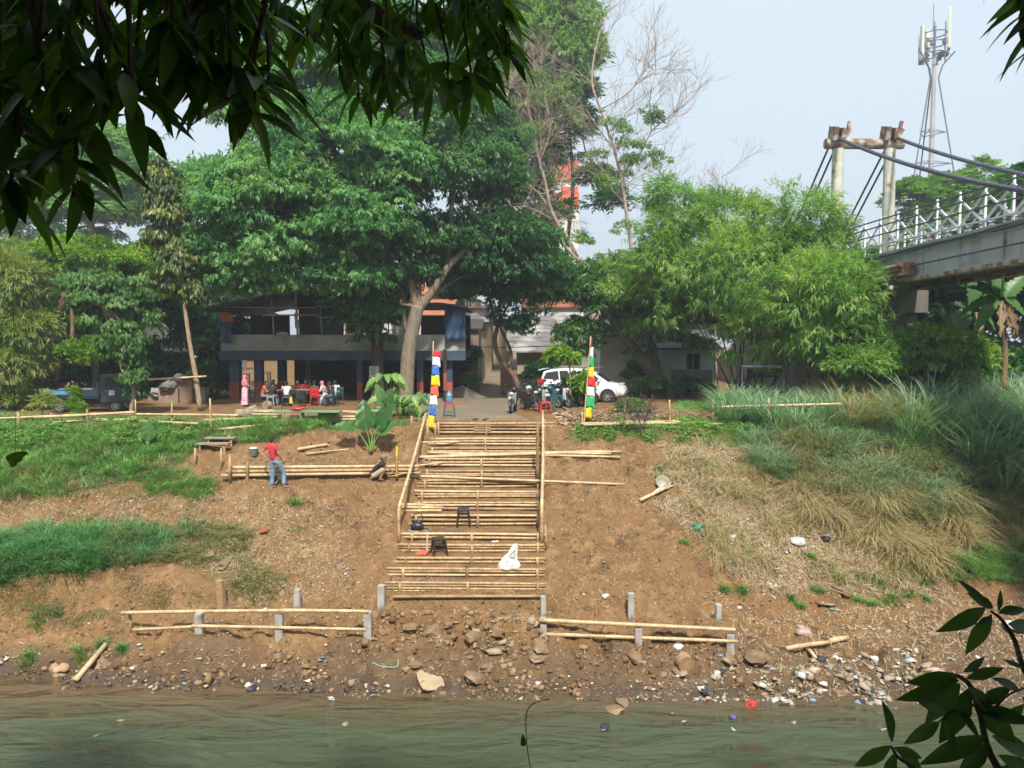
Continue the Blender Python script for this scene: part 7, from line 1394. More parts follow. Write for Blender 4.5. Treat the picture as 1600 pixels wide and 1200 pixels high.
pennant('tall pennant of red, white, green and yellow bands right of the stairs', (923, 525), (912, 670), 28.3, [fr_, fw_, fg_, fy_, fr_, fw_, fg_, fy_], [(527, 542, -1, 2), (541, 557, 1, 5), (556, 573, 1, 8), (572, 589, 1, 9), (588, 603, 2, 14), (603, 618, 1, 13), (618, 636, 1, 14), (635, 652, 0, 10)])
# stairs clutter
a = on_tread(652, 828); mb = MB(); mb.sphere((0, 0, .12), .17, 12, 8, (1.2, .8, .8)); mb.sphere((.03, 0, .24), .11, 10, 6, (1.1, .7, .7)); mb.tube(smoothpath([(-.13, 0, .22), (-.1, 0, .45), (.06, 0, .5), (.16, 0, .4), (.14, 0, .2)], 5), .014, 6); o = mb.build('tool_bag', plastic_k, smooth=True); o.location = V3(at(652, 829, 22.6).x, 22.6, gz(-2.7, 22.6)); tag(o, 'crumpled black bag with a looped strap on the left of a tread', 'bag')
a = on_tread(656, 834); mb = MB(); 
for k in range(3): mb.tube([(.36*cos(t)*(1-.05*k), .24*sin(t)*(1-.03*k), .015+.012*k) for t in [2*pi*i/28 for i in range(29)]], .007, 6, caps=False)
o = mb.build('hose_coil', conc, smooth=True); o.location = V3(at(656, 829, 22.5).x, 22.5, gz(-2.7, 22.5)+.01); tag(o, 'coil of pale hose lying around the black bag', 'hose')
a = on_tread(660, 866); mb = MB(); mb.add([(-.2, -.1, .01), (.12, -.14, .01), (.2, .1, .04), (-.1, .14, .02), (-.2, -.1, .03), (.12, -.14, .04), (.2, .1, .12), (-.1, .14, .08)], [(0, 1, 2, 3), (4, 7, 6, 5), (0, 4, 5, 1), (1, 5, 6, 2), (2, 6, 7, 3), (3, 7, 4, 0)]); mb.cur = 1; mb.tube([(.12, .08, .05), (.13, .12, .62)], .018, 8); o = mb.build('dustpan', [pm('dustpan_red', (.6, .13, .08)), pvc]); o.location = a; tag(o, 'red dustpan with an upright white handle on the stairs', 'dustpan')
a = on_tread(708, 832); mb = MB()
for k in range(6): mb.tube([(-.35+.13*k, -.1, .02), (-.33+.13*k, .12, .05)], .005, 4)
for k in range(3): mb.tube([(-.35, -.1+.1*k, .03), (.3, -.1+.1*k, .03)], .005, 4)
o = mb.build('wire_grid', steel_d); o.location = a; tag(o, 'piece of dark wire mesh on the tread below the upper stool', 'wire mesh')
a = on_tread(797, 892); sackm = pm('sack_white', (.68, .66, .62), (.5, .48, .46), 4, .7, bump=.5, bscale=6)
V = []; nu, nv = 10, 12; SH = [(-.36, .0), (-.33, .12), (-.22, .28), (-.05, .42), (.06, .62), (.13, .66)]; SR = [(.28, 0), (.3, .12), (.2, .24), (.2, .38), (.22, .52), (.19, .68)]
for j in range(nv+1):
    t = j/nv*(len(SH)-1); k = min(int(t), len(SH)-2); f = t-k; A = V3(SH[k][0], 0, SH[k][1]).lerp(V3(SH[k+1][0], 0, SH[k+1][1]), f); B = V3(SR[k][0], 0, SR[k][1]).lerp(V3(SR[k+1][0], 0, SR[k+1][1]), f)
    for i in range(nu+1): u = i/nu; q = A.lerp(B, u); V.append((q.x, q.z*.25-.10*sin(pi*u)*(1-j/nv*.5)+.03*sin(u*13+j*1.3)+.02*sin(u*23-j*2), q.z*1.0+.01*sin(u*9)))
Q = [(j*(nu+1)+i, j*(nu+1)+i+1, (j+1)*(nu+1)+i+1, (j+1)*(nu+1)+i) for j in range(nv) for i in range(nu)]
sk = mk('sack', V, Q, sackm, smooth=True); md = sk.modifiers.new('t', 'SOLIDIFY'); md.thickness = .015; md.offset = 1; sk.location = a+V3(0, 0, .01); tag(sk, 'crumpled white sack with grey printed mark slumped on the lower stairs', 'sack')
mb = MB()
def ln(p, q, w=.012): mb.tube([p, q], w, 4)
def sp_(u, v): j = int(v*nv); i = int(u*nu); q = V[j*(nu+1)+i]; return V3(q[0], q[1]-.012, q[2])
for (u0, v0), (u1, v1) in (((.5, .78), (.35, .58)), ((.35, .58), (.7, .58)), ((.7, .58), (.5, .78)), ((.3, .45), (.4, .36)), ((.4, .36), (.6, .36)), ((.35, .2), (.6, .28)), ((.6, .28), (.75, .2))): ln(sp_(u0, v0), sp_(u1, v1))
mb.build('printed_mark', grey_c, sk)
def paper(px, py, s_, label, rz=.3, m=None):
    a = hit(px, py); mb = MB(); mb.add([(-.1*s_, -.07*s_, .012), (.1*s_, -.08*s_, .02), (.12*s_, .07*s_, .03), (-.08*s_, .08*s_, .014), (0, 0, .035)], [(0, 1, 4), (1, 2, 4), (2, 3, 4), (3, 0, 4), (3, 2, 1, 0)]); o = mb.build('paper', m or pvc); o.location = a; o.rotation_euler = (0, 0, rz); tag(o, label, 'paper')
paper(825, 677, 1.6, 'white paper on the top right of the stairs'); paper(828, 696, 1.0, 'small pale scrap on an upper right tread', .8); paper(773, 847, 1.0, 'pale scrap on the tread above the white sack', .1)
# pallet step, sandals
def crate(label, px, py, w, d, h, m=wood, name='wooden_crate', cat='crate', n=4, vert=False, Yo=None, rz=0):
    a = hit(px, py) if Yo is None else at(px, py, Yo); r = empty(name, a, rz, label, cat)
    for k in range(n):
        mb = MB()
        if vert: x = -w/2+w*(k+.5)/n; mb.bb((x-w/n*.42, -d/2, 0), (x+w/n*.42, -d/2+.025, h))
        else: z = h*(k+.5)/n; mb.bb((-w/2, -d/2, z-h/n*.36), (w/2, -d/2+.025, z+h/n*.36))
        mb.build('slat', m, r)
    mb = MB(); mb.bb((-w/2+.002, -d/2+.026, 0), (-w/2+.04, d/2, h-.002)); mb.bb((w/2-.04, -d/2+.026, 0), (w/2-.002, d/2, h-.002)); mb.bb((-w/2+.041, d/2-.03, 0), (w/2-.041, d/2, h-.003)); mb.bb((-w/2-.01, -d/2-.01, h+.002), (w/2+.01, d/2+.01, h+.03)); mb.build('frame', m, r); return r
crate('small brown slatted wooden step in the middle of the top stair', 754, 678, .62, .35, .34, wood)
for k, px in enumerate((743, 759)): a = hit(px, 656.5); mb = MB(); mb.box((0, 0, .03), (.24, .1, .05)); mb.tube([(-.02, -.05, .04), (.03, 0, .09), (-.02, .05, .04)], .015, 5); o = mb.build('sandal', shoe, bevel=.015); o.location = a; o.rotation_euler = (0, 0, .2+.5*k); tag(o, ('left' if k == 0 else 'right')+' of two brown sandals left at the very top of the stairs', 'sandal')
# bamboo store in front of the cafe
crate('left slatted wooden crate of the low table in front of the cafe', 458, 660, .72, .5, .35, wood, vert=True, n=6); crate('right slatted wooden crate of the low table in front of the cafe', 514, 659, .72, .5, .33, wood, vert=True, n=6)
Yc = hit(458, 660).y
mb = MB(); a = at(428, 646, Yc); b = at(532, 646, Yc); mb.box(((a.x+b.x)/2, Yc+.05, .41), (b.x-a.x, .55, .04)); tag(mb.build('tabletop', pm('green_board', (.12, .33, .22), (.2, .3, .2), 3, .6)), 'worn green board laid over the two wooden crates', 'board')
for k, (x0, y0, x1, y1, r_0) in enumerate([(396, 643, 556, 643, .05), (393, 647, 470, 649, .05), (418, 657, 560, 655, .05), (412, 652, 555, 651, .055), (415, 660, 500, 659, .05), (540, 644, 600, 646, .05)]):
    tag(pole('bamboo_pole', at(x0, y0, Yc+.5), at(x1, y1, Yc+.5), r_0, bamboo2, bend=.01), 'pale pole in the bamboo stack behind the crate table, number %d from the top' % (k+1) if False else ['topmost long pole of the bamboo stack behind the crate table', 'short pole at the upper left of the bamboo stack', 'lower long pole of the bamboo stack behind the crates', 'middle long pole of the bamboo stack behind the crates', 'bottom pole at the left of the bamboo stack', 'pole end poking right from the bamboo stack towards the plants'][k], 'bamboo pole')
a = at(460, 655, Yc-.45); mb = MB(); mb.lathe([(.0, 0), (.13, 0), (.17, .36), (.0, .36)], 14); o = mb.build('bucket', pm('bucket_brown', (.1, .05, .04))); o.location = (a.x, Yc-.4, gz(a.x, Yc-.4)); tag(o, 'dark round bucket between the two crates', 'bucket')
mb = MB(); mb.sphere((a.x, Yc-.1, .52), .16, 12, 7, (1.7, 1, .45)); mb.sphere((a.x+.2, Yc-.1, .56), .1, 8, 6, (1.5, 1, .5)); tag(mb.build('plastic_bag', plastic_r, smooth=True), 'bright red plastic bag lying on the green board', 'bag')
for k, (x, y, rr, L_, rz, lab) in enumerate([(380, 652, .16, .6, .1, 'leftmost of the cut palm logs on the lawn'), (392, 648, .17, .5, .9, 'tilted cut log on top of the log heap'), (404, 652, .16, .5, .2, 'cut log in the middle of the log heap'), (420, 651, .15, .45, -.4, 'rightmost cut log beside the bamboo stack'), (418, 640, .2, .25, 1.4, 'pale round cut log end behind the bamboo stack')]):
    a = hit(x, y); mb = MB(); d = V3(cos(rz), .3, .25*(k == 1)).normalized(); mb.tube([a+V3(0, 0, rr)-d*L_*.5, a+V3(0, 0, rr), a+V3(0, 0, rr)+d*L_*.5], [rr, rr*1.08, rr*.95], 12); tag(mb.build('log', pm('palm_log_%d' % k, (.36, .27, .2), (.2, .15, .11), 6, .9, bump=.6), smooth=False), lab, 'log')
# tilted grey basin
def bowl(label, px, py, R_, depth, tilt, rz, mat, name='basin', cat='basin'):
    a = hit(px, py); mb = MB(); mb.lathe([(0, 0), (R_*.55, .0), (R_*.85, depth*.4), (R_, depth), (R_*1.06, depth), (R_*1.04, depth*1.05), (R_*.96, depth*1.05), (R_*.8, depth*.42), (R_*.5, .03), (0, .03)], 24, caps=False); o = mb.build(name, mat, smooth=True); o.location = a+V3(0, 0, R_*.35); o.rotation_euler = (tilt, .15, rz); return tag(o, label, cat)
bowl('round grey-green basin tipped on its side on the right bank', 1034, 762, .24, .17, .85, .1, pm('basin_grey', (.30, .30, .22), (.36, .32, .24), 4, .7))
a = hit(396, 712); mb = MB(); mb.lathe([(0, 0), (.13, 0), (.16, .24), (.17, .25), (.15, .25), (.0, .2)], 16); mb.cur = 1; mb.sphere((0, 0, .25), .15, 12, 6, (1, 1, .35)); o = mb.build('bucket', [pm('bucket_green', (.12, .17, .14)), pvc]); o.location = a; tag(o, 'green-grey bucket full of white stuff beside the red-shirted man', 'bucket')
# plank bridges
for k, (x0, x1, y, lab) in enumerate([(322, 368, 684, 'upper of two weathered planks on stakes at the meadow edge'), (308, 358, 693, 'lower of two weathered planks on stakes at the meadow edge')]):
    a = hit((x0+x1)/2, y+14); A = at(x0, y, a.y); B = at(x1, y, a.y); r = empty('plank_step', A, 0, lab, 'plank'); mb = MB(); mb.box((A+B)/2-A, ((B-A).x, .35, .05)); mb.build('plank', pm('old_plank_%d' % k, (.36, .31, .25), (.22, .18, .14), 4, .9, stretch=(1, 5, 5)), r)
    for t in (.12, .88): q = A.lerp(B, t)-A; mb = MB(); mb.tube([q+V3(0, -.1, -.02), q+V3(0, -.1, -.5)], .035, 6); mb.build('stake', bamboo, r)
# ================================================================== RUBBLE, DEBRIS, LITTER
CUBE = np.array([(-1, -1, -1), (1, -1, -1), (1, 1, -1), (-1, 1, -1), (-1, -1, 1), (1, -1, 1), (1, 1, 1), (-1, 1, 1)], float); CQ = np.array([(3, 2, 1, 0), (4, 5, 6, 7), (0, 1, 5, 4), (1, 2, 6, 5), (2, 3, 7, 6), (3, 0, 4, 7)])
def chunks(name, X, Y, size, mat, flat=.6, sink=.2, zoff=0, jit=.35, Z=None, parent=None):
    n = len(X); s = np.broadcast_to(size, n)[:, None, None]; V = CUBE[None]*(1+rng.normal(size=(n, 8, 3))*jit); V[..., 0] *= .6+.9*rng.random((n, 1)); V[..., 2] *= flat*(.6+.8*rng.random((n, 1)))
    V[:, 4:, :2] *= (.45+.45*rng.random((n, 1, 1)))
    a = rng.random(n)*2*pi; tl = rng.normal(size=n)*.35; ca, sa, ct, st = np.cos(a)[:, None], np.sin(a)[:, None], np.cos(tl)[:, None], np.sin(tl)[:, None]
    x, y, z = V[..., 0], V[..., 1], V[..., 2]; y, z = y*ct-z*st, y*st+z*ct; x, y = x*ca-y*sa, x*sa+y*ca
    V = np.stack([x, y, z], -1)*s*.5; Z = hz(X, Y) if Z is None else Z
    V += np.stack([X, Y, Z+size*flat*.5*(1-2*sink)+zoff], -1)[:, None, :]
    Q = (np.arange(n)*8)[:, None, None]+CQ[None]; return mk(name, V.reshape(-1, 3), Q.reshape(-1, 4), mat, parent, {'rnd': np.repeat(rng.random(n), 8)})
def ramp_m(name, cols, rough=.8, const=True, bump=0):
    m = fm(name, cols, 0.0, rough, .3); cr = [n for n in m.node_tree.nodes if n.type == 'VALTORGB'][0]
    if const: cr.color_ramp.interpolation = 'CONSTANT'
    return m
clod_m = ramp_m('clods', [(.25, .155, .08), (.19, .11, .055), (.30, .2, .115), (.13, .08, .04), (.23, .14, .065)], .95); stone_m = ramp_m('stones', [(.30, .24, .17), (.24, .18, .12), (.34, .29, .22), (.16, .125, .09), (.28, .19, .11)], .9); wetstone_m = ramp_m('wet_stones', [(.10, .08, .06), (.15, .12, .09), (.07, .055, .04), (.2, .17, .13)], .5)
litter_m = ramp_m('litter', [(.55, .54, .5), (.42, .36, .27), (.3, .24, .16), (.22, .28, .36), (.46, .41, .32), (.33, .2, .15), (.05, .05, .06), (.5, .47, .4), (.38, .31, .21), (.2, .3, .27), (.42, .32, .28), (.36, .3, .2), (.28, .22, .15), (.6, .58, .54), (.34, .28, .2), (.44, .38, .28)], .7)
paleflake_m = ramp_m('pale_flakes', [(.5, .42, .3), (.38, .29, .18), (.56, .5, .4), (.3, .21, .12), (.45, .36, .24)], .8); debris_m = ramp_m('debris', [(.30, .22, .12), (.42, .33, .2), (.18, .12, .07), (.5, .42, .28), (.13, .09, .055)], .85)
BANK = [(-900, 690), (0, 770), (300, 740), (420, 690), (640, 665), (640, 740), (600, 900), (850, 920), (860, 670), (1100, 680), (1200, 720), (1320, 850), (1500, 890), (2400, 860), (2400, 1140), (800, 1115), (0, 1075), (-900, 1060)]
def scat(poly, n, box=(-20, 20, 16.8, 29), soft=10, clumpy=None): return sample_region(poly, n, soft, box, clumpy)
def lying(name, label, poly, n, L_, w_, mat, cat='debris', **k):
    X, Y = scat(poly, n, **k); n = len(X); e = .03; gx = (hz(X+e, Y)-hz(X-e, Y))/(2*e); gy = (hz(X, Y+e)-hz(X, Y-e))/(2*e); N_ = unit(np.stack([-gx, -gy, np.ones(n)], 1)); a = rng.random(n)*2*pi; D = np.stack([np.cos(a), np.sin(a), gx*np.cos(a)+gy*np.sin(a)+rng.normal(size=n)*.12], 1)
    return tag(leaves(name, np.stack([X, Y, hz(X, Y)+.012], 1), unit(D), unit(N_+rng.normal(size=(n, 3))*.15), L_*(.4+1.2*rng.random(n)), w_, mat, bend=0), label, cat, kind='stuff')
X, Y = scat(BANK, 16000); tag(chunks('soil_clods', X, Y, .022+.045*rng.random(len(X))**2.5, clod_m), 'crumbs and clods of earth strewn over the whole bank', 'clods', kind='stuff')
LEDGE = [(560, 950), (860, 955), (870, 1000), (1150, 1010), (1300, 1040), (1300, 1100), (860, 1112), (600, 1100), (0, 1075), (-400, 1060), (-400, 1030), (200, 1030), (560, 1010)]
X, Y = scat(LEDGE, 1800, soft=5, clumpy=(.5, -.02)); tag(chunks('soil_clods', X, Y, .035+.13*rng.random(len(X))**3.5, clod_m, sink=.35), 'broken earth lumps along the eroded ledge above the water', 'clods', kind='stuff')
WATERLINE = [(-400, 1050), (300, 1055), (600, 1085), (860, 1100), (1300, 1095), (1500, 1100), (1500, 1125), (1200, 1125), (850, 1125), (600, 1105), (300, 1080), (-400, 1070)]
X, Y = scat(WATERLINE, 1100, box=(-18, 14, 16.5, 19)); tag(chunks('wet_stones', X, Y, .03+.10*rng.random(len(X))**3, wetstone_m, sink=.3), 'dark wet stones along the edge of the water', 'stones', kind='stuff')
MASON = [(585, 960), (700, 952), (860, 965), (850, 1030), (780, 1040), (720, 1010), (590, 1000)]
X, Y = scat(MASON, 150, soft=4, box=(-4, 1.5, 18, 20)); tag(chunks('masonry_rubble', X, Y, .05+.2*rng.random(len(X))**2.8, ramp_m('masonry', [(.30, .215, .13), (.35, .27, .18), (.24, .155, .085), (.28, .19, .11)], .95), flat=.42, sink=.45, jit=.45), 'broken masonry and caked earth under the lowest stair', 'rubble', kind='stuff')
lying('plant_debris', 'dead stalks and chips scattered over the bank', BANK, 15000, .12, .014, debris_m)
lying('plant_debris', 'dense straw and dead stalks matted on the right slope', [(1030, 690), (1200, 700), (1330, 860), (1500, 900), (1500, 940), (1250, 920), (1130, 900), (1050, 800)], 26000, .22, .016, debris_m, soft=22)
lying('plant_debris', 'reed fragments and rotten wood on the right mud shelf', [(1150, 960), (1600, 930), (2400, 930), (2400, 1120), (1200, 1110)], 14000, .16, .02, debris_m, soft=22)
lying('plant_debris', 'dry stalks on the left dirt strip between the two grass bands', [(-400, 780), (450, 770), (560, 800), (540, 930), (350, 950), (330, 880), (200, 830), (-400, 840)], 9000, .18, .013, debris_m)
X, Y = scat(BANK, 1500); tag(chunks('pale_flakes', X, Y, .02+.05*rng.random(len(X))**2, paleflake_m, flat=.25, sink=.0), 'small pale chips and flakes on the soil', 'chips', kind='stuff')
TR = [([(1100, 1055), (1260, 1030), (1420, 1010), (1420, 1110), (1100, 1118)], 560, (.025, .2)), ([(1120, 780), (1300, 790), (1290, 900), (1180, 960), (1110, 930)], 420, (.03, .12)), ([(800, 1060), (1150, 1050), (1400, 1095), (1400, 1130), (800, 1115)], 320, (.03, .1)), ([(-300, 780), (500, 770), (520, 960), (-300, 960)], 240, (.02, .09)), ([(-300, 1010), (600, 1010), (620, 1095), (-300, 1070)], 300, (.03, .12)), ([(1200, 930), (1900, 920), (1900, 1120), (1300, 1110)], 240, (.03, .16)), ([(380, 860), (620, 880), (600, 1010), (330, 1010)], 120, (.02, .08)), ([(880, 690), (1200, 690), (1180, 920), (880, 950)], 110, (.02, .06))]
for k, (poly, n, (a, b)) in enumerate(TR):
    X, Y = scat(poly, n, soft=14, clumpy=(.6, -.1)); tag(chunks('litter', X, Y, a+(b-a)*rng.random(len(X))**2.5, litter_m, flat=.35, sink=.05, jit=.5), ['dense washed-up rubbish on the right mud by the water', 'torn white bags and rubbish on the right slope', 'rubbish strung along the waterline at centre', 'scraps of rubbish on the upper left dirt', 'rubbish along the left waterline', 'rubbish strewn on the far right mud shelf', 'scraps of rubbish left of the stair foot', 'pale scraps on the bare right slope'][k], 'litter', kind='stuff')
# floating bits
fx, fy = [], []
for px, py in ((1068, 1128), (1145, 1140), (1050, 1115), (540, 1132), (942, 1140),  (190, 1125), (1240, 1130), (150, 1150), (1380, 1140)): p = hit(px, py, 14, 30, water=True); fx.append(p.x); fy.append(p.y)
tag(chunks('floating_litter', np.array(fx), np.array(fy), np.full(len(fx), .1), litter_m, flat=.25, Z=np.full(len(fx), WATER)), 'small bits of rubbish afloat in the shallows', 'litter', kind='stuff')
# larger separate things on the bank
def rock(label, px, py, s, flat=.6, m=None, name='rock', cat='rock', sub=2, rz=None):
    p = hit(px, py, water=True); bm = bmesh.new(); bmesh.ops.create_icosphere(bm, subdivisions=sub, radius=.5); ax = (random.uniform(.8, 1.3), random.uniform(.7, 1), flat); o_ = random.random()*50
    for v in bm.verts:
        n_ = float(fbm(np.array([v.co.x*2+o_]), np.array([v.co.y*2+v.co.z*3]), .9, 3, 2)[0]); v.co = v.co*(1+.9*n_); v.co.x = max(-.42, min(.42, v.co.x)); v.co = Vector((v.co.x*ax[0], v.co.y*ax[1], v.co.z*ax[2]))*s
    me = bpy.data.meshes.new(name); bm.to_mesh(me); bm.free(); me.materials.append(m or slab_m); o = bpy.data.objects.new(name, me); link(o); o.location = p+Vector((0, 0, s*flat*.08)); o.rotation_euler = (random.uniform(-.3, .3), random.uniform(-.3, .3), random.random()*6 if rz is None else rz); return tag(o, label, cat)
slab_m = pm('broken_stone', (.25, .165, .09), (.18, .115, .06), 5, .95, bump=.7, bscale=14, c3=(.32, .24, .16), c3scale=2)
for q in [('large rough stone right of the hole below the stairs', 738, 998, .45), ('flat pale stone above the rounded slab', 648, 1040, .42, .35), ('small pale stone on top of the flat stone by the rounded slab', 642, 1030, .22, .35), ('brown boulder right of the rounded slab', 742, 1062, .5), ('reddish boulder above the waterline, right of centre', 760, 1045, .42), ('pale flat stone left of the right stair-foot ledge', 735, 1030, .25, .35), ('stone lump left under the lowest stair', 600, 988, .3), ('caked stone block under the left half of the lowest stair', 640, 984, .4), ('caked stone block under the middle of the lowest stair', 675, 988, .45), ('stone block right of the dark hole', 780, 988, .4), ('stone block at the left of the hole', 702, 980, .35), ('stacked earth clod below the right stair-foot post, upper', 845, 1003, .4, .3), ('stacked earth clod below the right stair-foot post, middle', 846, 1015, .48, .3), ('stacked earth clod below the right stair-foot post, lower', 842, 1028, .5, .3),
          ('round brown stone beside the half sunk pipe, right of centre', 1060, 1050, .38), ('angular pale block near the round brown stone', 1036, 1056, .3), ('boulder by the right end post of the right fence', 1140, 1032, .42), ('broad stone right of the right fence', 1185, 1030, .55), ('flat stone at the waterline below the right fence', 975, 1100, .38, .35), ('long low stone in the shallows at centre right', 960, 1110, .4, .3), ('pale rock at the left waterline', 90, 1050, .5, .4), ('grey stone by the slanting bamboo log', 165, 1040, .5, .4), ('small stone on the water edge by the rounded slab', 692, 1085, .2), ('concrete lump under the middle post of the right fence', 998, 1030, .5, .5), ('pale flat stone on the right mud below the tufts', 1290, 945, .5, .2), ('second flat pale stone on the right mud', 1315, 925, .6, .2), ('flat stone near the grass tufts on the right mud', 1350, 938, .4, .2), ('dark stone on the right mud beside the broken stump', 1358, 1005, .3), ('tan stone on the right mud near the water', 1312, 1085, .32), ('tan stone among rubbish on the right mud', 1325, 1060, .3), ('earth lump by the straw tuft above the left fence', 350, 885, .55), ('second earth lump by the straw tuft above the left fence', 328, 870, .4), ('brick red clod on the left slope', 413, 832, .3)]: rock(*q[:4], flat=q[4] if len(q) > 4 else .5, m=(redp if 'brick red' in q[0] else None))
a = hit(672, 1068); mb = MB(); n_ = 18; pts = []
for i in range(n_): t = 2*pi*i/n_; r_ = .30*(1/(abs(cos(t))**4+abs(sin(t))**4)**.25); pts.append((r_*cos(t), r_*sin(t)))
mb.add([(x, y, 0) for x, y in pts]+[(x*1.02, y*1.02, .05) for x, y in pts]+[(x*.9, y*.9, .06) for x, y in pts], [tuple(range(n_-1, -1, -1)), tuple(2*n_+i for i in range(n_))]+[(i, (i+1) % n_, (i+1) % n_+n_, i+n_) for i in range(n_)]+[(i+n_, (i+1) % n_+n_, (i+1) % n_+2*n_, i+2*n_) for i in range(n_)]); o = mb.build('cushion_slab', pm('slab_tan', (.42, .33, .21), (.34, .26, .16), 4, .9)); o.location = a+V3(0, 0, .06); o.rotation_euler = (.5, .1, .55); tag(o, 'rounded square tan slab lying tilted near the water left of centre', 'slab')
mb = MB(); p = hit(1058, 1046); mb.tube([p+V3(.15, .1, .18), p+V3(.2, -.12, .15)], .2, 14); o = mb.build('sunken_drum', wood); tag(o, 'half buried dark drum end beside the round brown stone', 'drum')
def baglump(label, px, py, s, m, name='plastic_bag', cat='bag', fl=.5): o = rock(label, px, py, s, fl, m, name, cat, 3); o.data.polygons.foreach_set('use_smooth', [True]*len(o.data.polygons)); return o
bagw = pm('bag_white', (.66, .66, .64), (.5, .5, .5), 8, .45, bump=.8, bscale=12); bagk = pm('bag_black', (.03, .03, .045), (.05, .05, .07), 8, .35, bump=.8, bscale=12); bagg = pm('bag_green', (.03, .22, .12), None, 6, .5); bagr = pm('bag_red', (.55, .05, .04), None, 6, .5); bagb = pm('bag_blue', (.2, .35, .5), None, 6, .5); bagp = pm('bag_pink', (.5, .3, .28), (.42, .34, .3), 6, .6)
for q in [('white torn bag at the left of the rubbish slope', 1143, 843, .32, bagw), ('largest white torn bag on the right rubbish slope', 1246, 846, .42, bagw), ('white rag above the largest torn bag on the right slope', 1268, 820, .24, bagw), ('small white bag right of the straw, high on the right slope', 1508, 811, .2, bagw), ('black bag high on the right slope among dead stalks', 1194, 785, .3, bagk), ('dark blue-black rag hanging low on the right slope', 1142, 882, .34, bagk), ('dark rag at the right side of the rubbish slope', 1289, 842, .34, bagk), ('crumpled green cloth on the bare right slope', 1090, 826, .36, bagg), ('bright red rag beneath the hanging straw at right', 1446, 850, .22, bagr), ('white bottle-shaped bag below the right fence', 1062, 1013, .3, bagw), ('small blue plastic piece by the right end of the right fence', 1125, 1026, .14, bagb), ('pink-beige rag on the right mud', 1255, 990, .5, bagp), ('pinkish bag on the far right mud behind the sapling', 1460, 1050, .4, bagp), ('white plastic at the waterline left of centre', 388, 1072, .2, bagw), ('black lump at the left waterline', 395, 1078, .26, bagk), ('white foam by the left waterline', 518, 1092, .18, bagw), ('black lump floating near the shore right of centre', 944, 1138, .2, bagk), ('small white lump with dark mouth on soil between post and stair', 946, 932, .2, bagw), ('tan crumpled sheet at the left water edge', 96, 1048, .55, pm('bag_tan', (.48, .33, .2), (.34, .22, .13), 5, .7)), ('red and orange rubbish knot at the right waterline', 1172, 1103, .3, bagr), ('purple rag in the shallows', 1146, 1122, .18, pm('bag_purple', (.15, .1, .3))), ('white sheet of plastic by the leaning tree foot', 990, 612, .5, bagw), ('blue-white bottle in the rubbish at the right waterline', 1268, 1095, .18, bagb)]: baglump(*q)
# green hose piece on the dirt
mb = MB(); mb.tube(smoothpath([hit(582, 1038)+V3(0, 0, .02), hit(600, 1045)+V3(0, 0, .03), hit(620, 1044)+V3(0, 0, .03), hit(622, 1034)+V3(0, 0, .03)], 4), .014, 6); tag(mb.build('rope', pm('green_rope', (.25, .45, .35))), 'piece of pale green rope curled on the dirt below the left fence', 'rope')
mb = MB(); p = hit(1586, 982); 
mb.lathe([(.18, 0), (.26, .02), (.3, .08), (.26, .12), (.2, .12), (.17, .06)], 22); o = mb.build('old_tyre', wh, smooth=True); o.location = p; tag(o, 'pale ring-shaped tyre on the mud behind the sapling', 'tyre')
# broken timber heap by the upper right fence
for k, (x0, y0, x1, y1, r_, lab) in enumerate([(872, 650, 900, 660, .05, 'greyish board end in the timber heap right of the stairs'), (880, 638, 905, 660, .04, 'slanting branch in the timber heap right of the stairs'), (925, 655, 952, 642, .035, 'stick leaning in the heap right of the pennant'), (868, 646, 930, 648, .035, 'long thin stick lying behind the timber heap'), (935, 652, 1000, 650, .035, 'stick lying in the leaf litter by the fence')]):
    tag(pole('stick', hit(x0, y0)+V3(0, 0, .06), hit(x1, y1)+V3(0, 0, .12), r_, [bamboo3, bark_tan, bamboo][k % 3]), lab, 'stick')
X, Y = scat([(865, 645), (1000, 640), (1010, 662), (880, 664)], 700, soft=3, box=(1, 8, 27, 33)); tag(chunks('timber_scraps', X, Y, .08+.15*rng.random(len(X)), ramp_m('timber', [(.36, .24, .15), (.25, .16, .1), (.42, .32, .22), (.3, .15, .09)], .9), flat=.3), 'heap of broken timber and bark behind the right upper fence', 'debris', kind='stuff')
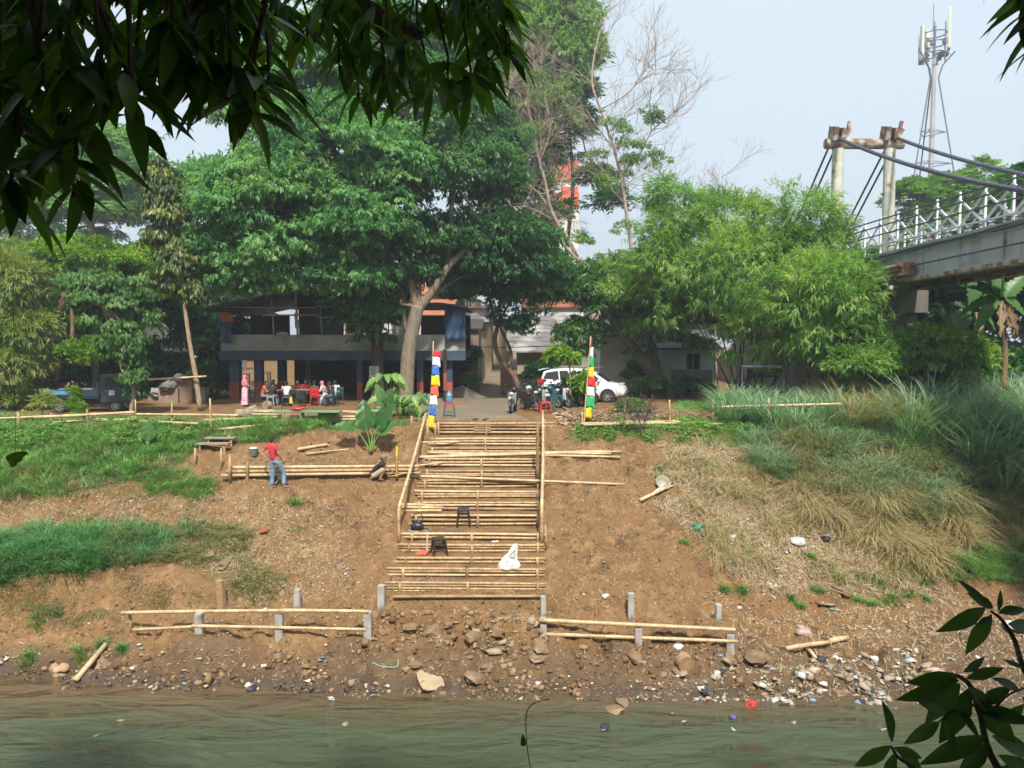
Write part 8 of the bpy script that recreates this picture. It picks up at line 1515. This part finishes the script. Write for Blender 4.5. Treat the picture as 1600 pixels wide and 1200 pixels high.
# low wild undergrowth behind the truck and round the cafe side
for i, (px, py, Y_, rx, ry, m, lab) in enumerate([(30, 585, 42, 60, 32, f_dark, 'dark undergrowth at the far left edge behind the fence'), (110, 592, 43, 55, 30, f_dark, 'dark undergrowth behind the truck bed'), (205, 585, 44, 50, 34, f_dark, 'dark undergrowth right behind the truck cab'), (270, 585, 45, 40, 30, f_light, 'lighter undergrowth behind the slender trunk'), (325, 600, 42, 24, 26, f_dark, 'undergrowth at the left corner of the cafe'), (20, 630, 35, 45, 14, f_bamboo_y, 'yellowed low undergrowth at the foot of the left bamboo'), (1400, 600, 33, 60, 26, f_mango, 'shaded undergrowth before the bridge pier'), (1490, 605, 34, 70, 28, f_dark, 'shaded undergrowth under the bridge'), (1600, 590, 34, 60, 40, f_dark, 'shaded undergrowth at the right frame edge')]):
    tree('undergrowth', lab, [ell(px, py, Y_, rx, ry)], [int(rx*.6)], .7, 30, 7, .35, .3, .11, m, [TP([(px, py+ry), (px, py)], Y_, .06, .03)], nb=5, cat='undergrowth', mode='whorl')
# sheeted junk piles behind the slender trunk
for k, (px, py, s, m, lab) in enumerate([(262, 588, .9, pm('sheet_pale', (.2, .2, .19), (.1, .1, .09), 3, .8), 'grey-white sheeted pile behind the slender trunk'), (281, 576, .9, pm('sheet_grey', (.22, .23, .25), (.13, .14, .15), 3, .6), 'tall crumpled grey sheet pile behind the slender trunk'), (240, 598, .8, pm('sheet_mid', (.32, .3, .28), (.2, .19, .18), 3, .7), 'low heap of grey rags right of the truck'), (297, 588, .6, bagp, 'pale pinkish heap close to the slender trunk')]):
    c = at(px, py, 39); o = rock(lab, 800, 640, s*.8, .7, m, 'junk_pile', 'junk pile', 3); o.location = (c.x, 39+k*.2, max(.25, c.z-.5)); mb = MB(); mb.box((c.x, 39.3+k*.2, c.z/2-.4), (1.0, .6, max(.2, c.z-.4))); q = mb.build('base', brick); q.parent = o; q.matrix_parent_inverse = (Matrix.Translation(o.location) @ o.rotation_euler.to_matrix().to_4x4()).inverted()
# ================================================================== HAZE
hb = MB(); hb.bb((-480, -50, -7.5), (480, 700, 75)); hz_o = hb.build('haze', [bpy.data.materials.new('haze')]); tag(hz_o, kind='stuff'); hm = hz_o.data.materials[0]; hm.use_nodes = True; hn = hm.node_tree; hn.nodes.remove(hn.nodes['Principled BSDF'])
pv = hn.nodes.new('ShaderNodeVolumePrincipled'); pv.inputs['Color'].default_value = (.86, .93, 1, 1); pv.inputs['Density'].default_value = .0013; pv.inputs['Anisotropy'].default_value = .2; hn.links.new(pv.outputs[0], hn.nodes['Material Output'].inputs['Volume'])
